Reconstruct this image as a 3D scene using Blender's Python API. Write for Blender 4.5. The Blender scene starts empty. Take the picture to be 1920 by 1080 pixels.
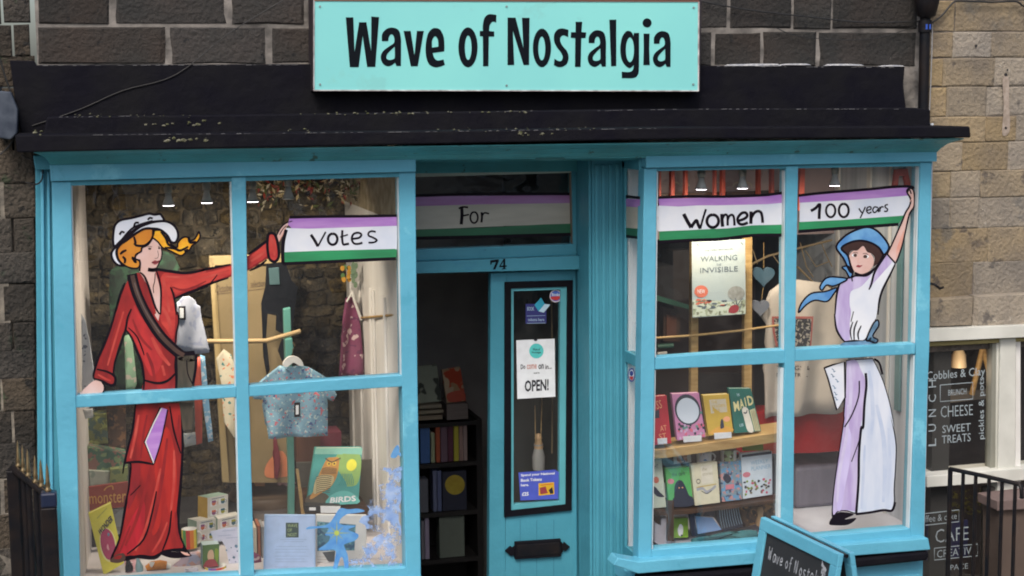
import bpy, bmesh, math, random
from mathutils import Vector, Matrix
random.seed(7)
scene = bpy.context.scene
col = scene.collection
rad = math.radians

# ---------------------------------------------------------------- camera
FPX, PSI, TH, RO = 3000.0, rad(15), rad(7.0), rad(0.55)
Fw = Vector((math.sin(PSI)*math.cos(TH), math.cos(PSI)*math.cos(TH), -math.sin(TH)))
r0 = Vector((math.cos(PSI), -math.sin(PSI), 0)); u0 = r0.cross(Fw)
Rv = r0*math.cos(RO) - u0*math.sin(RO); Uv = r0*math.sin(RO) + u0*math.cos(RO)
CAM = Vector((0, 0, 1.95)) - Fw*6.6
cd = bpy.data.cameras.new('camera'); cam = bpy.data.objects.new('camera', cd); col.objects.link(cam)
cd.sensor_width = 36; cd.lens = FPX*36/1920; cd.clip_end = 500; cd.clip_start = .05
cam.matrix_world = Matrix(((Rv.x, Uv.x, -Fw.x, CAM.x), (Rv.y, Uv.y, -Fw.y, CAM.y), (Rv.z, Uv.z, -Fw.z, CAM.z), (0, 0, 0, 1)))
scene.camera = cam

# ---------------------------------------------------------------- sky, sun, exposure
SUN_EL, SUN_AZ = 48, 205      # azimuth of the sun seen from the place, degrees clockwise from +Y
w = bpy.data.worlds.new('World'); scene.world = w; w.use_nodes = True
nt = w.node_tree; bg = nt.nodes['Background']
sky = nt.nodes.new('ShaderNodeTexSky'); sky.sky_type = 'NISHITA'; sky.sun_disc = False
sky.sun_elevation = rad(SUN_EL); sky.sun_rotation = rad(SUN_AZ); sky.air_density = 1.0; sky.dust_density = 4.0; sky.ozone_density = 1.0
nt.links.new(sky.outputs[0], bg.inputs[0]); bg.inputs[1].default_value = 0.14
sl = bpy.data.lights.new('sun', 'SUN'); sl.energy = 1.5; sl.angle = rad(22); sl.color = (1, .95, .88)
so = bpy.data.objects.new('sun', sl); col.objects.link(so)
sd = Vector((math.sin(rad(SUN_AZ))*math.cos(rad(SUN_EL)), math.cos(rad(SUN_AZ))*math.cos(rad(SUN_EL)), math.sin(rad(SUN_EL))))
so.rotation_euler = sd.to_track_quat('Z', 'Y').to_euler(); so.location = (-3, -8, 9)
vs = scene.view_settings; vs.view_transform = 'Standard'; vs.look = 'None'; vs.gamma = 1; vs.exposure = 0.38; vs.use_curve_mapping = False
scene.cycles.filter_width = 1.9
scene.cycles.transparent_max_bounces = 16

# ---------------------------------------------------------------- measuring: pixel of the photograph -> point on the vertical plane y
def P(u, v, y=0.0):
    d = Fw*FPX + Rv*(u-960) + Uv*(540-v)
    return CAM + d*((y-CAM.y)/d.y)
def PX(u, v, x):
    d = Fw*FPX + Rv*(u-960) + Uv*(540-v)
    return CAM + d*((x-CAM.x)/d.x)
def PZ(u, v, z):
    d = Fw*FPX + Rv*(u-960) + Uv*(540-v)
    return CAM + d*((z-CAM.z)/d.z)
def pl_(pl):
    return pl if callable(pl) else (lambda u, v, y=pl: P(u, v, y))
def Z(x0, y0, s, pts):          # coordinates read in an enlarged crop -> photograph pixels
    return [(x0+p[0]/s, y0+p[1]/s) + tuple(p[2:]) for p in pts]
def quadmap(q, yt=0.0, yb=None):  # unit square (s right, t down) -> point on a leaning plane
    yb = yt if yb is None else yb
    (a, b), (c, d), (e, f), (g, h) = q   # tl tr br bl
    def m(s, t):
        u = (a*(1-s)+c*s)*(1-t)+(g*(1-s)+e*s)*t; v = (b*(1-s)+d*s)*(1-t)+(h*(1-s)+f*s)*t
        return P(u, v, yt*(1-t)+yb*t)
    return m
def smooth(pts, n=5, closed=True):
    out = []; N = len(pts); rng = N if closed else N-1
    g = lambda i: pts[i % N] if closed else pts[max(0, min(N-1, i))]
    for i in range(rng):
        p0, p1, p2, p3 = g(i-1), g(i), g(i+1), g(i+2)
        s1, s2 = len(p1) > 2, len(p2) > 2
        m1 = (p2[0]-p1[0], p2[1]-p1[1]) if s1 else ((p2[0]-p0[0])/2, (p2[1]-p0[1])/2)
        m2 = (p2[0]-p1[0], p2[1]-p1[1]) if s2 else ((p3[0]-p1[0])/2, (p3[1]-p1[1])/2)
        k = 1 if (s1 and s2) else n
        for j in range(k):
            t = j/k; a, b, c, d = 2*t**3-3*t**2+1, t**3-2*t**2+t, -2*t**3+3*t**2, t**3-t**2
            out.append((a*p1[0]+b*m1[0]+c*p2[0]+d*m2[0], a*p1[1]+b*m1[1]+c*p2[1]+d*m2[1]))
    if not closed: out.append(tuple(pts[-1][:2]))
    return out
def ell(cx, cy, rx, ry, n=20, a0=0, a1=360):
    return [(cx+rx*math.cos(rad(a0+(a1-a0)*i/n)), cy+ry*math.sin(rad(a0+(a1-a0)*i/n))) for i in range(n+(0 if a1-a0 == 360 else 1))]
def rect(a, b, c, d): return [(a, b), (c, b), (c, d), (a, d)]

# ---------------------------------------------------------------- materials
MAT = {}
def mat(name, c, rough=.6, c2=None, scale=8, amt=.5, bump=0.0, bscale=None, metal=0, stretch=(1, 1, 1), rnd=0.0, coat=0, spec=.5, emit=None, lo=.35, hi=.65, detail=5, wear=None):
    if name in MAT: return MAT[name]
    m = bpy.data.materials.new(name); m.use_nodes = True; MAT[name] = m
    n = m.node_tree; b = n.nodes['Principled BSDF']; L = n.links.new
    b.inputs['Roughness'].default_value = rough; b.inputs['Metallic'].default_value = metal
    b.inputs['Coat Weight'].default_value = coat; b.inputs['Specular IOR Level'].default_value = spec
    tc = n.nodes.new('ShaderNodeTexCoord'); mp = n.nodes.new('ShaderNodeMapping'); mp.inputs['Scale'].default_value = stretch
    oi = n.nodes.new('ShaderNodeObjectInfo'); ad = n.nodes.new('ShaderNodeVectorMath'); ad.operation = 'ADD'
    mu = n.nodes.new('ShaderNodeVectorMath'); mu.operation = 'SCALE'; mu.inputs['Scale'].default_value = 7.0
    geo = n.nodes.new('ShaderNodeNewGeometry')
    L(oi.outputs['Location'], mu.inputs[0]); L(geo.outputs['Position'], mp.inputs[0])
    L(mp.outputs[0], ad.inputs[0]); L(mu.outputs[0], ad.inputs[1])
    vec = mp.outputs[0]
    c2 = c2 or tuple(x*.72 for x in c)
    no = n.nodes.new('ShaderNodeTexNoise'); no.inputs['Scale'].default_value = scale; no.inputs['Detail'].default_value = detail; L(vec, no.inputs['Vector'])
    mr = n.nodes.new('ShaderNodeMapRange'); mr.inputs[1].default_value = lo; mr.inputs[2].default_value = hi; mr.inputs[4].default_value = amt; L(no.outputs[0], mr.inputs[0])
    mx = n.nodes.new('ShaderNodeMix'); mx.data_type = 'RGBA'; mx.inputs[6].default_value = (*c, 1); mx.inputs[7].default_value = (*c2, 1); L(mr.outputs[0], mx.inputs[0])
    out = mx.outputs[2]
    for wc, wsc, wth in (wear or ()):
        wn = n.nodes.new('ShaderNodeTexNoise'); wn.inputs['Scale'].default_value = wsc; wn.inputs['Detail'].default_value = 8; wn.inputs['Roughness'].default_value = .65; L(vec, wn.inputs['Vector'])
        wm = n.nodes.new('ShaderNodeMapRange'); wm.inputs[1].default_value = wth; wm.inputs[2].default_value = wth+.045; L(wn.outputs[0], wm.inputs[0])
        wx = n.nodes.new('ShaderNodeMix'); wx.data_type = 'RGBA'; wx.inputs[7].default_value = (*wc, 1); L(wm.outputs[0], wx.inputs[0]); L(out, wx.inputs[6]); out = wx.outputs[2]
    if rnd:
        hs = n.nodes.new('ShaderNodeHueSaturation'); m2 = n.nodes.new('ShaderNodeMapRange'); m2.inputs[3].default_value = 1-rnd; m2.inputs[4].default_value = 1+rnd
        L(oi.outputs['Random'], m2.inputs[0]); L(m2.outputs[0], hs.inputs['Value']); 
        m3 = n.nodes.new('ShaderNodeMath'); m3.operation = 'MULTIPLY'; m3.inputs[1].default_value = 7.31; L(oi.outputs['Random'], m3.inputs[0])
        m4 = n.nodes.new('ShaderNodeMath'); m4.operation = 'FRACT'; L(m3.outputs[0], m4.inputs[0])
        m5 = n.nodes.new('ShaderNodeMapRange'); m5.inputs[3].default_value = .6; m5.inputs[4].default_value = 1.3; L(m4.outputs[0], m5.inputs[0]); L(m5.outputs[0], hs.inputs['Saturation'])
        L(out, hs.inputs['Color']); out = hs.outputs[0]
    L(out, b.inputs['Base Color'])
    if bump:
        nb = n.nodes.new('ShaderNodeTexNoise'); nb.inputs['Scale'].default_value = bscale or scale*3; nb.inputs['Detail'].default_value = 6; L(vec, nb.inputs['Vector'])
        bu = n.nodes.new('ShaderNodeBump'); bu.inputs['Strength'].default_value = bump; bu.inputs['Distance'].default_value = .022 if bump >= .95 else .013 if bump > .8 else .01
        L(nb.outputs[0], bu.inputs['Height']); L(bu.outputs[0], b.inputs['Normal'])
    if emit: b.inputs['Emission Color'].default_value = (*emit[:3], 1); b.inputs['Emission Strength'].default_value = emit[3]
    return m
def flat(name, c, rough=.55, **k): return mat(name, c, rough, scale=30, amt=.35, **k)

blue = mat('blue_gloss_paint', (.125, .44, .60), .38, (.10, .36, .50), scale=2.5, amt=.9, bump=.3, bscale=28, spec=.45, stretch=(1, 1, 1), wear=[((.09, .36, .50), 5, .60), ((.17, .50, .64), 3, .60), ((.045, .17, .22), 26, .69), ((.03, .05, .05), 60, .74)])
blue_in = mat('blue_shaded_inner_paint', (.070, .30, .40), .42, (.05, .24, .32), scale=3, amt=.9, bump=.3, bscale=28, spec=.4, wear=[((.055, .26, .37), 6, .62), ((.03, .13, .15), 24, .70), ((.03, .05, .05), 60, .73)])  # the same blue darkened, shade of the recesses put into the colour
teal = mat('teal_shaded_cornice_paint', (.07, .36, .42), .45, (.05, .24, .26), scale=4, amt=.8, bump=.3, bscale=30, spec=.4, wear=[((.04, .11, .09), 14, .62), ((.03, .04, .03), 50, .70)])  # darker than the fronts, shade of the downward faces put into the colour
black = mat('black_weathered_paint', (.0038, .0036, .0080), .75, (.009, .009, .010), scale=5, amt=.7, bump=.5, bscale=25, spec=.12)
blackr = mat('black_railing_paint', (.006, .007, .010), .4, (.02, .014, .012), scale=12, amt=.7, bump=.2, spec=.2)
moss = mat('moss', (.07, .075, .028), .95, (.2, .19, .15), scale=60, amt=.8)
grit = mat('dark_gritstone', (.021, .021, .020), .9, (.034, .027, .023), scale=4.5, amt=1, bump=.85, bscale=60, rnd=.35, wear=[((.085, .08, .07), 38, .66), ((.008, .008, .009), 16, .62), ((.26, .24, .22), 90, .74)])
gritb = mat('brown_gritstone', (.060, .048, .036), .9, (.026, .022, .018), scale=6, amt=1, bump=1.0, bscale=60, rnd=.3, wear=[((.10, .085, .065), 34, .65), ((.012, .011, .010), 14, .60), ((.03, .04, .022), 9, .60)])
buff = mat('buff_sandstone', (.275, .22, .145), .9, (.18, .15, .115), scale=5, amt=1, bump=.85, bscale=60, rnd=.15, lo=.38, hi=.7, wear=[((.12, .10, .08), 7, .60), ((.17, .15, .12), 2.2, .55), ((.36, .31, .23), 30, .66), ((.07, .055, .045), 48, .70)])
mortar_l = mat('pale_lime_mortar', (.24, .22, .20), .95, (.075, .07, .065), scale=11, amt=1, bump=.8)
mortar_b = mat('grey_brown_mortar', (.15, .125, .105), .95, (.05, .045, .04), scale=14, amt=1, bump=.9)
mortar_d = mat('dark_mortar', (.24, .21, .17), .95, (.09, .08, .07), scale=16, amt=1, bump=.8)
rubble = mat('brown_rubble_stone', (.13, .10, .055), .9, (.035, .028, .018), scale=17, amt=1, bump=1.0, bscale=60, rnd=.5, wear=[((.20, .15, .075), 22, .60), ((.30, .24, .15), 60, .68), ((.01, .009, .007), 18, .60)])
rmort = mat('rubble_mortar', (.16, .125, .08), .95, (.07, .06, .045), scale=20, amt=1, bump=.8)
signc = mat('aqua_sign_paint', (.235, .66, .63), .45, (.21, .60, .60), scale=1.5, amt=.9, bump=.03, wear=[((.22, .59, .57), 3.5, .62), ((.12, .34, .33), 45, .76)])
ink = flat('black_sign_lettering', (.004, .006, .010), .6, spec=.1)
white = mat('white_paint', (.74, .73, .70), .5, (.62, .6, .56), scale=6, amt=.8, bump=.1)
offw = mat('grey_white_lining', (.74, .70, .68), .6, (.56, .52, .50), scale=3, amt=.9, stretch=(4, 4, .7))
creamw = mat('cream_frame_paint', (.66, .66, .60), .45, (.5, .5, .45), scale=5, amt=.8, bump=.1)
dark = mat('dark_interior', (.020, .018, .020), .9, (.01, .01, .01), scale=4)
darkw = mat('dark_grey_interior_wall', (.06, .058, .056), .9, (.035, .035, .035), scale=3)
wood = mat('pale_pine', (.50, .34, .14), .5, (.36, .22, .08), scale=9, amt=1, stretch=(1, 1, 6), bump=.1)
woodd = mat('dark_brown_wood', (.085, .04, .02), .5, (.04, .02, .012), scale=10, amt=1)
card = mat('kraft_card', (.26, .195, .10), .75, (.20, .15, .075), scale=4, amt=.9)
brass = mat('aged_brass', (.45, .33, .18), .35, (.25, .18, .1), scale=40, amt=.8, metal=1)
paper = flat('white_paper', (.80, .82, .84), .6)
bpaper = flat('blue_white_paper', (.50, .62, .86), .6)
pwhite = mat('white_window_paint', (.74, .76, .80), .5, (.54, .60, .72), scale=5, amt=.8)
pwhitev = mat('white_skirt_window_paint', (.66, .70, .78), .5, (.50, .57, .70), scale=7, amt=.9, stretch=(2.5, 1, .5))
pline = flat('black_painted_outline', (.008, .005, .010), .6, spec=.15)
pred = mat('red_window_paint', (.36, .018, .016), .5, (.17, .010, .012), scale=9, amt=.9, stretch=(2.5, 1, .6))
predl = mat('bright_red_window_paint', (.56, .055, .04), .5, (.36, .02, .022), scale=12, amt=.9, stretch=(.7, 1, 2))
predd = mat('dark_red_window_paint', (.16, .012, .016), .5, (.26, .015, .02), scale=12, amt=.9, stretch=(3, 1, .5))
pskin = mat('pink_skin_window_paint', (.62, .40, .35), .5, (.70, .50, .46), scale=14, amt=.8)
pskinr = mat('flushed_skin_window_paint', (.66, .30, .23), .5, (.70, .45, .38), scale=14, amt=.8)
phair = mat('orange_hair_window_paint', (.62, .25, .02), .5, (.50, .15, .012), scale=14, amt=.9)
phairy = mat('yellow_hair_window_paint', (.86, .46, .02), .5, (.75, .3, .01), scale=30, amt=.9)
pbrown = mat('brown_window_paint', (.075, .04, .03), .5, (.04, .022, .02), scale=12, amt=.9)
pbag = mat('dark_olive_bag_window_paint', (.085, .07, .05), .5, (.045, .04, .03), scale=20, amt=.9, stretch=(3, 1, .6))
ppurp = mat('purple_window_paint', (.36, .16, .52), .5, (.48, .27, .60), scale=8, amt=.9, stretch=(.6, 1, 4))
ppurpd = mat('mauve_window_paint', (.30, .13, .32), .5, (.36, .2, .42), scale=8, amt=.9, stretch=(.6, 1, 4))
pgreen = mat('green_window_paint', (.025, .28, .11), .5, (.02, .17, .07), scale=6, amt=.9, stretch=(.6, 1, 3))
pgreend = mat('dark_green_window_paint', (.02, .15, .07), .5, (.015, .09, .045), scale=6, amt=.9, stretch=(.6, 1, 3))
plilac = mat('lilac_window_paint', (.42, .33, .58), .5, (.56, .50, .70), scale=9, amt=.9, stretch=(3, 1, .6))
pblue = mat('blue_window_paint', (.07, .22, .50), .5, (.16, .38, .64), scale=16, amt=.9)
psteel = mat('grey_blue_window_paint', (.16, .28, .42), .5, (.06, .13, .2), scale=25, amt=.9)
pgrey = mat('cream_banner_paint', (.46, .44, .38), .5, (.38, .36, .31), scale=7, amt=.9, stretch=(.6, 1, 4))
def glassmat(name, tint=(.96, .97, .97), refl=.13, haze=.006):
    m = bpy.data.materials.new(name); m.use_nodes = True; n = m.node_tree; n.nodes.clear(); L = n.links.new
    o = n.nodes.new('ShaderNodeOutputMaterial'); t = n.nodes.new('ShaderNodeBsdfTransparent'); t.inputs[0].default_value = (*tint, 1)
    g = n.nodes.new('ShaderNodeBsdfGlossy'); g.inputs['Roughness'].default_value = .03
    nb = n.nodes.new('ShaderNodeTexNoise'); nb.inputs['Scale'].default_value = 3.0
    bu = n.nodes.new('ShaderNodeBump'); bu.inputs['Strength'].default_value = .35; bu.inputs['Distance'].default_value = .02
    L(nb.outputs[0], bu.inputs['Height']); L(bu.outputs[0], g.inputs['Normal'])
    f = n.nodes.new('ShaderNodeFresnel'); f.inputs[0].default_value = 1.5
    mu = n.nodes.new('ShaderNodeMath'); mu.operation = 'MULTIPLY'; mu.inputs[1].default_value = refl/.04; mu.use_clamp = True
    mx = n.nodes.new('ShaderNodeMixShader'); L(f.outputs[0], mu.inputs[0]); L(mu.outputs[0], mx.inputs[0]); L(t.outputs[0], mx.inputs[1]); L(g.outputs[0], mx.inputs[2]); 
    df = n.nodes.new('ShaderNodeBsdfDiffuse'); df.inputs[0].default_value = (.75, .78, .8, 1); m2 = n.nodes.new('ShaderNodeMixShader')
    sn = n.nodes.new('ShaderNodeTexNoise'); sn.inputs['Scale'].default_value = 2.2; sn.inputs['Detail'].default_value = 7; sm = n.nodes.new('ShaderNodeMapRange'); sm.inputs[1].default_value = .4; sm.inputs[2].default_value = .7; sm.inputs[3].default_value = haze*.35; sm.inputs[4].default_value = haze*3
    L(sn.outputs[0], sm.inputs[0]); L(sm.outputs[0], m2.inputs[0]); L(mx.outputs[0], m2.inputs[1]); L(df.outputs[0], m2.inputs[2]); L(m2.outputs[0], o.inputs[0])
    return m
glass = glassmat('window_glass')
glasss = glassmat('side_glass', (.98, .98, .98), .018, .02)
glassd = glassmat('dark_door_glass', (.9, .92, .92), .09)

# ---------------------------------------------------------------- builders
def wloc(o):
    v = Vector((0, 0, 0))
    while o is not None: v = v + o.location; o = o.parent
    return v
def tag(o, label=None, cat=None, group=None, kind=None):
    if label: o['label'] = label
    if cat: o['category'] = cat
    if group: o['group'] = group
    if kind: o['kind'] = kind
    return o
def thing(name, label, cat, loc, group=None):
    o = bpy.data.objects.new(name, None); col.objects.link(o); o.location = loc; o.empty_display_size = .05
    return tag(o, label, cat, group)
class MB:
    def __init__(s): s.v = []; s.f = []; s.m = []; s.ms = []; s.sm = []
    def mi(s, m):
        if m not in s.ms: s.ms.append(m)
        return s.ms.index(m)
    def add(s, vs, fs, m, smooth=False):
        b = len(s.v); s.v += [Vector(x) for x in vs]
        for f in fs: s.f.append([b+i for i in f]); s.m.append(s.mi(m)); s.sm.append(smooth)
        return s
    def box(s, x0, x1, y0, y1, z0, z1, m):
        v = [(x, y, z) for z in (z0, z1) for y in (y0, y1) for x in (x0, x1)]
        return s.add(v, [(0, 2, 3, 1), (4, 5, 7, 6), (0, 1, 5, 4), (2, 6, 7, 3), (0, 4, 6, 2), (1, 3, 7, 5)], m)
    def prism(s, pts, y0, y1, m, pl=None):      # outline on plane y0, extruded straight back to y1
        pl = pl_(pl if pl is not None else y0); a = [pl(*p[:2]) for p in pts]; n = len(a)
        b = [Vector((q.x, q.y+(y1-y0), q.z)) for q in a]
        s.add(a+b, [list(range(n)), list(range(2*n-1, n-1, -1))]+[(i, i+n, (i+1) % n+n, (i+1) % n) for i in range(n)], m); return s
    def sheet(s, pts, pl, m):
        pl = pl_(pl); a = [pl(*p[:2]) for p in pts]; return s.add(a, [list(range(len(a)))], m)
    def blob(s, pts, pl, m, n=4): return s.sheet(smooth(pts, n), pl, m)
    def ribbon(s, pts, wd, pl, m, n=4, sm=True, taper=False):
        pl = pl_(pl); p = smooth(pts, n, False) if sm and len(pts) > 2 else [tuple(q[:2]) for q in pts]; N = len(p); L = []; R = []
        for i in range(N):
            a = p[max(0, i-1)]; b = p[min(N-1, i+1)]; dx, dy = b[0]-a[0], b[1]-a[1]; l = math.hypot(dx, dy) or 1
            ww = wd/2
            if m is pline: ww *= 1.3
            if taper: ww *= .55+.5*math.sin(math.pi*min(1, max(0, (i+.6)/(N+.2))))
            ox, oy = -dy/l*ww, dx/l*ww; L.append(pl(p[i][0]+ox, p[i][1]+oy)); R.append(pl(p[i][0]-ox, p[i][1]-oy))
        return s.add(L+R, [(i, i+1, N+i+1, N+i) for i in range(N-1)], m)
    def loop(s, pts, wd, pl, m, n=4): q = smooth(pts, n); return s.ribbon(q+[q[0], q[1]], wd, pl, m, sm=False)
    def letters(s, splines, pl, m, depth=0):     # filled outlines with holes
        pl = pl_(pl); c = bpy.data.curves.new('o', 'CURVE'); c.dimensions = '2D'; c.fill_mode = 'FRONT' if not depth else 'BOTH'
        for sp in splines:
            k = c.splines.new('POLY'); k.points.add(len(sp)-1); k.use_cyclic_u = True
            for i, q in enumerate(sp): k.points[i].co = (q[0]/100, -q[1]/100, 0, 1)
        s._curve(c, lambda x, y: pl(x*100, -y*100), m); return s
    def _curve(s, c, fn, m):
        o = bpy.data.objects.new('o', c); me = bpy.data.meshes.new_from_object(o)
        s.add([fn(v.co.x, v.co.y) for v in me.vertices], [list(p.vertices) for p in me.polygons], m)
        bpy.data.objects.remove(o); bpy.data.meshes.remove(me); bpy.data.curves.remove(c)
    def text(s, body, q, pl, m, bold=0.0, rot=0, res=2):
        """q: tl,tr,br,bl corners given in the coordinates pl takes"""
        c = bpy.data.curves.new('t', 'FONT'); c.body = body; c.offset = bold; c.resolution_u = res
        o = bpy.data.objects.new('t', c); me = bpy.data.meshes.new_from_object(o)
        if len(q) == 4 and not hasattr(q[0], '__len__'): q = rect(*q)
        pl = pl_(pl); (a, b), (cc, d), (e, f), (g, h) = q
        if me.vertices:
            xs = [v.co.x for v in me.vertices]; ys = [v.co.y for v in me.vertices]; x0, x1, y0, y1 = min(xs), max(xs), min(ys), max(ys)
            pts = []
            for v in me.vertices:
                S = (v.co.x-x0)/(x1-x0+1e-9); T = 1-(v.co.y-y0)/(y1-y0+1e-9)
                pts.append(pl((a*(1-S)+cc*S)*(1-T)+(g*(1-S)+e*S)*T, (b*(1-S)+d*S)*(1-T)+(h*(1-S)+f*S)*T))
            s.add(pts, [list(p.vertices) for p in me.polygons], m)
        bpy.data.objects.remove(o); bpy.data.meshes.remove(me); bpy.data.curves.remove(c); return s
    def tube(s, pts, r, m, n=8, caps=True):
        pts = [Vector(p) for p in pts]; N = len(pts); vs = []; rs = r if isinstance(r, (list, tuple)) else [r]*N
        up = Vector((0, 0, 1))
        for i in range(N):
            t = (pts[min(N-1, i+1)]-pts[max(0, i-1)]).normalized(); a = t.cross(up)
            if a.length < .1: a = t.cross(Vector((1, 0, 0)))
            a.normalize(); b = t.cross(a).normalized()
            for k in range(n): an = 2*math.pi*k/n; vs.append(pts[i]+(a*math.cos(an)+b*math.sin(an))*rs[i])
        fs = [(i*n+k, i*n+(k+1) % n, (i+1)*n+(k+1) % n, (i+1)*n+k) for i in range(N-1) for k in range(n)]
        s.add(vs, fs, m, True)
        if caps: s.add(vs[:n], [list(range(n))], m); s.add(vs[-n:], [list(range(n))], m)
        return s
    def lathe(s, c, prof, m, n=16):
        c = Vector(c); vs = []; N = len(prof)
        for r, z in prof:
            for k in range(n): a = 2*math.pi*k/n; vs.append(c+Vector((r*math.cos(a), r*math.sin(a), z)))
        return s.add(vs, [(i*n+k, i*n+(k+1) % n, (i+1)*n+(k+1) % n, (i+1)*n+k) for i in range(N-1) for k in range(n)], m, True)
    def cloth(s, pts, y, m, amp=.012, freq=55, sub=3, ph=0, pl=None):
        pl = pl_(pl if pl is not None else y); a = [pl(*p[:2]) for p in pts]
        bm = bmesh.new(); f = bm.faces.new([bm.verts.new(q) for q in a])
        bmesh.ops.triangulate(bm, faces=[f], ngon_method='EAR_CLIP'); 
        for k in range(sub): bmesh.ops.subdivide_edges(bm, edges=[e for e in bm.edges if e.calc_length() > .02], cuts=1, use_grid_fill=True)
        bmesh.ops.triangulate(bm, faces=bm.faces[:])
        zt = max(q.z for q in a); zb = min(q.z for q in a)
        bm.verts.ensure_lookup_table(); bm.verts.index_update(); vs = []
        for v in bm.verts:
            k = (zt-v.co.z)/(zt-zb+1e-6); vs.append((v.co.x, v.co.y+amp*(.4+k)*math.sin(freq*v.co.x+ph+3*k)+amp*.5*math.sin(freq*.37*v.co.x+7*v.co.z), v.co.z))
        s.add(vs, [[v.index for v in f.verts] for f in bm.faces], m, True); bm.free(); return s
    def build(s, name, parent=None, label=None, cat=None, group=None, kind=None, bevel=0, solid=0, fix=False, loc=None):
        if parent is not None: o0 = wloc(parent)
        elif loc is not None: o0 = Vector(loc)
        else:
            xs = [q.x for q in s.v]; ys = [q.y for q in s.v]; o0 = Vector(((min(xs)+max(xs))/2, (min(ys)+max(ys))/2, min(q.z for q in s.v)))
        me = bpy.data.meshes.new(name); me.from_pydata([q-o0 for q in s.v], [], s.f)
        for m in s.ms: me.materials.append(m)
        me.polygons.foreach_set('material_index', s.m); me.polygons.foreach_set('use_smooth', s.sm)
        if fix:
            bm = bmesh.new(); bm.from_mesh(me); bmesh.ops.recalc_face_normals(bm, faces=bm.faces); bm.to_mesh(me); bm.free()
        me.update(); o = bpy.data.objects.new(name, me); col.objects.link(o)
        if parent is not None: o.parent = parent
        else: o.location = o0
        if bevel:
            b = o.modifiers.new('bevel', 'BEVEL'); b.width = bevel; b.segments = 2; b.limit_method = 'ANGLE'; b.angle_limit = rad(40)
        if solid: q = o.modifiers.new('solid', 'SOLIDIFY'); q.thickness = solid
        return tag(o, label, cat, group, kind)
# shared chamfered stone blocks, unit size, scaled per stone
STONE = []
for k in range(5):
    rnd = random.Random(k); me = bpy.data.meshes.new('stone_block'); j = lambda a: rnd.uniform(-a, a)
    ring = lambda ix, y, jj: [(sx*(.5-ix)+j(jj), y+j(jj*.8), sz*(.5-ix)+j(jj*1.3)) for sx, sz in ((-1, -1), (0, -1), (1, -1), (1, 0), (1, 1), (0, 1), (-1, 1), (-1, 0))]
    v = ring(0, .5, 0)+ring(0.0, -.36, .012)+ring(.045, -.5, .022)+[(j(.05), -.5+j(.06), j(.05))]
    f = [(r*8+i, r*8+(i+1) % 8, r*8+8+(i+1) % 8, r*8+8+i) for r in (0, 1) for i in range(8)]+[(16+i, 16+(i+1) % 8, 24) for i in range(8)]
    me.from_pydata(v, [], f); me.update(); STONE.append(me)
RUB = []
for k in range(6):
    rnd = random.Random(40+k); me = bpy.data.meshes.new('rubble_block'); j = lambda a: rnd.uniform(-a, a)
    ang = sorted(6.283*(i+rnd.uniform(-.3, .3))/9 for i in range(9)); sq = lambda c: max(-.5, min(.5, c*rnd.uniform(.60, .72)))
    base = [(sq(math.cos(a)), sq(math.sin(a))) for a in ang]
    v = [(x, .5, z) for x, z in base]+[(x*.99, -.3+j(.08), z*.99) for x, z in base]+[(x*.72+j(.05), -.5+j(.12), z*.72+j(.05)) for x, z in base]+[(j(.1), -.5+j(.15), j(.1))]
    f = [(r*9+i, r*9+(i+1) % 9, r*9+9+(i+1) % 9, r*9+9+i) for r in (0, 1) for i in range(9)]+[(18+i, 18+(i+1) % 9, 27) for i in range(9)]
    me.from_pydata(v, [], f); me.update(); RUB.append(me)
SM = {}
def stone(parent, x0, x1, y0, y1, z0, z1, m, name='stone', src=None):
    src = src or STONE; k = random.randrange(len(src))
    if (k, m.name) not in SM: me = src[k].copy(); me.materials.append(m); SM[(k, m.name)] = me
    o = bpy.data.objects.new(name, SM[(k, m.name)]); col.objects.link(o); o.parent = parent
    o.location = Vector(((x0+x1)/2, (y0+y1)/2, (z0+z1)/2))-wloc(parent); o.scale = (x1-x0, y1-y0, z1-z0)
    o.rotation_euler.z = 0
    return o

# ================================================================ SETTING: street and the far side of it
XC = 1.0
g = MB(); g.box(-12, 14, -14, .2, -.3, 0.0, mat('stone_setts', (.17, .15, .13), .8, (.07, .065, .06), scale=7, amt=1, bump=1.0, bscale=9))
g.build('street', kind='structure')
g = MB(); g.box(-12, 14, -.95, .26, 0.004, .10, mat('pavement_flags', (.26, .24, .2), .85, (.15, .14, .12), scale=3, amt=1, bump=.5)); g.build('pavement', kind='structure', bevel=.01)
# house across the street (only ever seen as a reflection in the glass)
hx = thing('terraced_house', 'plain stone house across the street facing the shop', 'house', (0, -13, 0))
opp = mat('pale_house_stone', (.42, .37, .30), .85, (.2, .17, .14), scale=1.6, amt=1)
g = MB(); wins = [(-5+2.6*i, -3.8+2.6*i) for i in range(5)]
ed = [-12]+[q for ab in wins for q in ab]+[14]
for i in range(0, len(ed), 2): g.box(ed[i], ed[i+1], -13.4, -13, 0, 4.2, opp)
for a, b in wins: g.box(a, b, -13.4, -13, 0, .9, opp); g.box(a, b, -13.4, -13, 2.3, 4.2, opp)
g.build('wall', hx)
for a, b in wins:
    g = MB(); fr = .07
    g.box(a, a+fr, -13.2, -13.1, .9, 2.3, white); g.box(b-fr, b, -13.2, -13.1, .9, 2.3, white); g.box(a+fr, b-fr, -13.2, -13.1, .9, .97, white); g.box(a+fr, b-fr, -13.2, -13.1, 2.23, 2.3, white); g.box((a+b)/2-.03, (a+b)/2+.03, -13.2, -13.1, .97, 2.23, white)
    wf = g.build('window', hx); p = MB(); p.box(a+.03, b-.03, -13.18, -13.17, .95, 2.25, dark); p.build('pane', wf)

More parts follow.
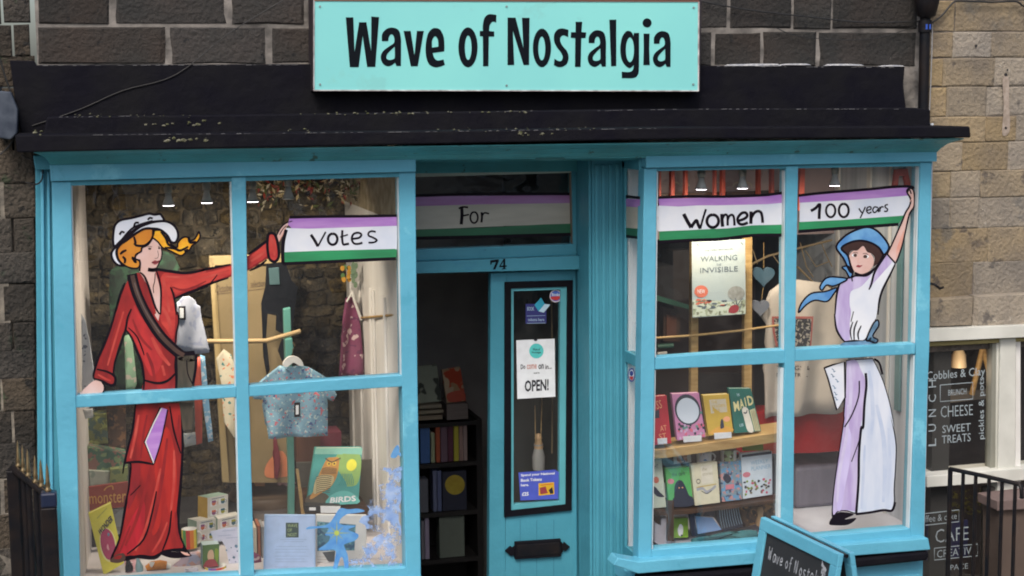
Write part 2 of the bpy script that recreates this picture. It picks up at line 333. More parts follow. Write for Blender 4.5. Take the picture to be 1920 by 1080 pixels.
# ================================================================ STONE WALLS
YW = .26
def rows(parent, rws, m, y0=YW, y1=YW+.07, joint=2.2, jit=1.0, name='stone'):
    """rws: (vtop, vbot, [u breaks], slope)"""
    for vt, vb, us, sl in rws:
        for a, b in zip(us[:-1], us[1:]):
            um = (a+b)/2; p = P(a+joint, vt+sl*(um-us[0])+joint, y0); q = P(b-joint, vb+sl*(um-us[0])-joint, y0)
            stone(parent, p.x, q.x, y0+random.uniform(-.004, .003), y1, q.z+random.uniform(0, .002)*jit, p.z-random.uniform(0, .002)*jit, m, name)
# upper dark wall of the shop
uw = thing('stone_wall', 'dark gritstone wall with pale mortar above the shop cornice', 'wall', P(960, 120, YW))
g = MB(); a = P(62, -60, YW+.012); b = P(1742, 262, YW+.012); g.box(a.x, b.x, YW+.006, YW+.3, b.z, a.z, mortar_l); g.build('mortar', uw)
rows(uw, [(-30, 48, [66, 209, 430, 575, 720, 860, 1010, 1180, 1310], 0.0), (48, 122, [66, 314, 505, 640, 800, 960, 1120, 1250, 1310], 0.0)], grit, joint=2.5)
rows(uw, [(-28, 57, [1310, 1367, 1487, 1561, 1722], .002), (57, 126, [1310, 1336, 1430, 1533, 1722], .002)], grit, joint=2.4)
# white scrapings of mortar on top of the black boarding
for us, vv, hh, wdt, lbl in (((1376, 1392, 1410, 1432, 1458), 122.5, 3.4, 1, None), ((1480, 1500, 1512), 121, 3, 1, None), ((1565, 1590, 1612), 122, 2.4, 1, None), ((1425, 1440, 1455), 123, 2, 1, None), ((1668, 1680, 1688), 123.5, 2, 1, None)):
    g = MB(); top = [(u, vv-random.uniform(.4, 1)*hh) for u in us]; g.prism([(us[0]-9, vv+.9), (us[0]-3, vv-.3*hh)]+top+[(us[-1]+4, vv-.3*hh), (us[-1]+9, vv+.9)], .187, .26, mat('white_lime_splash', (.6, .6, .6), .9, (.35, .37, .42), scale=60, amt=1)); g.build('mortar_scrape', uw)
# brown wall at the left
lw = thing('stone_wall', 'brown stone wall left of the shopfront, with thin pale joints', 'wall', P(20, 900, YW))
g = MB(); a = P(-400, -60, YW); b = P(58, 1400, YW); g.box(a.x, b.x, YW+.0035, YW+.3, 0, a.z, mortar_d); g.build('mortar', lw)
c = MB(); b2 = P(80, 300, YW); c.box(b.x, b2.x, YW+.03, YW+.3, 0, P(60, 285, YW).z, mortar_d); c.build('wall_end', lw)
vv = [-20, 51, 112, 172, 232, 290, 352, 415, 481, 540, 611, 664, 717, 777, 839, 903, 971, 1035, 1100, 1170, 1240]
rr = []
for i in range(len(vv)-1):
    o = [(-210, -78, 3, 58), (-160, -40, 24, 58), (-250, -110, -20, 58)][i % 3]; rr.append((vv[i], vv[i+1], list(o), -.03))
rows(lw, [r if r[0] < 112 else (r[0], r[1], r[2][:-1]+[68], r[3]) for r in rr], gritb, y1=YW+.03, joint=1.0)
# buff wall of the neighbouring shop
rw = thing('stone_wall', 'buff sandstone block wall of the neighbouring shop at the right', 'wall', P(1830, 400, YW))
a = P(1741, -60, YW); b = P(2600, 612, YW); g = MB(); g.box(a.x, b.x, YW+.005, YW+.3, b.z, a.z, mortar_b); g.build('mortar', rw)
vv = [-50, 0, 60, 109, 163, 220, 268, 322, 372, 430, 494, 560]
brk = [[1742, 1830, 1900, 2010], [1742, 1791, 1925, 2010], [1742, 1787, 1860, 1960, 2050], [1742, 1768, 1865, 1990], [1742, 1775, 1850, 1935, 2040], [1742, 1848, 1905, 2010], [1742, 1804, 1890, 1985], [1742, 1782, 1838, 1970], [1742, 1780, 1836, 1990], [1742, 1853, 1960, 2050], [1742, 1825, 1930, 2040]]
rows(rw, [(vv[i], vv[i+1], brk[i], -.004-.00006*vv[i]) for i in range(11)], buff, y1=YW+.03, joint=.8)
rows(rw, [(562, 613, [1742, 1826, 2080], -.04)], buff, y0=YW-.05, joint=.8, name='lintel_stone')
# holes and stain of a removed fixing
g = MB()
for u, v, r in ((1830, 86, 2.6), (1886, 140, 3), (1889, 131, 1.8), (1886, 240, 2.4)): g.blob(ell(u, v, r, r*1.1), YW-.008, dark)
g.build('fixing_hole', rw)
g = MB(); g.blob([(1880, 148), (1891, 146), (1892, 190), (1894, 236), (1889, 252), (1879, 250), (1882, 200)], YW-.0075, mat('pale_stain', (.36, .30, .25), .9, (.25, .2, .16), scale=50, amt=1)); g.build('pale_stain', rw)

# ================================================================ CORNICE WITH BLACK LEADWORK
co = thing('shop_cornice', 'long teal cornice moulding under a black weathered ledge across the shopfront', 'cornice', P(960, 270, 0))
g = MB(); g.prism([(18, 113), (64, 114), (68, 122), (575, 120), (900, 121), (1310, 123), (1697, 125), (1694, 160), (1700, 210), (40, 252), (30, 200)], .19, .30, black)
ub = g.build('upper_board', co, bevel=.004, fix=True)
g = MB(); g.prism([(88, 219), (300, 217), (700, 212), (1180, 205), (1716, 202), (1745, 206), (1745, 245), (80, 262)], .03, .24, black); g.build('middle_ledge', co, bevel=.006, fix=True)
g = MB(); g.prism([(28, 253), (400, 250), (800, 246), (1250, 239), (1819, 237), (1821, 258), (1300, 260), (700, 272), (32, 286)], -.20, YW-.002, black); g.build('lower_ledge', co, bevel=.006, fix=True)
# crown moulding, swept with mitred ends
prof = [(0, 0), (.05, .10), (.30, .22), (.62, .42), (.85, .72), (.93, .9), (1, 1)]   # (fraction back, fraction down)
A, B = P(62, 284, -.17), P(1808, 259, -.17); C_, D = P(95, 309, -.022), P(1757, 285, -.022)
g = MB(); ring = []
vs = []
for k, t in prof:
    xa, xb = A.x+(C_.x-A.x)*k, B.x+(D.x-B.x)*k; za, zb = A.z+(C_.z-A.z)*t, B.z+(D.z-B.z)*t; y = A.y+(C_.y-A.y)*k
    vs += [(xa, YW, za), (xa, y, za), (xb, y, zb), (xb, YW, zb)]
g.add(vs, [(r*4+i, r*4+i+1, r*4+i+5, r*4+i+4) for r in range(len(prof)-1) for i in range(3)], teal); g.build('crown_moulding', co, fix=False)
g = MB(); g.prism([(780, 292), (1215, 287), (1215, 296), (780, 300)], -.02, .10, teal); g.prism([(780, 299), (1215, 295), (1215, 300), (780, 304)], .06, .44, teal); g.build('soffit_board', co)
g = MB(); g.blob([(1003, 300), (1012, 293), (1030, 291), (1050, 293), (1060, 299), (1030, 301)], -.023, mat('dark_teal_patch', (.03, .15, .16), .7)); g.build('flaked_patch', co)
# moss and white streaks along the ledges
g = MB(); rm = random.Random(3)
for u0, u1, vf, y, n, s in ((560, 860, lambda u: 214-.011*(u-560), .028, 26, 2.2), (120, 380, lambda u: 218-.004*u, .028, 22, 1.6), (250, 420, lambda u: 232, .028, 14, 3), (310, 400, lambda u: 262, -.202, 12, 3), (820, 1120, lambda u: 244-.008*(u-820), -.202, 26, 1.6), (960, 1040, lambda u: 250, -.202, 10, 2.6), (60, 90, lambda u: 250, -.202, 4, 2.6), (880, 1000, lambda u: 210, .028, 8, 2.4), (540, 600, lambda u: 243, -.202, 5, 2)):
    for i in range(n):
        u = rm.uniform(u0, u1); v = vf(u)+rm.gauss(0, 2); r = s*rm.uniform(.3, 1)
        p = P(u, v, y); r *= .0022; k = 5; a0 = rm.random()*6
        ring = [(p.x+r*rm.uniform(.5, 1.5)*math.cos(a0+6.28*i2/k)*1.6, y+.001, p.z+r*rm.uniform(.5, 1.2)*math.sin(a0+6.28*i2/k)) for i2 in range(k)]
        g.add(ring+[(p.x, y-.006*rm.random(), p.z)], [(i2, (i2+1) % k, k) for i2 in range(k)], moss)
g.build('moss_patches', co, kind='stuff')
g = MB(); rm = random.Random(9)   # broken pale arris lines
for (a, b, c, d, y) in ((110, 219, 250, 217, .028), (600, 214, 790, 210, .028), (900, 209, 1010, 207, .028), (1120, 207, 1290, 204, .028), (1310, 204, 1690, 204, .028), (160, 252.5, 500, 249.5, -.203), (530, 249, 840, 246, -.203), (860, 245.5, 1240, 240, -.203), (80, 122.4, 560, 121, .188), (1330, 124, 1680, 126, .188)):
    n = int((c-a)/14)
    for i in range(n):
        if rm.random() < .35: continue
        u = a+(c-a)*i/n; v = b+(d-b)*i/n+.5; wv = rm.uniform(4, 13); h = rm.uniform(.25, .7)
        g.sheet([(u, v-h/2), (u+wv, v-h), (u+wv, v+h/2), (u, v+h)], y, mat('pale_grey_edge', (.11, .11, .12), .8, (.22, .22, .22), scale=50))
g.build('pale_edge', co, kind='stuff')

# ================================================================ SHOP SIGN
sg = thing('shop_sign', 'pale aqua shop name board with black lettering above the cornice', 'sign', P(950, 170, .12))
g = MB(); g.prism([(586, -8), (1316, -6), (1313, 172), (587, 171)], .125, .25, mat('dark_sign_edge', (.022, .015, .02), .6)); g.build('backing_box', sg, bevel=.003, fix=True)
g = MB(); g.prism([(590, 1), (1311, 3), (1310, 170), (589, 169)], .112, .13, signc); bd = g.build('board', sg, bevel=.002, fix=True)
g = MB(); tr = mat('worn_pale_trim', (.62, .60, .60), .6, (.30, .26, .26), scale=25, amt=1)
g.prism([(589, 168.2), (1310, 169.2), (1310, 171.4), (589, 170.4)], .109, .126, tr); g.prism([(1309, 3), (1311.6, 3), (1310.6, 171), (1308.6, 171)], .1085, .126, tr); g.prism([(589, -1), (1311, 1), (1311, 3.2), (589, 1.4)], .108, .126, mat('red_brown_trim', (.22, .09, .06), .6)); g.prism([(588.4, 0), (589.8, 0), (589.6, 170), (588.2, 170)], .1075, .126, tr)
g.build('trim', sg)
for u, v in ((600, 12), (1301, 14), (600, 158), (1300, 158), (950, 12), (950, 160)):
    g = MB(); g.prism(ell(u, v, 2.0, 2.0, 10), .1085, .113, mat('dull_screw_steel', (.35, .42, .42), .4, metal=.7)); g.build('screw', sg)
TA = lambda pts: Z(640, 20, 6, pts); TB = lambda pts: Z(940, 20, 6, pts)
LA = [(455, 342, 1), (460, 262), (510, 205), (575, 190), (645, 220), (670, 310), (672, 400, 1), (670, 622, 1), (620, 622, 1), (605, 585, 1), (570, 612), (520, 625), (465, 592), (443, 520), (470, 455), (540, 400), (590, 365), (597, 320), (582, 275), (555, 268), (534, 300), (528, 342, 1)]
LAH = [(600, 405, 1), (601, 520), (585, 545), (540, 555), (508, 535), (515, 492), (550, 452)]
def fita(pts, x0, y0, x1, y1): return [((p[0]-443)/(672-443)*(x1-x0)+x0, (p[1]-190)/(625-190)*(y1-y0)+y0)+tuple(p[2:]) for p in pts]
E_ = [(1158, 458, 1), (1028, 476, 1), (1045, 530), (1082, 560), (1150, 550, 1), (1165, 608, 1), (1110, 630), (1050, 635), (985, 600), (952, 500), (950, 380), (975, 260), (1018, 207), (1062, 195), (1112, 215), (1150, 290), (1160, 380)]
S_ = [(755, 215, 1), (752, 297, 1), (700, 277), (666, 300), (665, 350), (692, 400), (738, 455), (757, 520), (742, 590), (695, 628), (640, 634), (592, 612, 1), (598, 540, 1), (640, 565), (676, 562), (690, 520), (670, 470), (618, 400), (594, 340), (596, 265), (632, 213), (690, 200)]
F_ = [(1558, 228, 1), (1592, 228, 1), (1592, 160), (1612, 80), (1662, 40), (1745, 48, 1), (1742, 132, 1), (1700, 125), (1670, 165), (1662, 228, 1), (1720, 235, 1), (1720, 292, 1), (1660, 290, 1), (1655, 625, 1), (1595, 625, 1), (1592, 290, 1), (1558, 288, 1)]
G_ = [(1490, 250, 1), (1550, 250, 1), (1550, 450), (1548, 660), (1530, 730), (1480, 758), (1355, 758, 1), (1355, 687, 1), (1440, 690), (1480, 665), (1490, 612, 1), (1450, 645), (1400, 622), (1352, 545), (1338, 430), (1355, 310), (1398, 238), (1440, 228), (1472, 250), (1487, 292, 1)]
glyphs = ([TA([(50, 75), (135, 75), (148, 465), (200, 130), (282, 130), (335, 455), (337, 65), (425, 72), (382, 632), (290, 632), (240, 285), (195, 635), (95, 635)])],
[TA(smooth(LA)), TA(smooth(LAH))], [TA([(700, 228), (780, 228), (822, 500), (850, 228), (928, 228), (860, 625), (782, 625)])],
[TA(smooth(E_)), TA(smooth([(1020, 415, 1), (1022, 335), (1055, 287), (1087, 330), (1092, 405, 1)]))],
[TA(ell(1425, 412, 108, 225, 32)), TA(ell(1427, 417, 38, 138, 24))], [TA(smooth(F_))],
[TB([(70, 78), (160, 78), (248, 420), (232, 80), (318, 80), (312, 610), (250, 610), (130, 225), (145, 610), (70, 612)])],
[TB(ell(457, 418, 103, 217, 32)), TB(ell(455, 425, 39, 135, 24))], [TB(smooth(S_))],
[TB([(835, 125), (910, 125), (902, 240), (955, 245), (948, 308), (900, 308), (892, 632), (828, 632), (832, 310), (780, 305), (785, 242), (835, 242)])],
[TB(smooth(fita(LA, 972, 220, 1178, 632))), TB(smooth(fita(LAH, 972, 220, 1178, 632)))],
[TB([(1215, 102), (1293, 100), (1293, 622), (1235, 625)])], [TB(smooth(G_)), TB(ell(1447, 440, 46, 140, 24))],
[TB([(1600, 258), (1668, 258), (1664, 430), (1670, 612), (1597, 612), (1602, 430)])], [TB(smooth(fita(LA, 1705, 230, 1905, 635))), TB(smooth(fita(LAH, 1705, 230, 1905, 635)))])
idot = [TB(ell(1640, 137, 51, 51, 24))]
for i, gl in enumerate(glyphs):
    g = MB(); g.letters(gl, .1105, ink)
    if i == 13: g.letters(idot, .1105, ink)
    g.build('letter', bd if False else sg)

# ================================================================ DOWNPIPE, CABLES, HOOKS
dp = thing('downpipe', 'black cast iron downpipe with hopper where the dark and buff walls meet', 'drainpipe', P(1731, 238, .2))
pc = P(1733, 120, .19); zt = P(1733, -20, .19).z; zb = P(1733, 237, .19).z
g = MB(); g.tube([(pc.x, .19, zb), (pc.x, .19, P(1733, 30, .19).z)], .024, blackr, 14); g.build('pipe', dp)
g = MB(); g.tube([(pc.x, .19, P(0, 60, .19).z), (pc.x, .19, P(0, 34, .19).z)], .031, blackr, 14); g.build('collar', dp)
g = MB(); z3 = P(1733, 30, .19).z; g.lathe((pc.x, .18, z3), [(0.02, -.01), (.04, .0), (.055, .06), (.06, .14)], blackr, 14); g.build('hopper', dp)
g = MB(); g.box(pc.x-.013, pc.x+.012, .160, .165, P(0, 60, .19).z+.012, P(0, 43, .19).z, mat('blue_tape', (.03, .09, .45), .4)); g.build('pipe_band', dp)
def cable(name, label, pts, r, m, y=.235, group=None):
    g = MB(); q = smooth(pts, 5, False); g.tube([P(a, b, y) for a, b in q], r, m, 6); return g.build(name, None, label, 'cable', group)
cabm = mat('black_cable', (.012, .012, .012), .5); cabg = mat('grey_cable', (.35, .35, .36), .5)
cable('cable', 'black cable drooping over the dark stones right of the sign', [(1312, 2), (1400, 18), (1520, 32), (1620, 42), (1722, 40)], .0035, cabm)
cable('cable', 'thin black cable sagging under the upper joint right of the sign', [(1455, 52), (1490, 66), (1560, 74), (1640, 72), (1722, 48)], .002, cabm)
cable('cable', 'thin black cable slanting up to the left edge of the sign', [(60, 236), (150, 205), (230, 170), (330, 140), (430, 62), (532, 0)], .0022, cabm, y=.185)
cable('cable', 'black cable looping from the downpipe over the buff wall', [(1742, 46), (1765, 30), (1786, 6), (1800, 2), (1860, 4), (1905, 3), (1921, 12), (1960, 16)], .0045, cabm)
cable('cable', 'grey cable running down the right side of the downpipe', [(1748, 45), (1747, 100), (1744, 180), (1741, 236)], .0028, cabg, y=.2)
cable('cable', 'black cable hanging down the far left of the brown wall', [(0, 110), (10, 145), (22, 180), (33, 235), (20, 270), (0, 290)], .004, cabm, y=.2)
cable('cable', 'thin black cable looped at the top left corner post', [(40, 290), (52, 297), (76, 300), (80, 330), (70, 345), (48, 342)], .0035, cabm, y=.06)
g = MB(); g.tube([P(a, b, y) for a, b, y in ((1738, 528, .25), (1740, 531, .1), (1752, 533, .06), (1762, 541, .07), (1768, 539, .09))], .006, blackr, 8); g.build('wall_hook', None, 'black iron hook sticking out beside the right corner post', 'hook')
g = MB(); g.prism([(-6, 170), (20, 172), (33, 205), (32, 250), (20, 262), (-8, 258)], .10, .25, mat('slate_blue_flaking_paint', (.025, .035, .055), .8, (.06, .075, .10), scale=18, amt=1)); cb = g.build('corbel_stone', None, 'slate blue painted stone block at the far left of the cornice', 'corbel', bevel=.006, fix=True)

# ================================================================ LEFT BAY WINDOW
YG = .038
fl = P(300, 1100, .06); ZL = fl.z
lb = thing('bay_window', 'left blue bay window with a painted woman in red holding a votes banner', 'shop window', (P(440, 1100, .1).x, .1, ZL-.75))
def member(parent, name, pts, y0=0.0, y1=.075, m=blue, bev=.0035, label=None):
    g = MB(); g.prism(pts, y0, y1, m); return g.build(name, parent, label, bevel=bev, fix=True)
member(lb, 'head_rail', [(93, 309), (780, 296), (780, 322), (95, 340)], -.022, .08)
g = MB(); g.prism([(96, 340.5), (779, 322.5), (779, 331), (99, 349)], .002, .085, blue_in); g.build('head_bead', lb)
member(lb, 'post', [(97, 341), (133, 340), (142.5, 740), (151, 1110), (121, 1110), (104, 740)], 0, .085)
member(lb, 'post', [(748, 323), (779, 322), (783, 720), (790, 1110), (762, 1110), (754, 720)], 0, .085)
member(lb, 'mullion', [(434, 332), (461, 331), (467, 735), (478, 1110), (452, 1110), (443, 735)], .0, .075)
member(lb, 'transom', [(141, 742), (291, 733), (443, 724.6), (443, 745), (290, 756), (142, 765)], .004, .07)
member(lb, 'transom', [(466, 723.5), (610, 713), (755, 703), (756, 725), (610, 734), (467, 744)], .004, .07)
g = MB()   # thin putty-coloured glazing beads
bead = mat('pale_glazing_bead', (.60, .66, .68), .5, (.42, .52, .56), scale=10)
for q in ([(133, 349), (135.5, 349), (144.8, 741), (142.3, 741)], [(431, 341), (434, 341), (443.5, 724), (440.5, 724)], [(745.5, 331), (748.5, 331), (754.5, 703), (751.5, 703)], [(440.6, 745), (443.5, 745), (452.4, 1105), (449.4, 1105)], [(756, 725), (754, 725), (761.5, 1105), (763, 1105)]):
    g.prism(q, .012, YG, bead)
g.build('glazing_bead', lb)
for nm, q in (('pane', [(130, 340), (436, 330), (445, 735), (140, 752)]), ('pane', [(459, 330), (750, 322), (757, 712), (465, 732)]), ('pane', [(140, 756), (445, 737), (454, 1108), (149, 1108)]), ('pane', [(465, 734), (758, 714), (764, 1108), (476, 1108)])):
    g = MB(); g.sheet(q, YG, glass); g.build(nm, lb)
# angled side and pilaster at the left
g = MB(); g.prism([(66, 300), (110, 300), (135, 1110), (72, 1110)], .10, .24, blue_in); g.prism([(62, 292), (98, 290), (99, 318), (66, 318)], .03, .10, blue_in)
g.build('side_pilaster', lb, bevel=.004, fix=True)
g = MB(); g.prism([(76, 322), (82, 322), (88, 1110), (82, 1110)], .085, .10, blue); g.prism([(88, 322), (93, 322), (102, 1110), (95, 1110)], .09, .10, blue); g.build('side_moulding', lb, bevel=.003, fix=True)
a = P(122, 1110, 0); b = P(790, 1110, 0)
g = MB(); g.box(a.x-.04, b.x+.02, -.06, .1, ZL-.12, ZL-.055, blue); g.build('sill', lb, bevel=.006)
g = MB(); g.box(a.x-.03, b.x+.01, -.03, .1, ZL-.17, ZL-.125, black); g.build('sill_moulding', lb, bevel=.012)
g = MB(); g.box(a.x-.02, b.x, 0, .24, .1, ZL-.175, blue); g.build('stall_riser', lb, bevel=.004)
g = MB(); g.prism([(151, 1092), (762, 1065), (762, 1110), (151, 1115)], .0, .075, blue); g.build('bottom_rail', lb, bevel=.003, fix=True)
lxr = P(785, 700, 0).x
g = MB(); g.box(lxr-.05, lxr-.005, .086, YW, ZL-.05, P(780, 330, 0).z, blue_in); g.build('return_post', lb)

# ---------------------------------------------------------------- paintings on the left bay glass
T1 = lambda p: Z(190, 390, 5.4, p); T2 = lambda p: Z(150, 560, 4.154, p); T5 = lambda p: Z(150, 740, 3.177, p); T6 = lambda p: Z(370, 390, 4.8, p)
def Y(k): return YG-.0015-.0004*k
wr = MB()
# body silhouette in outline black, slightly swollen, under everything else
coat = T1([(390, 655, 1), (350, 660), (290, 700), (250, 770), (190, 900), (140, 1060)])+T2([(240, 250), (190, 370), (150, 470), (105, 590), (110, 625), (170, 640), (230, 668), (265, 660), (270, 600)])+[(214, 700), (216, 672), (225, 640), (232, 622)]+[(240, 616), (251, 639), (263, 675), (269, 709), (268, 736), (300, 737), (331, 735), (331, 700), (330, 660), (331, 640), (334, 603), (328, 559.4, 1)]+[(345, 550), (370, 544), (401, 532), (432, 519), (468, 505.6), (499, 486), (512, 490), (522, 480), (518, 450), (512, 437), (503, 440), (499, 452), (468, 477.5), (432, 495.5), (390, 501.5), (347, 511), (320, 508), (300, 508, 1)]
wr.blob(coat, Y(0), pline, 5)
cb = wr.build('painted_woman', lb, 'woman painted on the glass in a long red coat and white hat, arm stretched out to a banner')
g = MB(); g.blob(coat, Y(1), pred, 5)
g.sheet(T1([(390, 660), (440, 720), (530, 960), (590, 1060), (600, 860), (570, 690), (545, 640), (700, 648), (735, 900), (760, 960), (755, 1075), (590, 1075)]), Y(1.2), predl) if False else None
g.blob([(306, 512, 1), (330, 512), (370, 514), (432, 499), (468, 481), (500, 456), (503, 470), (499, 482), (468, 502), (432, 515), (401, 527), (352, 543), (330, 553, 1), (322, 540), (318, 525)], Y(2), predl)
g.blob(T6([(640, 240), (680, 228), (705, 260), (728, 350), (730, 440), (700, 480), (660, 470), (640, 430), (632, 330)]), Y(2.2), predl)
g.blob([(302, 520), (312, 516), (325, 545), (329, 590), (325, 635), (312, 618), (301, 600), (300, 560)], Y(2), predl)
g.blob([(238, 617), (246, 590), (252, 572), (262, 590), (285, 625), (305, 660), (300, 690), (285, 705), (275, 690), (262, 660), (252, 640)], Y(2), mat('shaded_red_window_paint', (.34, .02, .024), .5, (.5, .03, .03), scale=14, amt=.9, stretch=(2, 1, .8)))
pk = mat('pink_red_brush_paint', (.52, .075, .055), .5, (.42, .03, .026), scale=18, amt=.9); pk2 = mat('deep_red_brush_paint', (.20, .010, .014), .5, (.28, .015, .016), scale=18, amt=.9)
for pts, wd, mm in ((T1([(640, 690), (780, 700), (900, 690), (1060, 640)]), 5, pk), (T1([(720, 800), (820, 830), (940, 800), (1060, 740)]), 4, pk2), (T6([(20, 640), (160, 600), (290, 560)]), 4, pk), (T6([(480, 480), (560, 430), (620, 380)]), 5, pk), (T6([(500, 520), (580, 480), (622, 440)]), 3, pk2), (T1([(625, 700), (650, 850), (690, 1050)]), 6, pk), (T1([(420, 800), (470, 950), (520, 1070)]), 5, pk2), (T2([(640, 60), (690, 160), (710, 260)]), 6, pk), (T2([(560, 300), (620, 420), (700, 520)]), 7, pk), (T2([(520, 420), (560, 520), (580, 620)]), 6, pk2), (T2([(640, 520), (660, 600)]), 5, pk), (T2([(300, 120), (230, 320), (170, 520)]), 5, pk2), (T2([(340, 100), (280, 300), (215, 520)]), 4, pk), (T2([(410, 160), (470, 300), (560, 400)]), 5, pk2), (T2([(140, 590), (200, 625), (240, 640)]), 4, pk), (T6([(660, 260), (690, 340), (695, 430)]), 5, pk)):
    g.ribbon(pts, wd, Y(2.6), mm, taper=True)
for pts, wd in ((T2([(400, 80), (370, 150), (355, 240), (310, 380), (270, 500), (258, 600)]), 3.2), (T2([(300, 0), (250, 190), (200, 330), (140, 470), (105, 590), (110, 625)]), 3.4), (T2([(105, 622), (170, 640), (230, 672), (268, 665), (272, 610), (215, 570), (130, 550)]), 3.6),
                (T2([(355, 240), (400, 300), (440, 400), (480, 500), (498, 620), (495, 710)]), 3.6), (T2([(375, 225), (440, 290), (480, 380), (500, 440)]), 2.2), (T2([(500, 635), (600, 658), (680, 640), (745, 580)]), 3.6), (T2([(745, 450), (742, 520), (748, 600), (752, 690)]), 3.2),
                (T2([(760, 100), (768, 180), (750, 270), (742, 350)]), 2.6), (T1([(390, 650), (440, 700), (490, 830), (545, 1000), (590, 1075)]), 3.4), (T1([(560, 640), (590, 740), (605, 860), (600, 1080)]), 2.8), (T1([(700, 800), (735, 900), (760, 1080)]), 2.8), (T1([(240, 760), (190, 880), (140, 1060)]), 3.6),
                (T1([(475, 622), (520, 628), (560, 622), (640, 632), (760, 650), (860, 658), (1000, 635), (1080, 605)]), 4), (T6([(0, 575), (100, 548), (300, 507)]), 3.0), (T6([(462, 415), (560, 345), (630, 290)]), 4), (T6([(470, 565), (560, 520), (625, 465)]), 3.4), (T6([(0, 725), (150, 670), (280, 628)]), 3),
                (T1([(745, 915), (850, 870), (960, 830), (1080, 790)]), 4), (T6([(105, 690), (150, 640), (180, 600)]), 1.6)):
    g.ribbon(pts, wd, Y(4), pline, taper=True)
g.loop(T6([(640, 240), (680, 228), (708, 260), (728, 350), (732, 440), (700, 482), (660, 470), (640, 430), (630, 330)]), 4, Y(4), pline)
g.build('painted_coat', cb)
# skirt
g = MB()
sk = [(254, 755, 1), (340, 755, 1), (343, 834), (340, 897), (334, 960), (336, 998), (347, 1026), (352, 1036), (320, 1034), (300, 1040), (288, 1047), (262, 1046), (235, 1052), (215, 1052), (207, 1047), (222, 1010), (233, 960), (240, 915), (244, 872), (234, 868), (240, 835), (247, 800)]
g.blob(sk, Y(0), pline); g.blob([(256, 756, 1), (338, 756, 1), (340, 834), (337, 897), (331, 960), (333, 998), (343, 1026), (320, 1030), (300, 1036), (286, 1042), (262, 1040), (230, 1046), (213, 1044), (226, 1010), (236, 960), (243, 915), (247, 870), (237, 866), (243, 835), (250, 800)], Y(1), pred)
g.blob([(250, 872), (262, 872), (262, 900), (252, 935), (240, 955), (240, 930), (247, 900)], Y(2), predd)
g.blob([(290, 870), (312, 800), (330, 860), (330, 930), (322, 985), (310, 940), (298, 990), (285, 1000), (295, 930)], Y(2), mat('warm_red_window_paint', (.42, .022, .016), .5, (.30, .013, .013), scale=9, amt=.9, stretch=(4, 1, .5)))
g.blob([(240, 985), (270, 940), (268, 1000), (245, 1035), (222, 1038)], Y(2), mat('crimson_window_paint', (.48, .015, .028), .5, (.3, .012, .02), scale=9, amt=.9, stretch=(4, 1, .5)))
for pts, wd, mm in ((T5([(520, 260), (500, 420), (470, 620), (430, 800)]), 6, pk2), (T5([(560, 330), (560, 520), (540, 700)]), 5, pk), (T5([(480, 440), (440, 620), (390, 800), (330, 930)]), 5, pk), (T5([(420, 430), (380, 600), (330, 760), (270, 900)]), 6, pk2), (T5([(350, 120), (330, 240), (300, 380)]), 5, pk), (T5([(400, 120), (380, 220), (360, 380)]), 4, pk2), (T5([(570, 700), (580, 820), (600, 900)]), 5, pk2), (T5([(520, 760), (480, 860), (430, 940)]), 4, pk), (T5([(590, 120), (585, 250), (590, 330)]), 4, pk2), (T5([(300, 780), (260, 880), (230, 950)]), 4, pk2)):
    g.ribbon(pts, wd, Y(2.6), mm, taper=True)
for pts, wd in ((T5([(330, 60), (315, 200), (270, 380), (255, 470)]), 3), (T5([(270, 405), (350, 400), (440, 415)]), 3.4), (T5([(455, 575), (430, 700), (380, 860), (280, 950)]), 2.6), (T5([(545, 690), (530, 820), (490, 930)]), 2.6), (T5([(300, 430), (290, 560), (270, 640)]), 2.6), (T5([(535, 70), (560, 220), (600, 350)]), 2.6), (T5([(300, 600), (360, 540)]), 1.4), (T5([(607, 60), (612, 300), (603, 500), (588, 700), (592, 820), (630, 920)]), 3.4), (T5([(270, 640), (262, 700), (235, 860), (200, 950)]), 2.4), (T5([(180, 990), (300, 965), (440, 975), (500, 935), (620, 922), (655, 955)]), 4)):
    g.ribbon(pts, wd, Y(4), pline, taper=True)
g.build('painted_skirt', cb)
g = MB(); q = T5([(490, 78), (520, 88), (482, 270), (440, 405), (392, 280)]); g.sheet(q, Y(3), ppurp); g.ribbon(T5([(486, 80), (440, 170), (390, 282), (440, 408)]), 2.2, Y(4), white, sm=False); g.ribbon(T5([(480, 74), (384, 282), (438, 412)]), 2.4, Y(3.5), pline, sm=False); g.ribbon(T5([(522, 90), (482, 280), (442, 408)]), 2, Y(4), pline); g.build('painted_coat_lining', cb)
g = MB(); g.blob(T5([(178, 992), (215, 955), (262, 945), (268, 985), (225, 1003)]), Y(5), pbrown); g.blob(T5([(480, 950), (545, 935), (640, 945), (662, 962), (560, 975)]), Y(5), pline); g.blob(T5([(200, 975), (225, 958), (250, 960), (235, 980)]), Y(6), pred); g.blob(T5([(600, 935), (640, 945), (655, 958), (625, 955)]), Y(6), pskinr); g.build('painted_shoes', cb)
